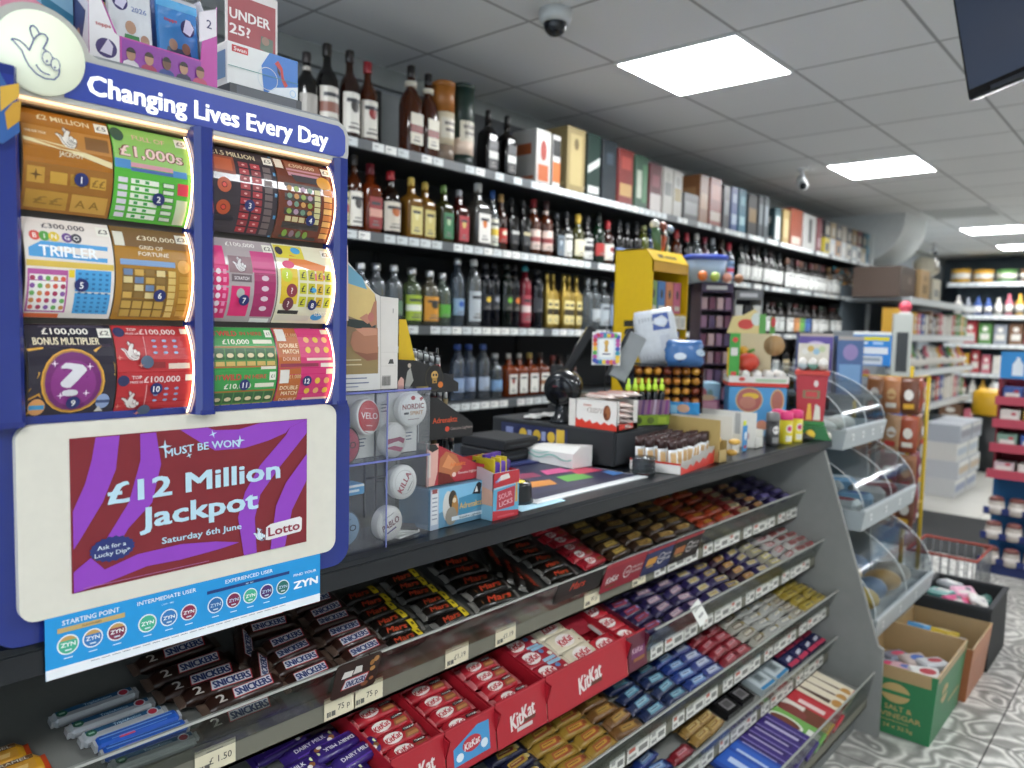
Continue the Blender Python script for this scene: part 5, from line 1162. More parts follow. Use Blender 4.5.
packs(4, 2.135, .045, .066, 2, bk, 'gum_pack', 'black pack with a grey square', 'gum pack', 'left of the pale packs', B); packs(4, 2.235, .045, .066, 2, bk, 'gum_pack', 'black pack with a grey square', 'gum pack', 'touching the pale packs', B)
wb = box_mesh('tinb', .095, .075, .026, 'b9c3c6/p', [('r', -.047, -.037, .047, -.026, '2a78a8'), ('r', -.024, -.016, .026, .024, '8d979a'), ('r', -.014, -.008, .016, .016, '5c6668'), ('r', -.047, .028, .047, .037, '3f6a80')])
packs(4, 2.37, .045, .08, 2, wb, 'gum_pack', 'pale pack with blue edge and grey square', 'gum pack', 'beside the black packs', B); packs(4, 2.485, .045, .08, 2, wb, 'gum_pack', 'pale pack with blue edge and grey square', 'gum pack', 'beside the navy packs', B)
npk = box_mesh('packn', .075, .05, .022, '23264e/p', [('r', -.037, -.025, .037, -.010, 'c23a58'), ('p', [(-.02, -.006), (.02, .0), (.026, .012), (-.014, .008)], 'c9cbd6')])
for y, w_ in ((2.60, 'nearest the pale packs'), (2.685, 'in the middle of the navy group'), (2.77, 'next to the last'), (2.85, 'against the end panel')):
    packs(4, y, .035, .054, 2, npk, 'gum_pack', 'navy and pink pack', 'gum pack', w_, B)
# --- bottom tray: large slabs
B = 'chocolate slabs on the bottom tray'
def slab(y, n, col, items, d, where, s0=.085, L=.088, W=.20, h=.006):
    me = box_mesh('slab' + col + d, L, W, .016, col, items)
    for i in range(n):
        place(me, 'chocolate_slab', '%s%s' % (d, where if n == 1 else ', %s of %d %s' % (ordn(i + 1), n, where)), 'chocolate slab', TM(5, s0 + .004 * i, y + i * (L * .62), h + .006, 0, .03, -.22), B)
PUR = [('r', -.040, -.095, .040, .095, '35236e'), ('r', -.018, -.06, .018, .07, '2a1b5c'), ('r', -.006, -.05, .006, .06, 'b8b0cc'), ('r', -.036, .070, -.016, .095, 'c9a82c'), ('r', .02, -.08, .024, .08, '8a80b4')]
slab(2.055, 2, '24489c/p', [('r', -.030, -.08, .030, .08, '2f5cb4'), ('r', -.01, -.05, .01, .05, 'b4c4e0')], 'bright blue chocolate slab', 'at the near end')
slab(2.16, 3, '33216a/p', PUR, 'purple chocolate slab', 'side by side')
slab(2.33, 1, '33216a/p', PUR, 'purple chocolate slab', ' touching the green one')
slab(2.395, 1, '5f9a44/p', [('r', -.042, -.097, .042, .097, '6aa04c'), ('e', .0, .02, .024, .06, 'd9dcd0'), ('e', .0, .02, .018, .05, '6a3a28'), ('r', -.03, -.09, .02, -.05, 'd6d9cc')], 'green and white chocolate slab', ' between the purple and brown slabs')
slab(2.475, 1, '6a3a28/p', [('r', -.042, .0, .042, .097, 'd6cfc4'), ('e', .0, .03, .024, .05, '7a3a34'), ('r', -.042, -.097, .042, -.07, 'c9a83c')], 'brown and white chocolate slab', ' next to the green one')
slab(2.56, 1, 'a8202c/p', [('r', -.03, -.08, .03, .08, 'b83038'), ('r', -.01, -.05, .01, .04, 'd9c0bc')], 'red chocolate slab', ' next to the cream ones')
slab(2.65, 3, 'd3c9b2/p', [('r', -.042, -.097, .042, .097, 'd9cfb8'), ('p', [(-.008, -.05), (.012, -.05), (.006, .06), (-.002, .07)], '4a3024'), ('e', .010, -.07, .018, .018, 'b0803c'), ('r', -.04, -.097, .04, -.090, 'b8343c')], 'cream chocolate slab with brown picture', 'by the end panel', .10)
# ================================================================ things on top of the lottery stand
STZ = CT + .709                 # top of its shell
def stand_box(x, y, wd, dp, h, z, col, front, name, label, cat, left=None, top=None, rz=0, extra=None):
    b = MB(); b.box(-wd / 2, wd / 2, 0, dp, 0, h, col, .001)
    if front: b.dec(plane((0, 0, 0)), front)
    if left: b.dec(plane((-wd / 2, dp / 2, 0), *LEFT), left)
    if top: b.dec(plane((0, dp / 2, h), *TOP), top)
    if extra: extra(b)
    o = b.build(name, None, (x, y, z), R90 + rz)
    return tag(o, label, cat)
# trading card display carton: low printed lip, tall sides, packets inside
def card_display():
    t = thing('card_display', 'white and magenta trading card display carton on top of the lottery stand', 'display carton', (-1.055, .468, STZ + .001))
    b = MB(); W, D = .168, .105
    b.box(-W / 2, W / 2, 0, D, 0, .0015, 'e2dfe0/p')
    for sx in (-1, 1):
        b.prism([(0, 0), (0, .065), (D * .45, .135), (D, .135), (D, 0)], sx * W / 2, sx * (W / 2 - .0015), 'dcd9dd/p', 'x')
    b.box(-W / 2, W / 2, D - .0015, D, 0, .17, 'a03a8c/p')
    ll = [('p', [(-.05, .0), (.02, .0), (.045, .06), (-.05, .13)], '3a4270'), ('r', -.045, .08, -.02, .13, 'c23a86')]
    for k in range(4): ll += [('r', -.044 + k * .02, .004, -.034 + k * .02, .030, '4a5580'), ('e', -.039 + k * .02, .038, .005, .007, 'b08a74')]
    b.dec(plane((-W / 2, D / 2, 0), *LEFT), ll)
    b.build('carton_body', t)
    f = MB(); f.prism([(-W / 2, 0), (W / 2, 0), (W / 2, .115), (W / 2 - .022, .060), (.06, .036), (-.05, .038), (-W / 2, .110)], -.0015, 0, 'b8429c/p', 'y')
    it = [('p', [(-W / 2, 0), (-.048, 0), (-.048, .037), (-.054, .04), (-W / 2, .109)], 'e3e0e2'), T_('topps', -.0675, .046, .018, .005, 'b83a3c', b=.03), ('e', -.064, .018, .013, .012, '3b2a66'), ('p', [(-.072, .012), (-.062, .030), (-.056, .022), (-.058, .010)], 'cfc6da'), ('p', [(-.045, .0), (.06, .0), (.06, .034), (-.045, .036)], '8a3a9a'), ('p', [(.058, .10), (.083, .112), (.083, .075), (.058, .06)], 'e0d9e0'), T_('2', .072, .088, 0, .012, '44406a', b=.02)]
    for k in range(5):
        x = -.034 + k * .023
        it += [('p', [(x - .012, .0), (x + .012, .0), (x + .009, .008), (x + .004, .011), (x - .004, .011), (x - .009, .008)], ['dcd4d8', 'a83a5a', '3a4a8a', '30304a', 'b84a6a'][k]), ('e', x, .018, .0058, .0078, ['a87e66', 'b88c72', '6e4a3a', 'b4886e', 'a07660'][k]), ('p', arcpts(x, .0195, .0062, .0075, radians(10), radians(170), 8), ['2a2220', '3a2a22', '1d1817', '2c2320', '4a3626'][k])]
    f.dec(plane((0, -.0015, 0)), it)
    f.build('front_lip', t)
card_display()
def packet(x, y, z, wd, h, col, items, label, lean=.12, name='card_packet', cat='card packet', group=None, rz=0):
    b = MB(); b.box(-wd / 2, wd / 2, 0, .006, 0, h, col, .002); b.box(-wd / 2, wd / 2, .001, .005, h, h + .006, 'b9bcc2/f')
    b.dec(plane((0, 0, 0)), items, 'f')
    o = b.build(name); o.matrix_world = Matrix.Translation((x, y, z)) @ Matrix.Rotation(R90 + rz, 4, 'Z') @ Matrix.Rotation(-lean, 4, 'X')
    return tag(o, label, cat, group)
LION = lambda x, z, c: [('e', x, z, .010, .012, c), ('p', [(x - .007, z - .006), (x - .002, z + .013), (x + .004, z + .012), (x + .009, z + .002), (x + .003, z - .010)], 'cfcbe0')]
packet(-1.085, .449, STZ + .030, .058, .098, 'd3d6da/f', LION(-.012, .068, '3a2f6a') + [T_('2026', .012, .062, .020, .007, '7a8ab8', b=.02), ('e', .0, .036, .007, .009, 'b08a70'), ('p', [(-.012, .004), (.014, .004), (.010, .026), (-.008, .026)], '4a8a58'), ('e', .018, .022, .006, .008, 'a8806a'), ('r', -.029, .088, .029, .098, '3a8ac0')], 'white trading card packet standing in the display carton')
packet(-1.085, .514, STZ + .030, .058, .092, '2f78b8/f', LION(.014, .058, '2a2458') + [('r', -.029, .080, .029, .092, '58a6d6'), T_('topps', -.010, .064, .018, .005, 'c83a3c', b=.03), ('p', [(-.022, .004), (.02, .004), (.016, .026), (-.016, .026)], '28324f'), ('e', -.008, .030, .006, .008, 'a07a62'), ('e', .010, .028, .006, .008, '8a5f48')], 'blue trading card packet standing in the display carton')
packet(-1.125, .470, STZ + .030, .12, .13, '3a4a78/f', [('r', -.05, .03, .05, .11, '56689c'), ('e', -.02, .08, .02, .02, '8a5f80')], 'large dark blue packet behind the two trading card packets')
# filter box with a swan
stand_box(-1.085, .643, .118, .05, .062, STZ + .026, 'e0e1e0/p', [('p', [(.000, .0), (.059, .0), (.059, .062), (.010, .062), (-.004, .040)], '2f74c4'), ('p', [(.004, .0), (.059, .0), (.059, .022), (.018, .012)], 'dfe6ec'), ('r', -.052, .048, -.026, .058, 'c03038'), T_('Swan', -.039, .053, .020, .006, 'f0e6e4', b=.03), ('p', [(.018, .048), (.028, .040), (.030, .026), (.036, .016), (.041, .020), (.034, .030), (.032, .044), (.024, .054)], 'c23a34'), ('p', [(.022, .045), (.028, .036), (.027, .030), (.023, .036)], '2a1c1c'), ('o', .006, .022, .016, .0172, 'c9d2d8'), ('r', -.059, .0262, .059, .0272, '4a8a84'), ('o', .050, .010, .0045, .0055, '9ac0e6')], 'filter_box', 'white and blue filter tip box with a swan on top of the lottery stand', 'box', [('r', -.02, .01, .02, .05, '6a8ab0')])
stand_box(-1.075, .643, .122, .075, .0252, STZ + .0005, '34383e/p', [('r', -.05, .008, .05, .024, '4a5058')], 'dark_box', 'low dark box under the swan filter box', 'box')
# age poster
b = MB(); b.box(-.047, .047, 0, .002, 0, .22, 'd8d2d0/p')
b.dec(plane((0, 0, 0)), [('r', -.043, .004, .043, .206, '9c3a42'), T_('UNDER', -.004, .176, .072, .0165, 'e9e0de', b=.04), T_('25?', -.022, .152, .036, .0165, 'e9e0de', b=.04), ('p', [(.014, .132), (.038, .128), (.038, .152), (.016, .154)], '5a6a5c'), ('e', .024, .147, .007, .007, '9a7a6a')] + [('r', -.040, .122 - i * .009, -.040 + (.072, .066, .076, .058, .07, .05, .06, .07)[i], .1265 - i * .009, 'cfa6a6') for i in range(8)])
o = b.build('age_poster', None, (-1.20, .690, STZ + .0005), R90)
tag(o, 'dull red card asking UNDER 25? standing behind the swan filter box', 'poster')
# leaflets at the left
b = MB(); b.box(-.05, .05, 0, .003, 0, .20, '2a3050/p')
b.dec(plane((0, 0, 0)), [T_('VA', .0, .118, .05, .018, 'e2e4ea', b=.02), ('p', [(-.034, .074), (.018, .064), (.018, .094), (-.036, .104)], 'd8c02a'), T_('FOR', -.008, .083, .030, .009, '9a9248', rot=-.2), ('p', [(-.034, .052), (.02, .044), (.02, .054), (-.034, .062)], 'a9aeb0'), ('r', .02, .0, .05, .19, '5a6090'), ('r', .026, .02, .034, .16, '7a80a8'), ('r', -.034, .02, .018, .044, '3c4650')])
o = b.build('dark_leaflet', None, (-1.115, .424, STZ + .0005), R90); tag(o, 'navy leaflet with yellow FOR panel behind the round lottery emblem', 'leaflet')
b = MB(); b.box(-.10, .06, 0, .003, 0, .18, 'd88aa0/p')
b.dec(plane((0, 0, 0)), [('r', -.10, .08, -.03, .12, 'c9b0b8'), ('r', -.06, .03, -.02, .18, 'e0a0b2'), ('e', -.01, .105, .008, .010, 'e6c4cc'), ('p', [(.018, .0), (.06, .0), (.06, .055), (.024, .072)], 'b07a5a'), ('p', [(.018, .068), (.06, .05), (.06, .18), (.018, .18)], '8ab4cc'), ('p', [(.024, .066), (.06, .05), (.06, .062), (.022, .078)], '3a7a98')])
o = b.build('pink_leaflet', None, (-1.10, .322, STZ + .0005), R90); tag(o, 'pink and pale blue leaflet at the upper left corner', 'leaflet')
b = MB(); b.prism([(-.06, .04), (-.014, .03), (.002, .0), (.004, -.03), (-.012, -.045), (-.06, -.045)], 0, .003, '2a5a9c/p', 'y')
b.dec(plane((0, 0, 0)), [('p', [(-.008, -.03), (.004, -.018), (.006, .004), (-.002, .0), (-.010, -.012)], 'c9962c'), ('p', [(-.014, -.012), (.004, .008), (.004, .022), (-.014, .014)], 'd8ab3c'), T_('e', -.022, .022, 0, .010, 'c9d8ea', b=.03)])
o = b.build('ribbon_sign', None, (-.975, .279, 1.680), R90); tag(o, 'blue sign with gold ribbon at the left edge beside the header', 'sign')
MB().box(-.02, .0, .003, .02, -.03, .03, '2a3a93/g').build('clip', o)

# ================================================================ things on the counter
def velo_case():
    """clear acrylic case of six cells holding pouch cans"""
    t = thing('acrylic_case', 'clear acrylic case of nicotine pouch cans beside the lottery stand', 'display case', (-1.03, .745, CT + .001))
    W, H, D = .198, .270, .12
    c = MB()
    for x in (0, .099, .198): c.box(x - .0015, x + .0015, 0, D, 0, H, 'f4f5f8/c')
    for z in (.0, .152, .27): c.box(0, W, 0, D, z - .0015 + .0015, z + .003, 'eeeff8/c')
    c.box(0, W, -.002, 0, 0, H, 'f8f9fa/c')
    c.build('case', t)
    e = MB()
    for z in (.152, .272): e.box(0, W, -.004, -.002, z - .001, z + .0025, '6a70b0/p')
    for x in (.0985,): e.box(x - .001, x + .001, -.004, -.002, 0, H, '7a80b8/p')
    e.build('case_edge', t)
    return t
velo_case()
CASE = Matrix.Translation((-1.03, .745, CT + .001)) @ Matrix.Rotation(R90, 4, 'Z')
def card_in(x0, x1, z0, z1, items, label):
    b = MB(); b.box(x0, x1, .030, .0315, z0, z1, 'd6d5d0/p'); b.dec(plane((0, .030, 0)), items)
    o = b.build('backing_card'); o.matrix_world = CASE; tag(o, label, 'card')
def lines(x, z, n=3): return [('r', x, z - i * .006, x + (.016, .012, .014)[i % 3], z + .002 - i * .006, '3a4a6a') for i in range(n)]
card_in(.003, .096, .156, .266, lines(.010, .250) + lines(.062, .188) + [('r', .003, .208, .096, .209, 'b0b0ac')], 'white backing card behind the two red cans in the left upper cell')
card_in(.102, .195, .156, .266, lines(.110, .245) + lines(.168, .190) + [('r', .102, .205, .195, .206, 'b0b0ac')], 'white backing card behind the white cans in the right upper cell')
def can(x, z, y, r, rim, face, items, label, tilt=0, turn=0, lean=0):
    th = thing('pouch_can', label, 'can', (0, 0, 0), 0, 'nicotine pouch cans in the acrylic case')
    th.matrix_world = CASE @ Matrix.Translation((x, y, z)) @ Matrix.Rotation(turn, 4, 'Z') @ Matrix.Rotation(R90 - lean, 4, 'X') @ Matrix.Rotation(tilt, 4, 'Z')
    b = MB(); b.lathe([(r * .96, -.009), (r, -.006), (r, .006), (r * .97, .0085)], rim, 32)
    b.build('can_body', th)
    l = MB(); l.lathe([(r * .90, .0085), (r * .88, .0098)], face, 32); l.dec(plane((0, 0, .0098), *TOP), items, 'p', .0003, .0003)
    l.build('lid', th)
can(.065, .229, .016, .031, 'e0ddda/p', 'c0323e/p', [T_('VELO', 0, .002, .044, .011, 'f0e6e6', b=.02), ('r', -.012, .013, .012, .0145, 'd88a90'), ('p', arcpts(0, 0, .0275, .0275, radians(240), radians(300)), 'e0dcd8'), ('r', -.008, -.016, .008, -.014, 'e3b0b4')], 'red lidded pouch can at the top left of the case', -.12, .25, .1)
can(.018, .184, .017, .034, '2a1f2a/p', 'b03a58/p', [T_('VELO', 0, 0, .046, .012, '3a1c2a', b=.02), ('r', -.012, .014, .012, .0155, '5a2a3a'), ('r', -.010, -.015, .010, -.0135, '5a2a3a')], 'dark rimmed crimson pouch can in the left upper cell', .05, .1)
can(.166, .236, .016, .031, 'e2e1dd/p', 'ecebe8/p', [T_('NORDIC', 0, .006, .046, .0095, '8a3a3c', b=.035), T_('SPIRIT', .007, -.006, .028, .007, 'c08a4a', b=.02), ('r', -.02, -.008, -.010, -.004, '3a3a44'), ('e', .0, .021, .0045, .004, 'b03a44'), ('r', -.012, -.018, .012, -.0165, '9a8a8c'), ('p', [(.016, .014), (.022, .018), (.020, .022), (.014, .020)], 'b03a44')], 'white pouch can with red lettering at the top right of the case', .03, -.1)
can(.125, .184, .017, .031, 'c9c9c6/p', 'cfcdca/p', [('p', [(-.024, -.012), (-.004, -.004), (.008, .000), (.022, -.003), (.024, .006), (.010, .008), (-.002, .004), (-.025, -.002)], '8a2c52'), ('p', [(-.022, -.018), (.018, -.018), (.023, -.010), (-.002, -.010), (-.022, -.016)], 'a03a60')], 'white pouch can with crimson swash in the right upper cell', -.25, .2)
can(.148, .106, .018, .031, 'd6d6d2/p', 'e6e5e1/p', [T_('KILLA', 0, 0, .040, .012, 'a3344a', b=.04), ('o', 0, 0, .021, .0218, 'b8b4b0'), ('r', -.010, -.016, .010, -.0145, '8a8a88')], 'white pouch can with slanted red lettering in the right lower cell', .95, 0, .05)
can(.118, .036, .019, .031, 'cfcdc9/p', 'e2e0dc/p', [T_('PABLO', 0, 0, .042, .012, '6a2440', b=.03), ('r', -.014, -.014, .010, -.011, '6a5a8a'), ('r', -.014, .014, .014, .0155, '8a8a88')], 'white pouch can with dark red lettering at the bottom of the case', .35, .1)
can(.020, .044, .017, .032, '3a4a5c/p', '7a9ab8/p', [T_('VELO', 0, 0, .044, .0115, '2a3a50', b=.02), ('r', -.012, .014, .012, .0155, '4a6078')], 'pale blue pouch can in the left lower cell', .03, 0)
b = MB(); b.box(.006, .062, .010, .045, .098, .116, '3f97d0/p', .002); b.dec(plane((0, .010, 0)), [('r', .008, .104, .05, .108, 'd6e6f0'), ('r', .008, .112, .06, .116, 'e0e6ea')])
o = b.build('tissue_pack'); o.matrix_world = CASE; tag(o, 'small blue and white packet inside the left lower cell of the acrylic case', 'packet')
for k in range(4):
    b = MB(); b.box(-.028, .028, -.02, .02, 0, .003, ['d9d9d6', 'cfcfca', 'e3e3e0', '3a3a3a'][k] + '/p'); b.dec(plane((0, -.02, 0)), [])
    o = b.build('loose_card'); o.matrix_world = CASE @ Matrix.Translation((.160, .03, .006 + k * .0042 if k < 3 else .019)) @ Matrix.Rotation(.2 - .25 * k, 4, 'Z') @ Matrix.Rotation(.04 * k, 4, 'Y')
    tag(o, 'small %s card in the pile at the case bottom, %s from below' % (['white', 'grey white', 'bright white', 'black'][k], ordn(k + 1)), 'card', 'loose cards in the case')

# carton with the hand picture
def hand_carton():
    t = thing('vape_carton', 'tall pale carton showing hands holding a phone, on the acrylic case', 'carton', (-1.045, .762, CT + .2755))
    SK, SK2 = 'a8745a/p', '8a5a46/p'
    b = MB(); b.prism([(0, 0), (.108, 0), (.108, .158), (.072, .160), (.060, .165), (0, .222)], 0, .09, 'd4cfc8/p', 'y')
    pic = [('p', [(.0, .028), (.068, .028), (.064, .15), (.060, .163), (.0, .215)], '8a7458'), ('p', [(.0, .128), (.062, .108), (.060, .163), (.040, .180), (.0, .185)], 'd2b878'), ('p', [(.0, .18), (.045, .170), (.035, .19), (.0, .215)], '6aa0b8'), ('r', .0, .028, .068, .074, '8f7a50'), ('r', .0, .0, .072, .028, 'd2d0cc')]
    pic += [('p', [(.008, .108), (.030, .104), (.062, .100), (.062, .116), (.010, .120)], '2a3432')]
    pic += [('p', [(.014, .080), (.020, .068), (.045, .060), (.067, .064), (.066, .106), (.036, .106), (.018, .098)], SK), ('p', [(.020, .066), (.046, .050), (.066, .052), (.066, .064), (.045, .062)], SK2), ('p', [(.022, .104), (.05, .106), (.064, .104), (.064, .094), (.04, .092)], 'c08a70'), ('p', [(.046, .118), (.058, .150), (.063, .152), (.064, .112), (.054, .108)], SK), ('p', [(.030, .122), (.046, .112), (.054, .120), (.044, .130)], 'b88068'), ('e', .052, .124, .006, .008, 'b06a62')]
    pic += [('r', .0, .043, .036, .045, 'd2c4a0'), ('r', .0, .051, .034, .053, 'c9ba94'), ('r', .0, .012, .05, .014, '6a7088'), ('r', .0, .020, .046, .022, '6a7088'), ('r', .0, .006, .03, .008, '8a8fa2')]
    pic += [('p', [(.073, .0), (.0745, .0), (.0715, .160), (.070, .160)], 'b5afa8'), ('p', [(.088, .044), (.092, .052), (.098, .052), (.100, .044)], '3a3a38'), ('r', .076, .006, .094, .024, 'b0aca6'), ('r', .073, .064, .108, .0645, 'bab4ac'), ('r', .073, .040, .108, .0405, 'bab4ac'), ('r', .0965, .132, .098, .140, '7a766f')] + [('r', .077 + i * .0028, .007, .0786 + i * .0028, .022, '6a6762') for i in range(6)]
    b.dec(plane((0, 0, 0)), pic)
    b.build('carton_body', t)
    f = MB(); f.prism([(-.012, .118), (.004, .117), (.002, .238), (-.004, .242), (-.012, .240)], -.010, -.004, 'd9c4b8/p', 'y'); f.box(-.010, -.002, -.004, .0, .13, .2, 'd9c4b8/p')
    f.build('side_flap', t); t.scale = (1.09, 1, 1)
hand_carton()
# yellow card behind it
b = MB(); b.prism([(0, 0), (.058, 0), (.016, .135), (.0, .135)], 0, .002, 'd9b41c/p', 'y'); b.dec(plane((0, 0, 0)), [('r', .004, .004, .03, .016, '3a3420')])
o = b.build('yellow_card', None, (-1.13, .955, 1.325), R90); tag(o, 'yellow triangular card rising behind the hand picture carton', 'card')
MB().prism([(0, -.262), (.006, -.262), (.006, .02), (0, .02)], .002, .006, '3a3a38/p', 'y').build('stem', o)

# lighter rack: three stepped display boxes of lighters
LC = ['1d1d1f', '2a2a2c', '8a7a58', '3a3f44', 'c9c5bb', '22262c', '6a2c2c', '1d1d1f', '4a4a4c', 'b9b4aa']
def lighter_box(x, y, z, side, items, label, lightern, W=.14):
    t = thing('lighter_display', label, 'lighter display', (x, y, z)); t.scale = (1, 1, .86)
    b = MB(); b.prism(side, 0, .0015, '1b1b1d/p' if items is not None and 'black' in label else 'a8303a/p', 'y')
    b.dec(plane((0, 0, 0)), items)
    b.build('front_side', t)
    b2 = MB(); b2.prism(side, .088, .0895, '1b1b1d/p', 'y'); b2.box(side[0][0], side[1][0], .0015, .088, side[0][1], side[0][1] + .002, '1b1b1d/p'); b2.box(side[0][0], side[0][0] + .002, .0015, .088, side[0][1], side[-1][1], '26262a/p')
    for i in range(4): b2.box(side[0][0] + .003, side[1][0] - .004, .010 + i * .020, .0108 + i * .020, side[0][1] + .003, side[0][1] + .040, '2a2a2d/p')
    b2.build('rack_body', t)
    return t
def lighters(x, y, z, n, row, grp, dx=.016, slope=-.0035, ang=0):
    for i in range(n):
        key = ('lighter', LC[(i * 3 + row) % 10])
        if key not in _bars:
            m = MB(); m.lathe([(.0058, 0), (.006, .002), (.006, .058)], key[1] + '/g', 12, sx=1, sy=.62)
            m.lathe([(.0058, .058), (.0058, .070), (.004, .073)], 'b9bcbf/s', 12, sx=1, sy=.62); m.box(.001, .0055, -.0025, .0025, .066, .0765, '2a2a2c/g', .001)
            m.lathe([(.003, -.003), (.003, .003)], '8a8a8c/s', 8, T=Matrix.Translation((-.002, 0, .074)) @ Matrix.Rotation(R90, 4, 'X'))
            _bars[key] = m.mesh('lighter')
        o = place(_bars[key], 'lighter', '%s lighter, %s from the left in the %s row of the lighter rack' % ({'1d1d1f': 'black', '2a2a2c': 'charcoal', '8a7a58': 'brassy', '3a3f44': 'slate', 'c9c5bb': 'cream', '22262c': 'dark blue', '6a2c2c': 'maroon', '4a4a4c': 'grey', 'b9b4aa': 'beige'}[key[1]], ordn(i + 1), ('bottom', 'middle', 'top')[row]), 'lighter', (x + jit(.001), y + i * dx, z + i * slope), grp)
S1 = [(0, 0), (.148, 0), (.148, .028), (.135, .036), (.06, .074), (.04, .085), (.018, .094), (0, .096)]
lighter_box(-1.07, .975, CT + .0815, S1, [('p', [(.0, .0), (.020, .0), (.028, .03), (.030, .094), (.0, .095)], 'd8a89c'), ('p', [(.030, .018), (.06, .010), (.095, .03), (.078, .062), (.05, .074), (.034, .06)], 'b06a44'), ('p', [(.040, .040), (.065, .030), (.078, .044), (.056, .066)], 'd28a5a'), ('p', [(.03, .0), (.075, .0), (.06, .02), (.03, .03)], '6a2018'), T_('Adrenaktz', .082, .042, .042, .010, 'd9743c', b=.02), ('e', .072, .018, .0055, .0055, 'e0c4bc'), T_('Genuine Lighters', .112, .020, .058, .006, 'e6c9c4', b=.01), ('p', [(.0, .085), (.014, .076), (.03, .082), (.022, .093), (.0, .096)], '2a2a28'), ('r', .002, .02, .010, .07, 'd6c9c0')], 'red sloping lighter display with a gladiator style picture, second from the bottom', 8)
S2 = [(0, 0), (.150, 0), (.150, .030), (.05, .096), (0, .102)]
lighter_box(-1.09, .968, CT + .166, S2, [T_('Adrenaktz', .072, .044, .066, .013, 'c8502c', b=.02), ('e', .078, .022, .006, .006, 'c9442c'), T_('Genuine Lighters', .118, .022, .062, .007, '9a8a84', b=.01), ('r', .001, .0, .004, .1, 'b9b9b4')], 'black sloping lighter display with orange lettering, third from the bottom', 8)
S3 = [(0, 0), (.165, 0), (.165, .020), (.10, .058), (.05, .075), (0, .078)]
lighter_box(-1.11, .930, CT + .256, S3, [('p', [(.004, .0), (.02, .0), (.020, .034), (.013, .040), (.006, .03)], 'd8a89c'), ('p', [(.022, .016), (.03, .010), (.044, .03), (.036, .060), (.028, .05)], '9a9a94'), ('e', .033, .064, .004, .005, 'b9a89a'), ('e', .098, .034, .024, .030, '3a3428'), ('e', .098, .034, .022, .028, '1b1b1d'), ('e', .098, .040, .009, .010, 'c9a05a'), ('r', .092, .022, .104, .034, 'a8803c'), ('e', .095, .041, .0025, .003, '1b1b1d'), ('e', .102, .041, .0025, .003, '1b1b1d'), ('r', .095, .024, .101, .027, '2a2218'), ('e', .114, .018, .007, .007, 'c9702c'), ('r', .05, .010, .082, .016, '8a7a3c')], 'black lighter display with a gold skull on its side, topmost of the rack', 8)
lighters(-1.13, .985, CT + .118, 8, 0, 'lighters in the rack'); lighters(-1.15, .985, CT + .204, 8, 1, 'lighters in the rack'); lighters(-1.17, .965, CT + .278, 9, 2, 'lighters in the rack')
b = MB()
for yy in (.0, .16): 
    for xx in (.095, .13): b.tube([(yy, xx, 0), (yy, xx, .34)], .0025, '1b1c1e/s', 6)
for z in (.078, .163, .253, .33): b.tube([(0, .095, z), (.16, .095, z)], .002, '1b1c1e/s', 6); b.tube([(0, .13, z), (.16, .13, z)], .002, '1b1c1e/s', 6)
for i in range(9): b.tube([(.008 + i * .018, .13, .33), (.008 + i * .018, .13, .365 - .004 * i)], .0014, '9a9c9e/s', 5)
o = b.build('wire_rack', None, (-1.09, .945, CT + .001), R90); tag(o, 'black wire rack that carries the stepped lighter displays', 'rack')
# lowest box with penguin and dog picture
b = MB(); b.box(0, .148, 0, .10, 0, .0785, '5f8ca8/p', .001); s_ = .85
b.dec(plane((0, 0, 0)), [('r', .0, .0, .022, .078, 'a8b4c4'), ('r', .002, .01, .019, .074, 'd3d6d8'), ('r', .004, .070, .017, .078, '8a4a4a')] + [('r', .004, .02 + i * .008, .017, .0225 + i * .008, '8a93a0') for i in range(6)] + [('p', [(.022, .03), (.148, .055), (.148, .078), (.022, .078)], '79b4d4'), ('p', [(.075, .012), (.148, .03), (.148, .058), (.075, .052)], '3f86a8'), ('e', .046, .040, .014, .030, 'c9c9c4'), ('e', .058, .052, .011, .018, '3a3226'), ('e', .064, .034, .009, .026, 'a8783c'), ('e', .054, .020, .015, .018, '8a8478'), ('e', .062, .050, .005, .005, 'd9c8a8'), ('p', [(.112, .055), (.124, .074), (.130, .077), (.138, .073), (.134, .052)], '1d2228'), ('p', [(.118, .058), (.124, .070), (.128, .058)], 'd9dcd8'), T_('Adrenaktz', .108, .036, .062, .012, 'd9b25a', b=.02), ('r', .055, .010, .14, .018, 'c9d6dc'), T_('Genuine Lighters', .105, .014, .06, .005, '3a4a58')])
b.dec(plane((.148, .05, 0), *RIGHT), [('r', -.04, .01, .04, .08, '79a6c0')])
o = b.build('lighter_carton', None, (-1.055, .972, CT + .0005), R90); tag(o, 'pale blue lighter carton with a dog picture, bottom of the lighter rack', 'carton')
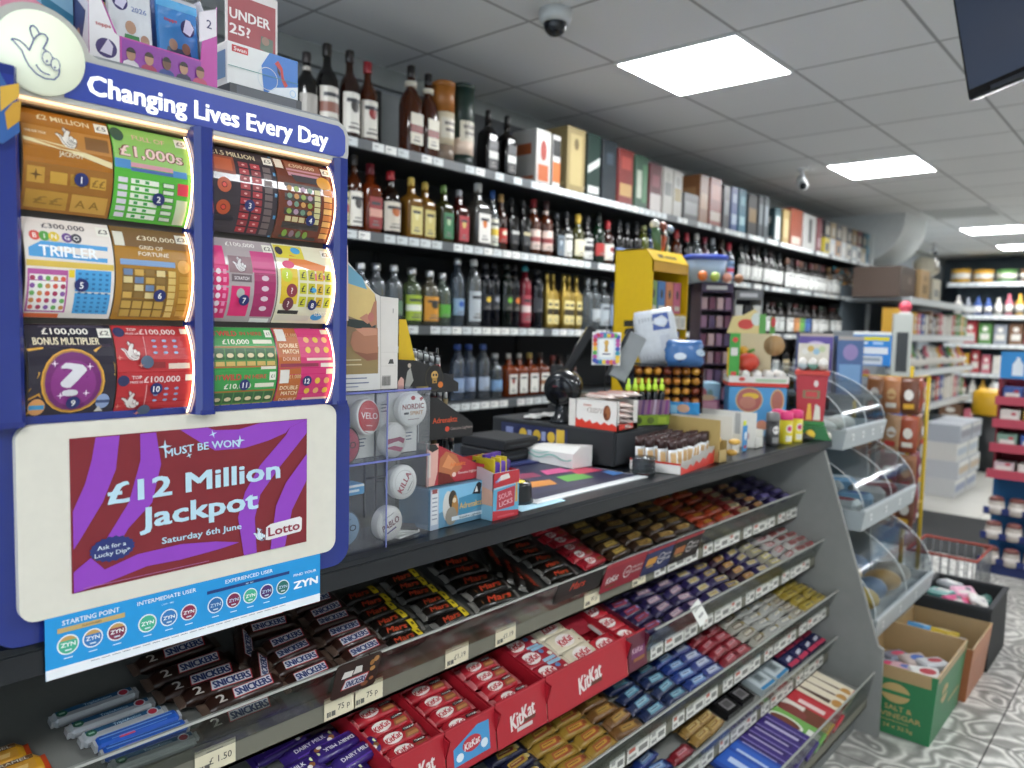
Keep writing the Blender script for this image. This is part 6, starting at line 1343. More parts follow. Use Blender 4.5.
# small open sweet box
def sweet_box():
    t = thing('sweet_box', 'small red and blue open sweet carton at the counter edge', 'display carton', (-1.024, 1.112, CT + .0005))
    b = MB(); b.box(0, .078, 0, .002, 0, .096, 'a8c0cc/p')
    b.dec(plane((0, 0, 0)), [('p', [(.0, .0), (.078, .0), (.078, .012), (.0, .020)], 'b8303a'), ('p', [(.0, .020), (.078, .012), (.078, .068), (.0, .062)], '58a0c0'), ('p', [(.0, .066), (.078, .070), (.078, .096), (.0, .096)], 'b02c36'), ('p', [(.010, .078), (.05, .082), (.044, .092), (.022, .09)], 'd6d0c9'), ('p', [(.010, .020), (.064, .022), (.066, .064), (.012, .058)], 'a83040'), T_('SOUR', .036, .048, .04, .011, 'd99aa2', b=.03, rot=.12), T_('LICKS', .038, .033, .04, .010, 'd9b0b6', b=.03, rot=.12), ('p', [(.066, .03), (.074, .03), (.072, .07), (.068, .07)], 'c29a4c'), ('r', .014, .004, .064, .008, 'c9545c'), T_('topsy', .012, .082, .016, .007, '6a9ad2', b=.02, rot=.5)])
    b.build('front_panel', t)
    s = MB(); s.prism([(0, 0), (.09, 0), (.09, .118), (0, .096)], 0, .002, 'c2aeb0/p', 'x')
    s.dec(plane((0, .045, 0), *LEFT), [('r', -.045, .0, .045, .03, '8ab8cc'), ('p', [(-.045, .03), (.045, .03), (.045, .06), (-.045, .08)], 'd9a890'), ('r', -.004, .035, -.002, .055, '3a3a40'), ('r', -.004, .07, -.002, .085, '3a3a40'), ('r', -.045, .105, .02, .112, 'b83a44')])
    s.box(.076, .078, 0, .09, 0, .096, 'b02c36/p'); s.box(0, .078, .088, .09, 0, .118, 'b02c36/p'); s.box(0, .078, 0, .09, 0, .002, 'b02c36/p')
    s.build('carton_body', t)
sweet_box()
for k, (x, c) in enumerate(((.015, '4a2a8a'), (.034, '5a34a0'), (.052, '43267c'))):
    b = MB(); b.box(-.010, .010, -.03, .03, .0, .11, c + '/f', .003); b.box(-.011, .011, -.004, .004, .108, .124, c + '/f'); b.box(-.012, -.008, -.03, .03, .07, .118, 'c9b42c/f')
    o = b.build('sweet_packet', None, (-1.07 - .004 * k, 1.127 + x, CT + .003), R90 + .1 * k); tag(o, 'purple foil sweet packet in the open sweet carton, %s from the left' % ordn(k + 1), 'sweet packet', 'packets in the sweet carton')
# card reader puck
t = thing('round_puck', 'round black desk puck with a yellow top spot', 'puck', (-1.10, 1.275, CT + .001))
MB().lathe([(.034, 0), (.036, .004), (.033, .012), (.031, .04), (.028, .046)], '1b1d20/g', 28).build('body', t)
MB().lathe([(.017, .046), (.016, .0475)], 'd8c41f/p', 24).build('top_spot', t)
# counter mat with poster
t = thing('counter_mat', 'clear edged counter mat with dark colourful poster inside', 'counter mat', (-1.055, 1.29, CT + .0005))
b = MB(); b.box(0, .46, 0, .42, 0, .002, 'c2c6c8/p'); b.build('mat_base', t)
b = MB(); b.box(.03, .455, .030, .415, .002, .0025, '30304a/p')
b.dec(plane((0, 0, .0025), *TOP), [('p', [(.10, .12), (.20, .10), (.23, .15), (.13, .17)], 'c9843c'), ('p', [(.06, .17), (.16, .16), (.18, .21), (.09, .22)], 'd0a06a'), ('p', [(.24, .10), (.34, .09), (.36, .15), (.27, .16)], '62a84a'), ('p', [(.34, .14), (.44, .13), (.44, .19), (.37, .20)], 'c43a58'), ('p', [(.27, .19), (.36, .18), (.38, .23), (.30, .24)], 'd0508a'), ('p', [(.18, .20), (.25, .19), (.27, .24), (.21, .25)], '8a3a5a'), ('p', [(.40, .07), (.45, .07), (.45, .12), (.42, .12)], '4a7ab8'), ('r', .05, .04, .44, .06, '25253c')])
b.build('poster', t)
MB().box(0, .46, 0, .012, .002, .0028, 'd9dcdc/p').build('edge_strip', t)
b = MB(); b.prism([(0, 0), (.15, 0), (.17, .04), (.02, .07)], 0, .001, 'a9cfe0/p', 'z'); o = b.build('blue_sheet', None, (-1.035, 1.215, CT + .0004), R90); tag(o, 'pale blue sheet under the edge of the black puck', 'paper')
b = MB(); b.box(0, .36, 0, .22, 0, .004, '252c5c/p', .001); b.dec(plane((0, 0, .004), *TOP), [('r', .02, .02 + i * .03, .30 - .02 * (i % 2), .032 + i * .03, '4a5488') for i in range(6)])
o = b.build('blue_pad', None, (-1.39, 1.38, CT + .004), R90 - .05); tag(o, 'dark blue printed pad lying behind the poster mat', 'pad')
# white carton with teal waves
t = thing('white_carton', 'white wedge shaped carton with teal wave lines lying on the counter mat', 'carton', (-1.425, 1.690, CT + .0052), -.06)
L = .178
b = MB(); b.loft([[(0, .0, .0), (0, .07, .0), (0, .07, .044), (0, .03, .044), (0, .0, .034)], [(L, -.004, .0), (L, .078, .0), (L, .078, .058), (L, .028, .058), (L, -.004, .040)]], 'dcdcd8/p', False)
wv = [(.0 + i * L / 24, .020 + .006 * sin(i * .42 + 2.2) + .006 * i / 24) for i in range(25)]
b.dec(lambda a, z, l: Vector((a, -.0008 - .004 * a / L - l, z)), stroke(wv, .0025, '2fa898') + stroke([(x, z + .009 + .003 * sin(x * 40)) for x, z in wv[2:13]], .002, '58bcae'))
b.build('carton_body', t)
# cash register base
def till():
    t = thing('cash_drawer', 'long black cash drawer that carries the white and red chocolate box', 'cash drawer', (-1.185, 1.775, CT + .001))
    b = MB(); b.box(0, .30, 0, .46, .004, .105, '1d2023/m', .004); b.build('drawer_case', t)
    f = MB(); f.box(.01, .29, -.004, .0, .012, .098, '26292d/m', .001); f.build('drawer_front', t)
    s = MB(); s.dec(plane((0, .0, 0), (0, -1, 0), (0, 0, 1)), [('r', -.42, .03, -.16, .092, '24294c')] + [('e', -.33 + i * .055, .064, .015, .017, 'c9a83c') for i in range(3)] + [('r', -.312 + i * .055, .05, -.296 + i * .055, .078, '8a93b8') for i in range(3)] + [('r', -.40, .04, -.37, .08, '7a84b0'), ('r', -.20, .03, -.17, .09, 'c9a83c')] + [('r', -.37 + i * .05, .036, -.34 + i * .05, .042, '6a74a0') for i in range(4)])
    s.build('side_print', t)
    return t
till()
for k, (z, x) in enumerate(((.0, 1.60), (.032, 1.605))):
    b = MB(); b.box(0, .15, 0, .17, 0, .030, '15171a/m', .003); b.box(.02, .11, -.001, 0, .012, .015, '4a4e52/g'); b.box(.0, .15, -.003, -.0, .022, .026, '202327/m')
    o = b.build('black_box', None, (-1.42, x - .02, CT + .009 + z), R90); tag(o, 'flat black box left of the cash drawer, %s one of two' % ('lower', 'upper')[k], 'box', 'flat black boxes')
# receipts
for k in range(4):
    b = MB(); n = 6
    pts = [(.02 * i, .004 * sin(i * 1.3 + k) + .003 + .003 * k) for i in range(n)]
    for i in range(n - 1): b.add([(pts[i][0], -.028, pts[i][1]), (pts[i + 1][0], -.028, pts[i + 1][1]), (pts[i + 1][0], .028, pts[i + 1][1]), (pts[i][0], .028, pts[i][1])], [(0, 1, 2, 3)], 'dcdcd8/p', True)
    o = b.build('receipt', None, (-1.50, 1.80 + .012 * k, CT + .110), R90 + .5 - .35 * k); o.modifiers.new('t', 'SOLIDIFY').thickness = .0006
    tag(o, 'crumpled white till receipt on the black drawer, %s of four' % ordn(k + 1), 'receipt', 'till receipts')
# ================================================================ till end of the counter
DZ = CT + .1065                  # top of the cash drawer
def till_screen():
    t = thing('till_screen', 'black till screen seen from the side behind the cash drawer', 'till', (-1.575, 2.01, DZ + .0005))
    MB().lathe([(.09, 0), (.09, .006), (.03, .014), (.022, .03), (.02, .16)], '1a1c1f/m', 20).build('foot', t)
    T = Matrix.Translation((0, .01, .10)) @ Matrix.Rotation(-.5, 4, 'X')
    MB().box(-.15, .12, -.014, .014, -.06, .215, '16181b/m', .006, T).build('screen_case', t)
    MB().dec(lambda a, b, l: T @ Vector((a, -.0145 - l, b)), [('r', -.14, -.05, .11, .205, '20252b/g')]).build('screen', t)
    t.rotation_euler[2] = radians(-53)
till_screen()
def scanner():
    t = thing('barcode_scanner', 'black hooded barcode scanner standing on the cash drawer', 'scanner', (-1.405, 1.83, DZ), .35)
    b = MB(); b.lathe([(.042, 0), (.044, .006), (.03, .02), (.026, .045), (.024, .07)], '1c1e21/g', 22, sx=.9, sy=1.15); b.build('base', t)
    T = Matrix.Translation((0, 0, .105)) @ Matrix.Rotation(radians(100), 4, 'X')
    h = MB(); h.lathe([(.028, -.060), (.046, -.045), (.055, -.005), (.054, .03), (.046, .042), (.034, .043)], '1a1c1f/g', 26, T=T); h.build('hood', t)
    MB().lathe([(.036, .0432), (.034, .045)], '0d0e10/g', 22, T=T).dec(lambda a, c, l: T @ Vector((a, c, .0452 + l)), [('r', -.02, .012, -.005, .016, '5a2028')]).build('window', t)
    MB().tube([(0, .03, .02), (.02, .07, .012), (.0, .11, .01), (-.03, .15, .008)], .0032, '17181a/g').build('cable', t)
scanner()
def face_cam(x, y): return math.atan2(-y, -x) + R90       # turns a front (-y) towards the shopper's side
# customer display with a hanging picture card
t = thing('customer_display', 'grey slanted customer display panel beside the yellow cabinet', 'display', (-1.285, 1.985, DZ), radians(42))
T = Matrix.Translation((0, 0, .20)) @ Matrix.Rotation(.45, 4, 'Y') @ Matrix.Rotation(-.1, 4, 'X')
MB().box(-.028, .028, -.010, .010, -.075, .075, '7d8183/m', .003, T).build('panel', t)
MB().box(-.035, -.028, -.012, .012, -.08, .078, '26282b/m', .001, T).build('rim', t)
MB().tube([(0, .01, .0), (0, .01, .10), (-.03, .004, .15)], .009, '26282b/m').build('stalk', t)
MB().lathe([(.05, 0), (.05, .006), (.012, .012)], '26282b/m', 18).build('foot', t)
b = MB(); b.box(-.043, .043, 0, .0012, -.05, .05, 'd9dad6/p')
it = [('r', -.037, -.043, .037, .043, 'c4d0d8')]
rr = random.Random(3)
for k in range(26):
    a = 2 * pi * k / 26; x = .034 * max(-1, min(1, 1.35 * cos(a))); z = .040 * max(-1, min(1, 1.35 * sin(a)))
    it.append(('e', x, z, .007, .007, rr.choice(['b03040', '3a4a9c', '4a9a4a', 'd9b83a', 'a84a8c', '2f8a9c', 'd2702c'])))
it += [('r', -.022, -.026, .022, .028, 'dfe2e0'), ('p', [(-.006, .018), (.006, .018), (.004, .004), (.006, -.010), (-.006, -.010), (-.004, .004)], 'b08a3a'), ('e', 0, .018, .007, .008, 'c29a44'), ('r', -.012, -.018, .012, -.014, '4a4f6a'), ('r', -.02, .046, .02, .049, '4a5ab0')]
b.dec(plane((0, 0, 0)), it)
o = b.build('hanging_card', None, (-1.325, 1.93, 1.392), radians(36)); tag(o, 'small square card with a bright speckled border hanging by the till', 'card')
MB().tube([(0, .004, .05), (0, .02, .07), (0, .03, .03), (0, .035, -.21)], .0022, '6a6c6e/s').build('hanger', o)
b = MB(); b.box(-.05, .05, 0, .05, 0, .085, '2a3a28/p', .002); b.dec(plane((0, 0, 0)), [('p', [(-.05, .02), (.0, .085), (-.03, .085), (-.05, .07)], '8a7a6a'), ('p', [(-.05, .0), (-.01, .0), (-.05, .04)], '6a2a2a'), ('p', [(.01, .0), (.05, .0), (.05, .06), (.03, .04)], '2f8a3a'), ('p', [(.028, .0), (.036, .0), (.036, .05), (.028, .042)], 'c9b42c')])
o = b.build('green_box', None, (-1.385, 1.925, DZ), radians(40)); tag(o, 'dark green box behind the white chocolate box on the drawer', 'box')
# white and red chocolate box on the drawer
def chocolate_box():
    t = thing('chocolate_carton', 'white chocolate carton with jagged red base and open end on the cash drawer', 'carton', (-1.322, 1.782, DZ), 0)
    W, D, H = .142, .105, .082
    b = MB(); b.box(0, W, 0, .0015, 0, H, 'dedbd5/p'); b.box(0, .0015, 0, D, 0, H, 'dedbd5/p'); b.box(0, W, D - .0015, D, 0, H, 'dedbd5/p'); b.box(0, W, 0, D, 0, .002, 'dedbd5/p')
    b.box(W - .0015, W, 0, .010, 0, H, 'dedbd5/p'); b.box(W - .0015, W, D - .022, D, 0, H, 'dedbd5/p'); b.box(W - .0015, W, 0, D, 0, .018, 'c4382c/p'); b.box(0, .09, 0, D, H - .0015, H, 'e2dfd9/p')
    rd = [(0, .0), (W, .0), (W, .012), (.125, .020), (.115, .014), (.10, .022), (.088, .013), (.075, .021), (.06, .014), (.05, .024), (.035, .016), (.022, .026), (.012, .020), (0, .028)]
    b.dec(plane((0, 0, 0)), [('p', rd, 'cc3a2a'), T_('Kinder', .042, .066, .028, .006, 'c0502c', b=.03), T_('CRISPY', .066, .052, .050, .0125, '5a3a2c', b=.08), T_('CRISPY', .066, .052, .048, .0115, 'ece6de', b=.02), ('e', .108, .048, .013, .022, '7a4426'), ('e', .112, .050, .008, .016, '9a5f3a'), ('e', .104, .040, .004, .008, '5a2f1a')])
    b.build('carton_body', t)
    f = MB(); f.box(-.024, -.001, -.001, .0005, .001, H - .002, 'd3cfc8/p'); f.build('end_flap', t); f.data if False else None
    return t
chocolate_box()
for k in range(5):
    me = bar_mesh('wrapped_bar_cr', .115, .030, .014, 'c9b8b0/f', [('r', -.04, -.012, .05, .004, 'b87a70'), ('r', -.05, .005, .05, .011, 'd9d2cc')], .010, 3)
    place(me, 'chocolate_bar', 'pale pink wrapped bar in the white chocolate carton, %s from below' % ordn(k + 1), 'chocolate bar', Matrix.Translation((-1.222, 1.835 + .004 * (k % 2), DZ + .003 + .0147 * k)) @ Matrix.Rotation(.0, 4, 'Z'), 'bars in the white carton')
for k in range(3):
    place(me, 'chocolate_bar', 'pale pink wrapped bar lying on top of the white carton, %s of three' % ordn(k + 1), 'chocolate bar', Matrix.Translation((-1.262 + .02 * k, 1.815 + .026 * k, DZ + .0835 + .004 * k)) @ Matrix.Rotation(.25 * k - .2, 4, 'Z'), 'bars on the white carton')
# green topped drink bottles in their carton
t = thing('drops_carton', 'low carton with purple and green print holding green topped bottles', 'display carton', (-1.228, 1.915, DZ + .0005), radians(62))
b = MB(); b.box(0, .14, 0, .06, 0, .030, '6f8a1e/p', .001); b.dec(plane((0, 0, 0)), [('e', .035, .014, .010, .010, '3a4a14'), ('e', .075, .014, .012, .010, '4a5a1a'), ('r', .1, .004, .13, .024, '8aa02c')])
b.dec(plane((0, .03, 0), *LEFT), [('r', -.03, .004, .03, .02, '7a9a24')]); b.build('carton_body', t)
b = MB(); b.box(0, .14, 0, .002, .031, .075, '7a5a70/p'); b.dec(plane((0, 0, 0)), [('p', [(.02 * k, .031), (.02 * k + .010, .031), (.02 * k + .014, .075), (.02 * k + .006, .075)], ['6a2a6a', '9a8a9c', '4a2a5a'][k % 3]) for k in range(7)]); b.build('front_window', t)
for k in range(6):
    bm = MB(); bm.lathe([(.009, 0), (.010, .003), (.010, .060), (.007, .072)], '17191a/g', 12)
    if 'dropb' not in _bars:
        _bars['dropb'] = bm.mesh('bottle_body'); c = MB(); c.lathe([(.0085, .070), (.009, .074), (.0085, .086), (.0045, .092), (.004, .105), (.0025, .107)], 'a9c82c/p', 12); _bars['dropc'] = c.mesh('cap')
    th = thing('drops_bottle', 'small black bottle with lime green cap, %s from the left in its carton' % ordn(k + 1), 'bottle', (0, 0, 0), 0, 'lime capped bottles')
    th.matrix_world = t.matrix_world.copy() if False else Matrix.Translation((-1.228, 1.915, DZ + .031)) @ Matrix.Rotation(radians(62), 4, 'Z') @ Matrix.Translation((.013 + .0228 * k, .03, 0))
    for nm, kk in (('bottle_body', 'dropb'), ('cap', 'dropc')):
        o = bpy.data.objects.new(nm, _bars[kk]); COL.objects.link(o); o.parent = th
# ball display
BX_, BY_ = -1.315, 2.29
t = thing('ball_rack', 'clear stepped rack full of golden brown chocolate balls', 'display rack', (BX_, BY_, CT + .001), radians(52))
BM = Matrix.Translation((BX_, BY_, CT + .001)) @ Matrix.Rotation(radians(52), 4, 'Z')
PW, PH = .0345, .0335
b = MB()
for j in range(9): b.box(-.123, .123, -.004, .075, j * PH - .0008, j * PH + .0008, '8a5f58/c')
b.build('shelf', t)
b = MB(); b.box(-.125, -.122, -.002, .078, 0, 8 * PH, '9a6f66/c'); b.box(.122, .125, -.002, .078, 0, 8 * PH, '9a6f66/c'); b.box(-.125, .125, .076, .078, 0, 8 * PH, '5a2a2c/p'); b.build('side_panel', t)
for j in range(8):
    for i in range(7):
        for d in range(2):
            if d == 1 and i > 0: continue
            c = ['c4862f/f', 'b06a2a/f', 'd29a38/f', '7a3a26/f', 'b9762c/f'][(i * 3 + j * 2 + d) % 5] if j > 1 else ['c9a03a/f', 'b98a2c/f', '8a5a2a/f'][(i + j) % 3]
            k = ('choc', c)
            if k not in _bars:
                m = MB(); m.ball((0, 0, 0), .0148, c, 16, 10); _bars[k] = m.mesh('ball')
            place(_bars[k], 'chocolate_ball', 'golden brown foil ball, %s along in the %s row from below%s' % (ordn(i + 1), ordn(j + 1), ' behind' if d else ''), 'chocolate ball', BM @ Matrix.Translation((-.1035 + PW * i, .016 + .034 * d, j * PH + .0160)), 'foil balls in the clear rack')
# bags on the rack
def bag(name, label, cat, loc, rz, W, H, D, col, items, lean=.0, e=2.6, lumps=0.0, rot=None):
    b = MB(); n = 24; rings = []
    for i in range(9):
        f = i / 8; k = (1 - abs(2 * f - 1) ** 3.2) ** .45 if 0 < f < 1 else .16
        rg = []
        for j in range(n):
            a = 2 * pi * (j + .5) / n; ca, sa = cos(a), sin(a); q = (abs(ca) ** e + abs(sa) ** e) ** (-1 / e)
            w_ = 1 + lumps * sin(a * 3 + i * 1.7) * sin(i * .9)
            rg.append((W / 2 * ca * q * (.86 + .14 * k) * w_, D / 2 * sa * q * k * w_, H * f))
        rings.append(rg)
    b.loft(rings, col, True)
    b.dec(lambda a, z, l: Vector((a, -D / 2 * (max(.05, 1 - abs(2 * z / H - 1) ** 3.2) ** .45) * (max(.02, 1 - abs(2 * a / W) ** e)) ** (1 / e) - l - .001, z)), items, 'f', .0012, .0008, 6)
    o = b.build(name); o.matrix_world = Matrix.Translation(loc) @ Matrix.Rotation(rz, 4, 'Z') @ Matrix.Rotation(lean, 4, 'Y') @ Matrix.Rotation(-.15, 4, 'X')
    return tag(o, label, cat)
bag('cutlery_bag', 'translucent white bag with blue print leaning against the yellow cabinet', 'bag', (-1.43, 2.43, 1.330), radians(35), .15, .20, .06, 'c6cbd0/f', [('p', [(-.01, .12), (.05, .12), (.05, .18), (-.005, .18)], '4a5f9c'), ('p', [(.0, .14), (.04, .135), (.04, .16), (.0, .165)], 'd3d9e2'), ('r', .01, .05, .045, .10, 'b8bdc6')] + [('p', [(-.06 + k * .013, .02), (-.055 + k * .013, .02), (-.05 + k * .011, .17), (-.056 + k * .011, .17)], 'a9aeb4') for k in range(5)], -.18, 3)
b = MB(); b.box(-.10, .10, -.06, .06, 0, 1.331 - CT, '2a2c30/p', .002); o = b.build('dark_carton', None, (-1.46, 2.465, CT + .0005), radians(35)); tag(o, 'dark carton hidden behind the rack of balls, under the white bag', 'carton')
bag('blue_soft_bag', 'rumpled blue soft bag lying on the rack of balls', 'bag', (-1.27, 2.31, 1.332), radians(40), .125, .09, .075, '3f6aa0/f', [('e', -.02, .03, .020, .012, 'c9d2dc'), ('p', [(-.03, .018), (-.012, .018), (-.02, .008)], '27406a'), ('e', .05, .045, .018, .012, 'a9bccc')], 0, 2.2, .09)
# yellow cabinet of small boxes
def yellow_cabinet():
    t = thing('vape_cabinet', 'bright yellow standing cabinet of small coloured boxes', 'display cabinet', (-1.555, 2.56, CT + .001))
    W, D, H = .275, .175, .70; YL = 'e0b80c/p'
    b = MB(); prof = [(0, 0), (D, 0), (D, H), (.035, H), (0, H - .045)]
    b.prism(prof, 0, .004, YL, 'x'); b.prism(prof, W - .004, W, YL, 'x')
    b.box(0, W, D - .004, D, 0, H, YL); b.box(.004, W - .004, .0, D, 0, .30, YL)
    b.prism([(.035, H), (0, H - .045), (0, H - .049), (.035, H - .004)], .0, W, YL, 'x'); b.box(0, W, .035, D, H - .004, H, YL); b.box(0, W, 0, .004, H - .085, H - .045, 'd09a10/p')
    b.dec(plane((0, D / 2, 0), *LEFT), [('r', -.035, .40, .02, .425, '2a2820'), ('p', [(-.035, .37), (.02, .38), (.02, .398), (-.028, .392)], '2a2820'), ('r', -.03, .30, .0, .312, '2a2820'), ('r', -.04, .28, -.035, .31, '2a2820')])
    b.dec(plane((0, .0, H - .045), (1, 0, 0), (0, .614, .789)), [('r', .06, .018, .10, .036, '5a4a1a'), ('r', .11, .018, .2, .032, '6a5a24')])
    b.build('cabinet_body', t)
    s = MB()
    for z in (.455, .355): s.box(.004, W - .004, .004, D - .004, z - .004, z, 'd8aa0e/p')
    s.build('shelf', t)
    for k in range(5):
        r = MB(); r.box(.01 + k * .052, .058 + k * .052, .0, .003, .395, .448, 'd6d3c9/p'); r.dec(plane((.034 + k * .052, 0, .42)), [('r', -.016, -.018, .016, .018, 'b9b7b0')]); r.build('price_card', t)
    return t
yellow_cabinet()
for k, (c, d) in enumerate((('6a8a4a', 'green'), ('3f70a8', 'blue'), ('c87a4a', 'orange'), ('b85a78', 'pink'))):
    b = MB(); b.box(0, .056, 0, .06, 0, .125, c + '/p', .001); b.dec(plane((0, 0, 0)), [('e', .028, .075, .010, .018, '2a2a2c'), ('r', .008, .012, .048, .03, 'c9c5bb')])
    tag(b.build('vape_box', None, (-1.575, 2.575 + k * .061, CT + .457), R90), '%s small box on the upper shelf of the yellow cabinet' % d, 'box', 'small boxes in the yellow cabinet')
for k, (c, d) in enumerate((('b8a85a', 'khaki'), ('c8861e', 'amber'), ('6a5a9c', 'purple'), ('5a6a9c', 'slate blue'))):
    b = MB(); b.box(0, .056, 0, .06, 0, .07 if k < 2 else .085, c + '/p', .001); b.dec(plane((0, 0, 0)), [('r', .01, .02, .046, .05, 'a9a5b0')])
    tag(b.build('vape_box', None, (-1.575, 2.575 + k * .061, CT + .302), R90), '%s small box on the lower shelf of the yellow cabinet' % d, 'box', 'small boxes in the yellow cabinet')
for k in range(5):
    b = MB(); b.tube([(.0, 0, 0), (.03 * sin(k), .01, .06), (.05 * sin(k * 2.1), .02, .10)], [.012, .02, .014], ['4a6a4a', 'b8502c', '3a3a34', 'c9c9b8', '5a7a8a'][k] + '/f', 8); b.ball((.05 * sin(k * 2.1), .02, .11), .02, ['c9c9c0', '8a4a3a', '5a6a4a', 'd9b83a', '7a8aa0'][k] + '/f', 10, 6)
    tag(b.build('novelty_toy', None, (-1.62 - .01 * k, 2.70 + .035 * k, CT + .7015), R90), 'small %s novelty item on top of the yellow cabinet' % ['green and white', 'orange and brown', 'dark olive', 'pale yellow', 'blue grey'][k], 'novelty', 'novelties on the yellow cabinet')
# racks of vapes and the blue lidded tub behind
def vape_rack(x, y, W, H, D, col, cc, label, rz=radians(50), nx=4, nz=7):
    t = thing('vape_rack', label, 'display rack', (x, y, CT + .001), rz)
    b = MB(); b.box(0, .004, 0, D, 0, H, col); b.box(W - .004, W, 0, D, 0, H, col); b.box(0, W, D - .004, D, 0, H, '2a2a30/p')
    for j in range(nz + 1): b.box(0, W, 0, D, H * j / nz * .93, H * j / nz * .93 + .004, col)
    b.box(0, W, -.002, D, H * .93, H, cc[0] + '/p', .001); b.dec(plane((0, -.002, 0)), [('r', W * .15, H * .95, W * .8, H * .98, 'b9b9be')])
    b.build('rack_body', t)
    for j in range(nz):
        s = MB(); w1 = W / nx
        for i in range(nx):
            s.box(i * w1 + .006, (i + 1) * w1 - .004, .006, D - .01, H * j / nz * .93 + .005, H * (j + .72) / nz * .93, cc[1 + (i + j * 2) % (len(cc) - 1)] + '/p', .001)
        s.build('row_of_packs', t)
vape_rack(-1.645, 3.12, .15, .605, .12, '4a3a5a/p', ['3a2f4c', '8a6a8a', '5a4a70', 'a8909c', '6a3f5a', 'b8a0a8'], 'tall purple rack of small packs right of the yellow cabinet')
vape_rack(-1.54, 3.24, .13, .575, .12, 'a9abad/p', ['6a6c70', 'c9c9c6', '2a2b2f', 'd3d3cf', '45474c', 'bdbdb9'], 'tall silver and black rack of small packs', radians(50), 3, 6)
t = thing('lidded_tub', 'pale plastic tub with blue lid standing above the purple rack', 'tub', (-1.68, 3.20, CT + .607), radians(45))
MB().lathe([(.075, 0), (.092, .10)], '9fb4cf/p', 24, e=4).build('tub_body', t); MB().lathe([(.095, .10), (.097, .118), (.09, .122)], '3a52b8/p', 24, e=4).build('lid', t)
for k in range(4):
    b = MB(); b.ball((0, 0, .022), .022, ['c9703a', 'a9c060', 'c98a7a', '8a5a3a'][k] + '/f', 12, 8); tag(b.build('round_sweet', None, (-1.605 + .02 * k, 3.05 + .075 * k, CT + .607), 0), '%s round item on top of the vape racks' % ['orange', 'lime', 'salmon', 'brown'][k], 'sweet', 'round items on the racks')
# tray of standing sticks with red jagged front
TR = Matrix.Translation((-1.008, 1.838, CT + .001)) @ Matrix.Rotation(radians(97.4), 4, 'Z')
t = thing('stick_tray', 'white and red jagged edged tray of upright milk sticks at the counter edge', 'display carton', (0, 0, 0), 0); t.matrix_world = TR
W, D = .285, .15
b = MB(); b.box(0, W, 0, D, 0, .002, 'd8d5cf/p'); b.box(0, .0015, 0, D, 0, .030, 'dcd9d4/p'); b.box(W - .0015, W, 0, D, 0, .030, 'c4382c/p'); b.box(0, W, D - .0015, D, 0, .030, 'd8d5cf/p'); b.box(-.0008, .0, 0, D, .026, .031, 'c03028/p')
b.build('tray_body', t)
b = MB(); b.prism([(0, 0), (W, 0), (W, .055), (.25, .05), (.22, .054), (.19, .044), (.16, .048), (.13, .040), (.10, .042), (.06, .033), (.03, .036), (0, .030)], 0, .0015, 'a8a49e/p', 'y')
b.dec(plane((0, 0, 0)), [('p', [(0, 0), (W, 0), (W, .048), (.255, .040), (.235, .030), (.215, .036), (.19, .020), (.165, .028), (.14, .014), (.115, .026), (.09, .012), (.07, .022), (.045, .010), (.02, .016), (0, .024)], 'c5352a')]); b.build('front_flap', t)
if 1:
    m = MB(); m.loft([[(.013 * cos(2 * pi * j / 12) * a, .008 * sin(2 * pi * j / 12) * a2, z) for j in range(12)] for z, a, a2 in ((0, 1, .3), (.012, 1, 1), (.062, 1, 1))], 'c9ccce/f', True)
    m.loft([[(.013 * cos(2 * pi * j / 12) * a, .008 * sin(2 * pi * j / 12) * a2, z) for j in range(12)] for z, a, a2 in ((.062, 1, 1), (.078, 1, .8), (.090, 1.02, .1))], '331c1a/f', True)
    m.dec(plane((0, -.0084, 0)), [('r', -.008, .018, .008, .055, 'd3b890'), ('r', -.006, .024, .006, .05, 'c9a270'), ('r', -.009, .006, .009, .014, '7fa6c6')], 'f')
    stick = m.mesh('milk_stick')
    n = 0
    for r_, (yy, cnt) in enumerate(((.028, 8), (.060, 8), (.095, 7), (.128, 7))):
        for i in range(cnt):
            n += 1
            xx = .022 + i * .033 + jit(.003)
            place(stick, 'milk_stick', 'upright milk stick with dark top, %s from left, %s row of the tray' % (ordn(i + 1), ordn(r_ + 1)), 'chocolate bar', TR @ Matrix.Translation((xx, yy, .0025)) @ Matrix.Rotation(-.9 + jit(.25), 4, 'Z') @ Matrix.Rotation(jit(.10), 4, 'Y'), 'milk sticks in the tray')
# clear round pot
t = thing('clear_pot', 'small clear plastic pot stack in front of the stick tray', 'pot', (-1.085, 1.775, CT + .001), 0)
MB().lathe([(.028, 0), (.030, .002), (.030, .040), (.033, .041), (.033, .048)], 'c9cdd0/c', 24).build('pot', t)
b = MB()
for k in range(4): b.lathe([(.031, .006 + k * .011), (.0322, .009 + k * .011), (.031, .012 + k * .011)], 'b9bec2/c', 24)
b.build('rim', t); MB().lathe([(.020, .002), (.020, .004)], 'b03a44/p', 20).build('base_label', t)
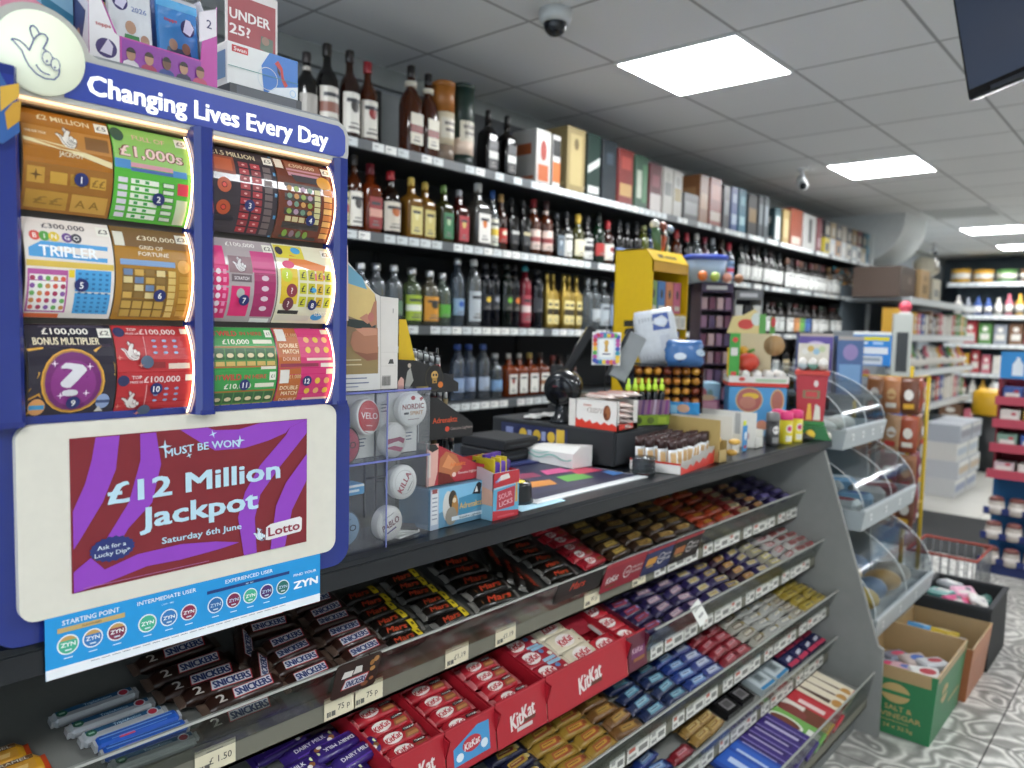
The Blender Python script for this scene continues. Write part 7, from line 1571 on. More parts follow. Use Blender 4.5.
# row of upright cartons seen side on
def side_carton(y, x0, x1, h, col, label, decor=None, dp=.05, right=None):
    t = thing('sweet_carton', label, 'carton', (x1, y, CT + .001), R90)
    W = dp; D = x1 - x0
    b = MB(); b.box(0, .002, 0, D, 0, h, col); b.box(0, W, D - .002, D, 0, h * .92, col); b.box(0, W, 0, D, 0, .002, col); b.box(W - .002, W, 0, D, 0, h * .5, col); b.box(0, W, 0, .002, 0, h * .30, col)
    if decor: b.dec(plane((0, D / 2, 0), *LEFT), decor)
    b.build('carton_body', t)
    return t
side_carton(2.095, -1.235, -1.025, .128, 'a8905a/p', 'tan upright carton behind the stick tray', [('r', -.1, .003, .1, .02, '9a8250')] + [('r', -.04 + k * .012, .05, -.036 + k * .012, .066, '8a7448') for k in range(9)])
side_carton(2.27, -1.29, -1.07, .122, 'd8d4c9/p', 'cream white upright carton behind the tan one', None, .06)
side_carton(2.46, -1.31, -1.075, .120, 'dcdad3/p', 'white upright carton with grey slot, last of the three', [('r', .042, .02, .062, .115, 'a9aaa8'), ('r', .07, .03, .095, .05, 'b8a0a4')], .06)
for k in range(7):
    b = MB(); b.ball((0, 0, 0), .019, ['c9a04a', 'd2b468', 'b98f3c'][k % 3] + '/f', 12, 8, 1, 1, .5)
    o = b.build('gold_coin'); o.matrix_world = Matrix.Translation((-1.05 - .012 * (k % 3), 2.118 + .004 * (k % 2), CT + .022 + .017 * k)) @ Matrix.Rotation(1.2 + jit(.4), 4, 'Y') if k < 5 else Matrix.Translation((-1.03, 2.185 + .02 * (k - 5), CT + .024 + .03 * (k - 5)))
    tag(o, 'gold foil coin by the tan carton, %s of seven' % ordn(k + 1), 'chocolate coin', 'gold coins')
b = MB(); b.box(0, .03, 0, .004, 0, .085, '3a8ac4/f', .001); b.dec(plane((0, 0, 0)), [('e', .016, .05, .010, .014, 'd9e2ea'), ('r', .005, .01, .025, .02, 'b03a48')]); b.box(.004, .02, .0, .004, .085, .1, 'c9d02c/p')
tag(b.build('blue_sachet', None, (-1.075, 2.365, CT + .001), R90), 'upright blue sachet between the white cartons', 'sachet')
b = MB(); b.box(-.05, .05, 0, .004, 0, .04, '3a92d2/f', .001); b.dec(plane((0, 0, 0)), [('e', .0, .02, .02, .014, 'd2a890'), ('r', -.04, .004, -.02, .03, '8ac4e8')]); o = b.build('blue_packet'); o.matrix_world = Matrix.Translation((-1.20, 2.19, CT + .124)) @ Matrix.Rotation(.35, 4, 'Z') @ Matrix.Rotation(.2, 4, 'X')
tag(o, 'bright blue packet poking out above the tan carton', 'packet')
for k, (x, y, c, d) in enumerate(((-1.07, 2.585, '2a2a2c', 'black tube with white skull print'), (-1.055, 2.665, 'd2c22c', 'yellow tube with pink top, nearest the black one'), (-1.05, 2.745, 'd9cc3a', 'yellow tube with pink top, farthest one'), (-1.10, 2.70, 'c9356a', 'pink tube with pink top behind the yellow ones'))):
    t = thing('sweet_tube', d, 'sweet tube', (x, y, CT + .001), radians(55), 'tubes near the counter end')
    b = MB(); b.lathe([(.022, 0), (.0225, .003), (.0225, .085)], c + '/p', 18); b.dec(lambda a, z, l: Vector(((.0226 + l) * sin(a / .0225), -(.0226 + l) * cos(a / .0225), z)), [('e', 0, .055, .012, .014, 'd9d6d2'), ('r', -.012, .01, .012, .03, 'd9d6cc' if k else '8a8a88')] + ([('e', -.005, .056, .003, .004, '2a2a2c'), ('e', .005, .056, .003, .004, '2a2a2c')] if k == 0 else [('e', .0, .055, .008, .009, 'c9356a')]), 'p', .0004, .0003, 4)
    b.build('tube_body', t)
    MB().lathe([(.023, .085), (.0235, .09), (.022, .112), (.012, .116)], ('c92a6a' if k else '6a6a6a') + '/p', 18).build('cap', t)
# pink cake box on a dark box
stand_box(-1.43, 2.69, .20, .12, .085, CT + .0005, '24222a/p', [('r', .02, .02, .18, .07, '34323c')], 'dark_box', 'dark box under the pink and blue gift box', 'box', rz=radians(-50))
t = thing('gift_box', 'pink and clear blue gift box left of the toy egg stand', 'gift box', (-1.43, 2.69, CT + .0865), radians(40))
MB().box(-.10, .10, 0, .12, 0, .04, 'b06a88/p', .004).dec(plane((0, 0, 0)), [('r', -.09, .006, .09, .03, 'c08a9c'), ('e', -.02, .018, .006, .008, 'a02a60')]).build('box_base', t)
MB().box(-.10, .10, 0, .12, .04, .105, '8ab0c8/p', .004).dec(plane((0, 0, 0)), [('e', .03, .065, .018, .022, '9a4a52'), ('e', .06, .06, .012, .02, '6a8a8a'), ('r', .0, .045, .09, .052, 'd3c9c4'), ('e', .05, .048, .03, .012, 'c0a080')]).build('clear_top', t)
# toy egg stand
def egg_stand():
    t = thing('egg_stand', 'blue printed stand of chocolate toy eggs with white and red tray near the counter end', 'display stand', (-1.17, 2.80, CT + .001), radians(33))
    b = MB(); b.box(-.155, .055, 0, .14, 0, .185, '4a94c8/p', .002)
    b.dec(plane((0, 0, 0)), [('e', -.08, .135, .050, .048, 'c9b478'), ('e', -.08, .135, .046, .044, 'a8605a'), ('e', -.075, .15, .030, .012, 'd9b43a'), ('e', -.085, .125, .030, .024, 'b87a68'), ('e', .022, .135, .025, .044, 'c9a86a'), ('e', .022, .135, .021, .038, 'a8685a'), ('r', -.15, .0, .05, .05, '8ab8d8'), ('e', -.10, .06, .022, .025, '8a5a40'), ('e', -.03, .04, .02, .02, 'c98a70')])
    b.dec(plane((.055, .07, 0), *RIGHT), [('e', .0, .12, .03, .05, 'b8805a'), ('r', -.06, .0, .06, .05, 'c9b02c'), ('r', -.02, .03, .02, .06, 'd9d6d0')])
    b.build('stand_body', t)
    b = MB(); b.box(-.16, .06, -.006, .146, .186, .20, 'c83a2e/p', .001); b.box(-.16, .06, -.006, -.004, .20, .225, 'dcd8d2/p'); b.box(-.16, -.158, -.006, .146, .20, .225, 'dcd8d2/p'); b.box(.058, .06, -.006, .146, .20, .225, 'd3dcd0/p')
    b.dec(plane((0, -.006, 0)), [('e', -.11, .213, .012, .008, 'c04a40'), ('r', -.06, .204, .05, .216, 'a8c0a0')]); b.build('egg_tray', t)
    b = MB(); b.box(-.16, -.122, -.004, .0, .20, .385, '3f9a3a/p'); b.dec(plane((0, -.004, 0)), [('r', -.155, .30, -.13, .33, 'd6d2cc'), ('r', -.152, .22, -.132, .24, 'c9433a'), ('e', -.14, .36, .01, .01, 'c9433a')]); b.box(-.165, -.16, .0, .02, .22, .33, 'd9b21c/p'); b.build('side_header', t)
    b = MB(); b.box(-.12, .01, .10, .104, .20, .385, 'c2b490/p'); b.lathe([(.04, 0), (.04, .004)], 'a8865a/p', 24, T=Matrix.Translation((.02, .104, .34)) @ Matrix.Rotation(R90, 4, 'X')); b.prism([(-.16, .385), (-.04, .385), (-.03, .45), (-.06, .48), (-.10, .455), (-.14, .45)], .1, .103, 'd3c084/p', 'y')
    b.dec(plane((0, .10, 0)), [('e', -.09, .42, .03, .02, 'c8433a'), ('e', -.05, .44, .02, .025, 'cfd6d0'), ('r', -.04, .385, -.015, .46, '5a9a4a'), ('r', .0, .385, .02, .45, '4a8a3a'), ('e', .012, .43, .009, .02, 'b83a3a')]); b.build('back_board', t)
    b = MB(); b.ball((-.085, .05, .275), .045, 'c2402e/f', 18, 12, 1, .7, .8); b.ball((-.10, .06, .318), .018, 'd9a02c/f', 10, 8); b.tube([(-.09, .055, .31), (-.06, .05, .325)], .006, '5a8a3a/p'); b.build('giant_egg', t)
    return Matrix.Translation((-1.17, 2.80, CT + .001)) @ Matrix.Rotation(radians(33), 4, 'Z')
EM = egg_stand()
def egg(M, c, label, grp, r=.018):
    k = ('egg', c)
    if k not in _bars:
        m = MB(); prof = [(max(.0008, r * sin(pi * i / 12) * (1 + .16 * cos(pi * i / 12))), r * 1.3 * (1 - cos(pi * i / 12))) for i in range(13)]
        m.lathe(prof[:7], c + '/f', 16); m.lathe(prof[6:], 'dcd8d2/f', 16); _bars[k] = m.mesh('toy_egg')
    place(_bars[k], 'toy_egg', label, 'chocolate egg', M, grp)
ECOL = [('2f7ac0', 'blue'), ('4a8a3a', 'green'), ('2f80c4', 'bright blue'), ('5a9a34', 'leaf green'), ('d2a02c', 'amber'), ('c83a34', 'red')]
for r_ in range(3):
    for i in range(5):
        c, d = ECOL[(i + r_ * 2) % 6]
        egg(EM @ Matrix.Translation((-.137 + i * .043, .016 + .044 * r_, .2005)), c, '%s and white toy egg, %s along the %s row of the blue stand' % (d, ordn(i + 1), ordn(r_ + 1)), 'toy eggs in the blue stand')
def red_stand():
    t = thing('egg_stand', 'red stand with green foot and white chocolate figures at the end of the counter', 'display stand', (-1.06, 2.905, CT + .001), radians(20))
    b = MB(); b.prism([(-.045, .05), (.045, .05), (.055, .235), (-.055, .235)], -.04, .05, 'a8222e/p', 'y')
    b.dec(plane((0, -.04, 0)), [('r', -.03, .15, .03, .18, '7a6a4a'), ('r', -.02, .155, .02, .175, 'b83a3a'), ('e', .015, .205, .008, .012, 'd6c9c4'), ('p', [(-.015, .07), (.005, .07), (.0, .13), (-.010, .13)], 'd9a83a'), ('p', [(.010, .07), (.035, .07), (.032, .12), (.016, .13)], 'd3d0c4'), ('r', -.05, .05, .05, .066, '2f7a3a')]); b.build('stand_body', t)
    b = MB(); b.prism([(-.075, 0), (.075, 0), (.05, .05), (-.05, .05)], -.07, .06, '1f6a34/p', 'y'); b.ball((-.06, -.05, .015), .018, '2a8a44/p', 10, 6); b.ball((.06, -.05, .015), .018, 'c9c4b8/p', 10, 6); b.build('green_foot', t)
    b = MB(); b.box(-.06, .06, -.045, .055, .236, .252, 'c23a2e/p', .001); b.build('egg_tray', t)
    return Matrix.Translation((-1.06, 2.905, CT + .001)) @ Matrix.Rotation(radians(20), 4, 'Z')
RM = red_stand()
for r_ in range(2):
    for i in range(3):
        c, d = [('a9bcc0', 'grey blue'), ('6f9a8a', 'sea green'), ('b8b0a4', 'stone')][(i + r_) % 3]
        egg(RM @ Matrix.Translation((-.036 + i * .036, -.02 + .045 * r_, .2525)), c, '%s and white toy egg, %s in the %s row of the red stand' % (d, ordn(i + 1), ordn(r_ + 1)), 'toy eggs in the red stand')
b = MB(); b.box(-.055, .055, .0, .003, .0, .10, 'd3cdbf/p'); b.dec(plane((0, 0, 0)), [('e', -.03 + .02 * k, .07 + .01 * (k % 2), .012, .012, ['d9d6d0', 'c9a85a', '8fb0c4', 'b9c49a'][k]) for k in range(4)])
o = b.build('figure_card'); o.matrix_world = RM @ Matrix.Translation((0, .053, .252)); tag(o, 'pale header card behind the eggs of the red stand', 'card')
b = MB(); b.ball((0, 0, .014), .03, '2a2a28/p', 14, 8, 1.2, .8, .45); b.ball((.02, 0, .022), .018, 'd2b42c/p', 10, 8); tag(b.build('novelty_toy', None, (-1.04, 2.80, CT + .001), .4), 'small black and yellow novelty at the foot of the egg stands', 'novelty')
# ================================================================ beyond the counter: lidded bread bins
def lidded_bins():
    t = thing('lidded_bin_stand', 'grey stand of three clear curved lidded bins just beyond the counter', 'bin stand', (0, 0, 0), 0)
    b = MB(); b.prism([(-1.55, 0), (-.86, 0), (-.86, .14), (-1.02, .14), (-1.10, 1.02), (-1.55, 1.02)], 2.99, 3.01, '8a8f90/m', 'y'); b.prism([(-1.55, 0), (-.86, 0), (-.86, .14), (-1.02, .14), (-1.10, 1.02), (-1.55, 1.02)], 3.72, 3.74, '8a8f90/m', 'y')
    b.box(-1.56, -1.54, 2.99, 3.74, 0, 1.02, '7a7f80/m'); b.build('frame', t)
    for k, (xf, z, y0, y1, dp, hh) in enumerate(((-.965, 1.015, 2.992, 3.50, .46, .225), (-.885, .715, 3.0, 3.72, .46, .235), (-.825, .305, 3.02, 3.86, .46, .29))):
        p = MB(); p.prism([(xf, z), (xf + .012, z + .075), (xf + .004, z + .08), (xf - .01, z + .03), (xf - dp, z + .03), (xf - dp, z)], y0, y1, 'aeb6b8/p', 'y')
        for yy in (y0 - .001, y1 - .005): p.prism([(xf, z), (xf + .012, z + .075), (xf - dp, z + .075), (xf - dp, z)], yy, yy + .006, 'a2aaac/p', 'y')
        base = p.build('bin_base', t)
        def arc(r):
            return [(xf - dp + (dp + .004) * cos(a) if True else 0, z + .078 + hh * sin(a) * r) for a in [pi / 2 * i / 12 for i in range(13)]]
        A = arc(1); l = MB()
        l.loft([[(x, y, zz) for x, zz in A] for y in (y0 + .004, (y0 + y1) / 2, y1 - .004)], 'd3dadd/c', True, False, False)
        for yy in (y0 + .004, y1 - .004):
            l.add([(xf - dp, yy, z + .078)] + [(x, yy, zz) for x, zz in A], [(0, i + 1, i + 2) for i in range(12)], 'd3dadd/c')
        l.build('clear_lid', t)
        r_ = MB()
        for yy in (y0 + .004, (y0 + y1) / 2, y1 - .010):
            r_.loft([[(x, y, zz + e) for x, zz in A] for y, e in ((yy, .001), (yy + .010, .001))], 'b9c0c2/p', True, False, False)
        r_.box(xf - .004, xf + .012, y0, y1, z + .074, z + .082, 'c3cacc/p')
        r_.build('lid_rib', t)
        for j in range(4):
            c = MB(); c.box(-.014, .014, 0, .001, .0, .028, 'd9dcdc/p'); c.dec(plane((0, 0, 0)), [('r', -.009, .008, .009, .018, 'a9aeb0')]); o = c.build('price_tag', base, (xf + .009, y0 + .09 + j * (y1 - y0 - .14) / 3, z + .030), R90)
lidded_bins()
rr = random.Random(9)
def bun(x, y, z, c, d, nm='bread_roll', cat='bread', sx=1, sz=.6, grp=None, r=.055):
    b = MB(); b.ball((0, 0, r * sz), r, c + '/f', 14, 8, 1.0, 1.25, sz); tag(b.build(nm, None, (x, y, z), rr.random() * 3), d, cat, grp)
for i in range(3):
    for j in range(2):
        bun(-1.10 - .13 * j, 3.12 + .13 * i, 1.046, ['d3cfc6', 'c9c3b8', 'dcd9d2'][(i + j) % 3], 'pale wrapped roll in the top bin, %s along the %s row' % (ordn(i + 1), ('front', 'back')[j]), grp='rolls in the top bin')
for i in range(4):
    for j in range(2):
        c, d = [('d6d6d2', 'white'), ('7fa6c4', 'pale blue'), ('d9d3cc', 'cream'), ('8a4a4c', 'dull red')][(i + 2 * j) % 4]
        b = MB(); b.box(-.07, .07, -.05, .05, 0, .06, c + '/f', .015); b.dec(plane((0, 0, .06), *TOP), [('e', .01, .0, .04, .025, ['a83a48', '3a5a9c', 'b8b8b4', 'd9d4cc'][i])])
        tag(b.build('wrapped_sandwich', None, (-1.00 - .17 * j, 3.12 + .16 * i, .747), .2 * i), '%s wrapped pack in the middle bin, %s along the %s row' % (d, ordn(i + 1), ('front', 'back')[j]), 'packet', 'packs in the middle bin')
for i in range(5):
    for j in range(2):
        c, d = [('c9a04a', 'golden'), ('d2b05a', 'yellow'), ('6a86a8', 'blue grey'), ('c99a50', 'tan'), ('b8b0a4', 'stone')][(i + 3 * j) % 5]
        bun(-.95 - .16 * j, 3.10 + .155 * i, .337, c, '%s bagged roll in the bottom bin, %s along the %s row' % (d, ordn(i + 1), ('front', 'back')[j]), grp='rolls in the bottom bin', r=.062, sz=.75)
# purple printed box and its neighbour on the bin stand
stand_box(-1.42, 3.92, .16, .12, .30, 1.155, '4a3a78/p', [('r', -.08, .22, .08, .30, '5a4a90'), ('e', .0, .235, .05, .025, 'c9b8d8'), ('r', -.07, .02, .07, .12, '6a8ab8'), ('r', -.08, .285, .08, .30, 'a89c94')], 'printed_box', 'purple printed box with pink oval standing behind the egg stand', 'box', [('r', -.05, .02, .05, .28, '5a6a9c')], rz=radians(-62))
stand_box(-1.27, 3.98, .12, .12, .29, 1.155, '46608c/p', [('r', -.05, .02, .05, .15, '6f94bc'), ('e', .0, .21, .035, .04, '8a7aa8'), ('r', -.06, .27, .06, .29, '9a9490')], 'printed_box', 'blue printed box right of the purple one', 'box', None, rz=radians(-62))
b = MB(); b.box(-1.60, -1.16, 3.88, 4.16, 1.135, 1.153, '5a5f62/m')
for x in (-1.58, -1.18):
    for y in (3.90, 4.14): b.box(x - .012, x + .012, y - .012, y + .012, 0, 1.134, '4a4f52/m')
tag(b.build('side_table', None), 'small grey metal table under the printed boxes beyond the bins', 'table')
# yellow snack rack with its blue sign and hanging bags
t = thing('snack_rack', 'yellow wire snack rack with a blue and yellow price sign', 'rack', (-1.26, 4.28, 0), 0)
b = MB()
for x in (-.07, .20): b.tube([(x, 0, .02), (x, 0, 1.30)], .010, 'c2a41e/p')
for z in (.10, .55, .90, 1.24): b.tube([(-.07, 0, z), (.20, 0, z)], .006, 'c2a41e/p'); b.tube([(.20, 0, z), (.20, .35, z)], .006, 'c2a41e/p')
b.tube([(.20, .35, .02), (.20, .35, 1.24)], .010, 'c2a41e/p'); b.box(-.10, .23, -.10, .42, 0, .02, '3a3c3e/m'); b.build('wire_frame', t)
b = MB(); b.box(-.09, .10, -.018, -.012, 1.295, 1.47, '2f7cc4/p'); b.dec(plane((0, -.018, 0)), [('r', -.09, 1.455, .10, 1.47, 'd9dcd8'), ('r', -.08, 1.425, .09, 1.445, 'd2c62c'), ('r', -.05, 1.405, -.015, 1.418, 'c2d4e6'), ('r', .01, 1.405, .06, 1.418, 'a2c0de'), ('r', -.06, 1.355, .085, 1.39, 'd6dade'), ('r', -.05, 1.30, .06, 1.345, 'c6ccd2'), ('r', -.045, 1.318, .05, 1.335, '8f9aa4')]); b.build('price_sign', t)
BAGC = [('8a5a38', 'brown'), ('a87048', 'tan brown'), ('6a3f2c', 'dark brown'), ('b08a66', 'beige'), ('9a4a30', 'rust'), ('7a2438', 'crimson')]
n = 0
for row_, z in enumerate((1.055, .86, .66, .47)):
    for i in range(5):
        c, d = BAGC[(i + row_ * 2) % 6] if not (row_ > 1 and i > 2) else BAGC[5]
        x, y = (-1.22 + .085 * i, 4.262) if i < 3 else (-1.045, 4.31 + .11 * (i - 3))
        b = MB(); n_ = 16; rings = []
        for q in range(7):
            f = q / 6; k = sin(pi * min(max(f, .04), .96)) ** .5
            rings.append([(.045 * cos(2 * pi * j / n_) * (.85 + .15 * k), .016 * sin(2 * pi * j / n_) * k * (1 + .3 * sin(q * 2.3 + i)), .19 * f) for j in range(n_)])
        b.loft(rings, c + '/f', True); b.dec(lambda a, zz, l: Vector((a, -.018 - l, zz)), [('e', .0, .10, .022, .028, ['d9d3c8', 'c9a878', 'e0dcd4'][(i + row_) % 3]), ('r', -.025, .03, .025, .055, ['b83a34', 'd2a23a', 'd6d0c4'][(i * 2 + row_) % 3])], 'f')
        o = b.build('snack_bag', None, (x, y - .02 if i < 3 else y, z), 0 if i < 3 else R90); o.rotation_euler[1] = jit(.12)
        tag(o, '%s snack bag on the yellow rack, %s in the %s row from top' % (d, ordn(i + 1), ordn(row_ + 1)), 'snack bag', 'snack bags on the yellow rack')
# floor: cartons, crate, basket
def floor_carton(x0, x1, y0, y1, h, col, label, front=None, right=None, flare=.02, inner='a58a62/p'):
    t = thing('floor_carton', label, 'carton', (0, 0, 0), 0)
    b = MB(); g = .006
    o_ = [(x0, y0), (x1, y0), (x1, y1), (x0, y1)]
    for i in range(4):
        (ax, ay), (bx, by) = o_[i], o_[(i + 1) % 4]
        d = Vector((bx - ax, by - ay, 0)).normalized(); nn = Vector((d.y, -d.x, 0))
        A, B_ = Vector((ax, ay, 0)), Vector((bx, by, 0)); up = Vector((0, 0, h)) + nn * flare
        b.add([A, B_, B_ + up + d * flare, A + up - d * flare], [(0, 1, 2, 3)], col)
        inn = -nn * g
        b.add([A + inn, B_ + inn, B_ + up + inn + d * flare, A + up + inn - d * flare], [(3, 2, 1, 0)], inner)
        b.add([A + up - d * flare, B_ + up + d * flare, B_ + up + inn + d * flare, A + up + inn - d * flare], [(0, 1, 2, 3)], 'b59a70/p')
        L = (B_ - A).length
        tilt = (Vector((0, 0, h)) + nn * flare).normalized()
        dec = front if i == 0 else right if i == 1 else None
        if dec: b.dec(plane(A, d, tilt), dec(L), 'p', .001, .0005)
    b.box(x0 + .003, x1 - .003, y0 + .003, y1 - .003, .001, .006, inner)
    b.build('carton_walls', t)
def grn_front(L): return [('r', 0, .215, L, .262, 'a58a62'), ('p', arcpts(L * .58, .165, .05, .038, 0, 2 * pi, 20), 'b89c66'), ('r', L * .58 - .052, .158, L * .58 + .052, .172, '2f7a4c'), T_('SALT &', L * .62, .108, .09, .020, 'b89c66', b=.02), T_('VINEGAR', L * .65, .078, .135, .020, 'b89c66', b=.02), ('r', L * .25, .055, L * .75, .057, 'b89c66'), T_('24 x 32.5g', L * .62, .035, .10, .014, 'b89c66', b=.01)]
floor_carton(-.88, -.605, 2.965, 3.40, .262, '2a7348/p', 'open green salt and vinegar carton on the floor at the end of the counter', grn_front, lambda L: [('r', 0, .235, L, .262, 'a58a62'), ('p', arcpts(L * .3, .16, .05, .036, 0, 2 * pi, 18), 'b89c66'), ('r', L * .3 - .052, .155, L * .3 + .052, .167, '2f7a4c'), ('r', L * .5, .09, L * .9, .10, 'b89c66')])
floor_carton(-.86, -.585, 3.44, 3.80, .225, '9c5f3c/p', 'open brown carton with toys on the floor behind the green one', None, lambda L: [('r', 0, .16, L, .225, 'a8683f')])
rr = random.Random(4)
for k in range(9):
    b = MB(); b.box(-.055, .055, -.035, .035, 0, .02 + .006 * (k % 3), ['b9b9bc', 'a86a7a', 'd3d0cc', '8a8f98', 'c9a0a8', 'd9d9d6', '7a8090', 'b8a8a0', 'c4c8cc'][k] + '/f', .008); b.dec(plane((0, 0, .02 + .006 * (k % 3)), *TOP), [('e', .01, .0, .03, .018, ['c94a6a', '4a6ab0', 'b03a44'][k % 3])])
    o = b.build('sweet_bag'); o.matrix_world = Matrix.Translation((-.81 + .066 * (k % 3), 3.05 + .12 * (k // 3), -.0 + .160)) @ Matrix.Rotation(rr.random() * 1.2, 4, 'Z') @ Matrix.Rotation(.25 * (k % 2), 4, 'X')
    tag(o, '%s sweet bag in the green carton, %s of nine' % (['grey', 'dull pink', 'white', 'slate', 'rose', 'bright white', 'dark slate', 'stone', 'silver'][k], ordn(k + 1)), 'sweet bag', 'bags in the green carton')
MB_f = MB().box(-.87, -.615, 2.975, 3.39, .007, .155, '8a7552/p'); tag(MB_f.build('cardboard_filler'), 'folded cardboard filling the lower half of the green carton', 'cardboard')
for k, (c, d) in enumerate((('3f86c8', 'long blue toy box'), ('d2b43a', 'yellow toy pack'), ('d2689a', 'pink toy pack'), ('58a0d8', 'pale blue toy pack'), ('6a9a4a', 'green toy pack'))):
    b = MB(); b.box(-.035, .035, -.12 if k == 0 else -.07, .12 if k == 0 else .07, 0, .03, c + '/p', .004); b.dec(plane((0, 0, .03), *TOP), [('e', .0, .02, .022, .03, 'd9c9b0'), ('r', -.03, -.06, .03, -.03, 'e0dcd8')])
    o = b.build('toy_box'); o.matrix_world = Matrix.Translation((-.665 - .045 * k, 3.60 + .03 * (k % 2), .165 + .012 * (k % 2))) @ Matrix.Rotation(.1 - .25 * (k % 2), 4, 'Z') @ Matrix.Rotation(-.3, 4, 'X')
    tag(o, '%s poking out of the brown carton' % d, 'toy', 'toys in the brown carton')
t = thing('black_crate', 'black plastic crate of mixed goods behind the brown carton', 'crate', (-.725, 4.02, 0), 0)
b = MB(); W, D, H = .145, .20, .27
for s in (-1, 1): b.box(s * W - .005, s * W + .005, -D, D, 0, H, '1e2022/m'); b.box(-W, W, s * D - .005, s * D + .005, 0, H, '1e2022/m')
b.box(-W, W, -D, D, 0, .01, '1e2022/m'); b.build('crate_walls', t)
b = MB()
for s in (-1, 1): b.box(s * W - .010, s * W + .010, -D - .008, D + .008, H, H + .014, '2a2c2f/m'); b.box(-W, W, s * D - .010, s * D + .010, H, H + .014, '2a2c2f/m')
b.build('rim', t)
for k in range(10):
    c = ['c9c9c6', 'c8487a', '2a2a2c', '2f7a74', 'b83a48', 'd9d6d2', '4a4a4e', 'd2a0b4', '1f5a50', '8a8f92'][k]
    b = MB(); b.box(-.055, .055, -.04, .04, -.018, .018, c + '/f', .012); b.dec(plane((0, 0, .018), *TOP), [('r', -.03, -.02, .02, .0, 'c9c5c0'), ('e', .02, .01, .015, .012, '6a6a70')])
    o = b.build('mixed_item', None, (-.80 + .075 * (k % 3), 3.89 + .085 * (k // 3), .235 + .022 * (k % 2)), k); o.rotation_euler[0] = .5 * sin(k * 2.1)
    tag(o, '%s wrapped item heaped in the black crate' % ['pale grey', 'bright pink', 'black', 'teal', 'red', 'white', 'charcoal', 'rose', 'dark green', 'silver grey'][k], 'packet', 'goods heaped in the black crate')
b = MB(); b.box(-.85, -.60, 3.84, 4.20, .012, .20, '3a3a3c/p'); tag(b.build('crate_filler'), 'dark goods filling the lower part of the black crate', 'packet')
t = thing('wire_basket', 'wire basket with a red rim on the floor beyond the crate', 'basket', (-.95, 4.85, 0), 0)
b = MB()
for i in range(9): x = -.17 + i * .0425; b.tube([(x, -.2, .02), (x, -.2, .26)], .003, '8a8d8f/s', 5); b.tube([(x, .2, .02), (x, .2, .26)], .003, '8a8d8f/s', 5); b.tube([(x, -.2, .02), (x, .2, .02)], .003, '8a8d8f/s', 5)
for i in range(9): y = -.2 + i * .05; b.tube([(-.17, y, .02), (-.17, y, .26)], .003, '8a8d8f/s', 5); b.tube([(.17, y, .02), (.17, y, .26)], .003, '8a8d8f/s', 5)
b.build('wire_body', t)
MB().tube([(-.17, -.2, .265), (.17, -.2, .265), (.17, .2, .265), (-.17, .2, .265), (-.17, -.2, .265)], .008, '9c3a2c/p').build('rim', t)
b = MB(); b.box(-1.9, -.85, 5.75, 7.05, 0.001, .008, '2a2c2d/t'); tag(b.build('floor_mat'), 'dark grey entrance mat lying across the aisle', 'mat')

# ================================================================ red sweet stand at the right
def red_unit():
    t = thing('red_shelf_unit', 'red shelf stand with blue base and blue bottle sign at the right edge', 'shelf unit', (-.90, 5.55, 0), 0)
    W, D = .66, .36
    b = MB(); b.box(0, W, D - .02, D, 0, 1.20, '7a1a2a/m'); b.box(.0, .012, .12, D, .62, 1.20, '7a1a2a/m'); b.box(W - .012, W, .12, D, .62, 1.20, '7a1a2a/m'); b.build('back_panel', t)
    b = MB(); b.box(0, W, .17, D, 0.02, .60, '1a5a8c/m'); b.box(-.02, W + .02, -.06, D, 0, .05, '1c2a5c/m'); b.build('base', t)
    for z, dp in ((.62, .30), (.78, .26), (.93, .22), (1.07, .18)):
        s = MB(); s.box(-.01, W + .01, D - dp - .06, D, z - .02, z, '9a2438/m'); s.box(-.012, W + .012, D - dp - .07, D - dp - .06, z - .035, z + .02, 'b04456/p'); s.build('shelf', t)
    s = MB(); s.box(-.005, W, .17, .18, 1.20, 1.37, '2f86c8/p'); s.dec(plane((0, .17, 0)), [('p', [(.06, 1.22), (.12, 1.22), (.12, 1.29), (.10, 1.32), (.10, 1.335), (.08, 1.335), (.08, 1.32), (.06, 1.29)], 'd9e2ea'), ('p', [(.19, 1.30), (.24, 1.315), (.24, 1.33), (.19, 1.32)], 'b83a4c'), ('r', .18, 1.24, .25, 1.26, 'b84a68'), ('r', .30, 1.23, .6, 1.33, '5aa2d6')]); s.build('header_sign', t)
    for r_, z in enumerate((.05, .20, .35)):
        s = MB(); s.box(-.02, W + .02, -.06 + r_ * .04, -.05 + r_ * .04, z, z + .045, '22306a/p'); s.box(-.02, W + .02, -.06 + r_ * .04, .06, z, z + .006, '22306a/p'); s.build('tin_tray', t)
red_unit()
n = 0
for r_, z in enumerate((.057, .207, .357)):
    for i in range(6):
        b = MB(); b.lathe([(.042, 0), (.045, .005), (.045, .06), (.04, .085), (.03, .10)], 'bdb4ac/p', 16); b.lathe([(.0455, .012), (.0455, .055)], 'd3cbc4/p', 16); b.lathe([(.0455, .085), (.034, .104), (.02, .108)], '7a4a44/p', 16)
        tag(b.build('sweet_jar', None, (-.855 + i * .108, 5.52 + r_ * .04, z), 0), 'pale tub with brown lid on the blue base, %s along the %s row from below' % (ordn(i + 1), ordn(r_ + 1)), 'tub', 'tubs on the blue base')
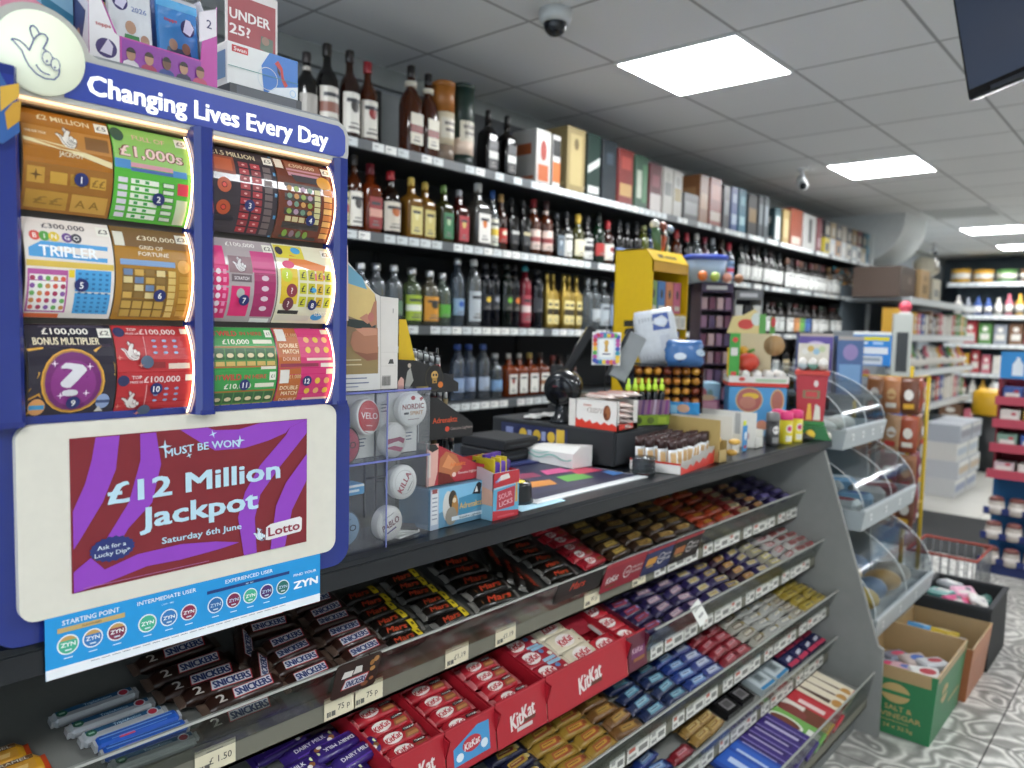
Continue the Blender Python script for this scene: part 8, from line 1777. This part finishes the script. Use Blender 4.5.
for r_, (z, yy) in enumerate(((.6205, 5.60), (.7805, 5.64), (.9305, 5.68), (1.0705, 5.72))):
    for i in range(5):
        c, d = [('c9b8bc', 'pink white'), ('7a9a8a', 'grey green'), ('d2cdc6', 'cream'), ('3a5a9c', 'blue'), ('c9a84a', 'yellow'), ('b87a8c', 'rose')][(i * 2 + r_) % 6]
        stand_box(-.83 + i * .125, yy, .105, .12, .075 if r_ else .06, z, c + '/p', [('r', -.04, .012, .04, .04, 'dcd8d2'), ('e', .02, .05, .015, .010, 'b03a48')], 'sweet_packet_box', '%s sweet box on the red stand, %s along the %s shelf from below' % (d, ordn(i + 1), ordn(r_ + 1)), 'box', rz=-R90)
# ================================================================ far gondola, cases and back wall shelving
def shelf_run(name, label, x, y, W, D, zs, H, rz, back='5a666e/m', strip='c3c8ca'):
    t = thing(name, label, 'shelving', (x, y, 0), rz)
    b = MB(); b.box(0, W, D - .02, D, 0, H, back); b.build('back_panel', t)
    b = MB(); b.box(0, W, .02, D, 0, .1, '4a4f53/m'); b.build('plinth', t)
    for z in zs:
        s = MB(); s.box(0, W, .0, D - .02, z - .03, z, 'a9aeb0/m'); s = s.build('shelf', t)
        r_ = MB(); r_.box(0, W, -.014, .0, z - .06, z + .004, strip + '/p')
        q = .05
        while q < W - .12:
            r_.dec(plane((q, -.014, z - .055)), [('r', 0, .008, .07, .04, 'dde0e0')]); q += .11
        r_.build('ticket_rail', s)
    return t
shelf_run('gondola_shelving', 'pale shelving along the far left wall beyond the bottles', -1.90, 7.45, 2.75, .60, (.16, .80, 1.14, 1.47, 1.80), 1.92, R90)
FT = ['c9c6bc white', '8a8f98 grey', 'b03a40 red', '3a5aa0 blue', 'd2a23a amber', '5a8a4a green', 'd9d6d0 cream', '7a5a44 brown', 'c96a7a pink', '4a4a52 charcoal']
def stock(n, p0, dp, z, dims, nm, cat, where, grp, seed, rz, shape='box'):
    rr = random.Random(seed)
    for i in range(n):
        c, d = FT[rr.randrange(10)].split(' ', 1)
        h = dims[2] * (.8 + .3 * rr.random())
        k = ('st', shape, c, dims, round(h, 2))
        if k not in _bars:
            b = MB()
            if shape == 'box': b.box(-dims[0] / 2, dims[0] / 2, 0, dims[1], 0, h, c + '/p', .004); b.dec(plane((0, 0, 0)), [('r', -dims[0] * .36, h * .2, dims[0] * .36, h * .5, 'd3d0c8'), ('e', 0, h * .72, dims[0] * .22, h * .12, 'e0dcd4')])
            elif shape == 'tin': b.lathe([(dims[0] / 2, 0), (dims[0] / 2, h)], c + '/p', 14, (0, dims[0] / 2, 0)); b.lathe([(dims[0] * .505, h * .3), (dims[0] * .505, h * .7)], 'd6d2ca/p', 14, (0, dims[0] / 2, 0))
            else: b.lathe([(dims[0] / 2, 0), (dims[0] / 2, h * .62), (dims[0] * .2, h * .8), (dims[0] * .2, h)], c + '/p', 14, (0, dims[0] / 2, 0)); b.lathe([(dims[0] * .505, h * .15), (dims[0] * .505, h * .5)], 'dcd8d0/p', 14, (0, dims[0] / 2, 0))
            _bars[k] = b.mesh(nm)
        o = place(_bars[k], nm, '%s %s, %s from the %s' % (d, nm.replace('_', ' '), ordn(i + 1), where), cat, Matrix.Translation((p0[0] + dp[0] * i, p0[1] + dp[1] * i, z + .0008)) @ Matrix.Rotation(rz, 4, 'Z'), grp)
for r_, (z, dm, nm, cat, sh) in enumerate(((.16, (.2, .3, .42), 'drink_case', 'case', 'box'), (.80, (.13, .2, .24), 'snack_box', 'box', 'box'), (1.14, (.09, .09, .22), 'squeeze_bottle', 'bottle', 'bottle'), (1.47, (.11, .2, .22), 'grocery_box', 'box', 'box'))):
    n = int(2.6 / (dm[0] + .03))
    stock(n, (-1.93, 7.53), (0, dm[0] + .03), z, dm, nm, cat, 'near end of the %s gondola shelf' % ('bottom', 'second', 'third', 'fourth')[r_], nm.replace('_', ' ') + ' stock on the gondola', 20 + r_, R90, sh)
stand_box(-1.96, 7.60, .50, .40, .27, 1.801, '57483f/p', [('r', -.2, .06, .2, .2, '65554a'), ('e', .05, .15, .05, .03, '8a7a6c')], 'storage_box', 'large dark brown box on top of the far shelving', 'box')
stand_box(-1.94, 8.10, .30, .35, .28, 1.801, 'c2a070/p', [('r', -.08, .06, .08, .14, '8f744c'), ('e', .0, .2, .06, .03, 'a3865a')], 'storage_box', 'tan cardboard box on top of the far shelving', 'box')
stand_box(-1.94, 8.55, .30, .35, .22, 1.801, 'c9c3b0/p', [('r', -.1, .05, .1, .12, '8a8a86')], 'storage_box', 'cream box on top of the far shelving, beside the tan one', 'box')
bag('paper_sack', 'pale paper sack on top of the cream box', 'sack', (-2.05, 8.62, 2.05), R90, .32, .20, .22, 'bcb6a2/p', [('r', -.08, .05, .08, .12, '8f8a7a')], 0, 2.4, .05)
bag('paper_sack', 'pale sack at the far end of the shelving top', 'sack', (-2.20, 9.15, 1.801), R90, .40, .22, .22, 'cfcdc2/p', [('r', -.1, .06, .1, .13, '9aa0a4')], 0, 2.4, .05)
# stacked drink cases in front of it
for k in range(8):
    i, j = k % 2, k // 2
    c = ['c3c5c6', 'b9bdc2', 'cdcdc9', 'aab0b8'][j]
    stand_box(-1.52 + .02 * (j % 2), 8.02 + i * .47, .44, .30, .165, .001 + j * .166, c + '/p', [('r', -.2, .05, .2, .11, ['8a94b0', 'b8a48a', 'a9b4c0', '8a8a94'][j]), ('r', -.2, .12, .2, .15, 'dcdcd8')], 'bottle_pack', 'shrink wrapped bottle case, %s of its stack, in the %s stack on the far floor' % (('bottom', 'second', 'third', 'topmost')[j], ('nearer', 'farther')[i]), 'case', )
t = thing('litter_bin', 'black bin with bright yellow top in the far aisle', 'bin', (-1.60, 9.75, 0), 0)
MB().lathe([(.14, 0), (.16, .02), (.17, .62)], '24272a/p', 20).build('bin_body', t); MB().lathe([(.18, .62), (.185, .70), (.18, .86), (.12, .9)], 'd9a81c/p', 20, e=2.6).build('bin_top', t)
bag('white_sack', 'white filled sack standing beside the yellow topped bin', 'sack', (-1.45, 10.35, .001), .3, .5, .95, .4, 'c9cbca/p', [('r', -.1, .3, .1, .5, '9aa6b4')], 0, 2.4, .06)
shelf_run('back_wall_shelving', 'back wall shelving at the far end of the shop', -2.75, 12.75, 3.4, .65, (.16, .58, .95, 1.37, 1.78, 2.25), 2.4, 0, '55626a/m')
for r_, (z, dm, nm, cat, sh, n) in enumerate(((.16, (.3, .3, .32), 'drink_case', 'case', 'box', 9), (.58, (.10, .1, .28), 'soft_drink_bottle', 'bottle', 'bottle', 24), (.95, (.11, .1, .32), 'cereal_box', 'box', 'box', 24), (1.37, (.16, .2, .30), 'carton_pack', 'box', 'box', 17), (1.78, (.10, .1, .30), 'squash_bottle', 'bottle', 'bottle', 20), (2.25, (.26, .2, .22), 'tub', 'tub', 'tin', 10))):
    stock(n, (-2.62, 12.80), (dm[0] + .028, 0), z, dm, nm, cat, 'left end of the %s back wall shelf' % ('bottom', 'second', 'third', 'fourth', 'fifth', 'top')[r_], nm.replace('_', ' ') + ' stock on the back wall', 40 + r_, 0, sh)
# grey headed doll cut-out in front of the wall shelving end and a slim tower
stand_box(-1.93, 6.25, .42, .20, .62, .861, '6f7478/p', [('e', .0, .38, .15, .18, '858a8e'), ('e', -.05, .30, .03, .03, '9a5a5c'), ('e', .06, .30, .03, .03, '9a5a5c'), ('r', -.15, .05, .15, .16, '5c6164')], 'grey_carton', 'grey carton with rounded print standing behind the snack rack', 'carton', rz=radians(-50))
b = MB(); b.box(-2.15, -1.80, 6.05, 6.5, .0, .86, '4e5457/m', .004); tag(b.build('storage_cabinet'), 'dark grey cabinet under the grey carton', 'cabinet')
stand_box(-1.64, 6.30, .13, .13, 1.62, .001, 'b9beb8/p', [('r', -.04, 1.18, .04, 1.48, '34393c'), ('r', -.05, 1.05, .05, 1.14, '5fa040'), ('r', -.05, .98, .05, 1.04, 'c9c23a'), ('r', -.05, .82, .05, .95, '3f6fb8')], 'display_tower', 'slim white display tower with green and blue bands beyond the snack rack', 'display stand', rz=radians(-70))
b = MB(); b.lathe([(.045, 0), (.045, .006)], 'c94a5c/p', 20, T=Matrix.Translation((0, 0, .05)) @ Matrix.Rotation(R90, 4, 'X')); b.box(-.04, .04, -.02, .02, 0, .012, 'd6d2d0/p'); tag(b.build('round_badge', None, (-1.64, 6.33, 1.622), .35), 'small round pink sign on top of the slim display tower', 'sign')
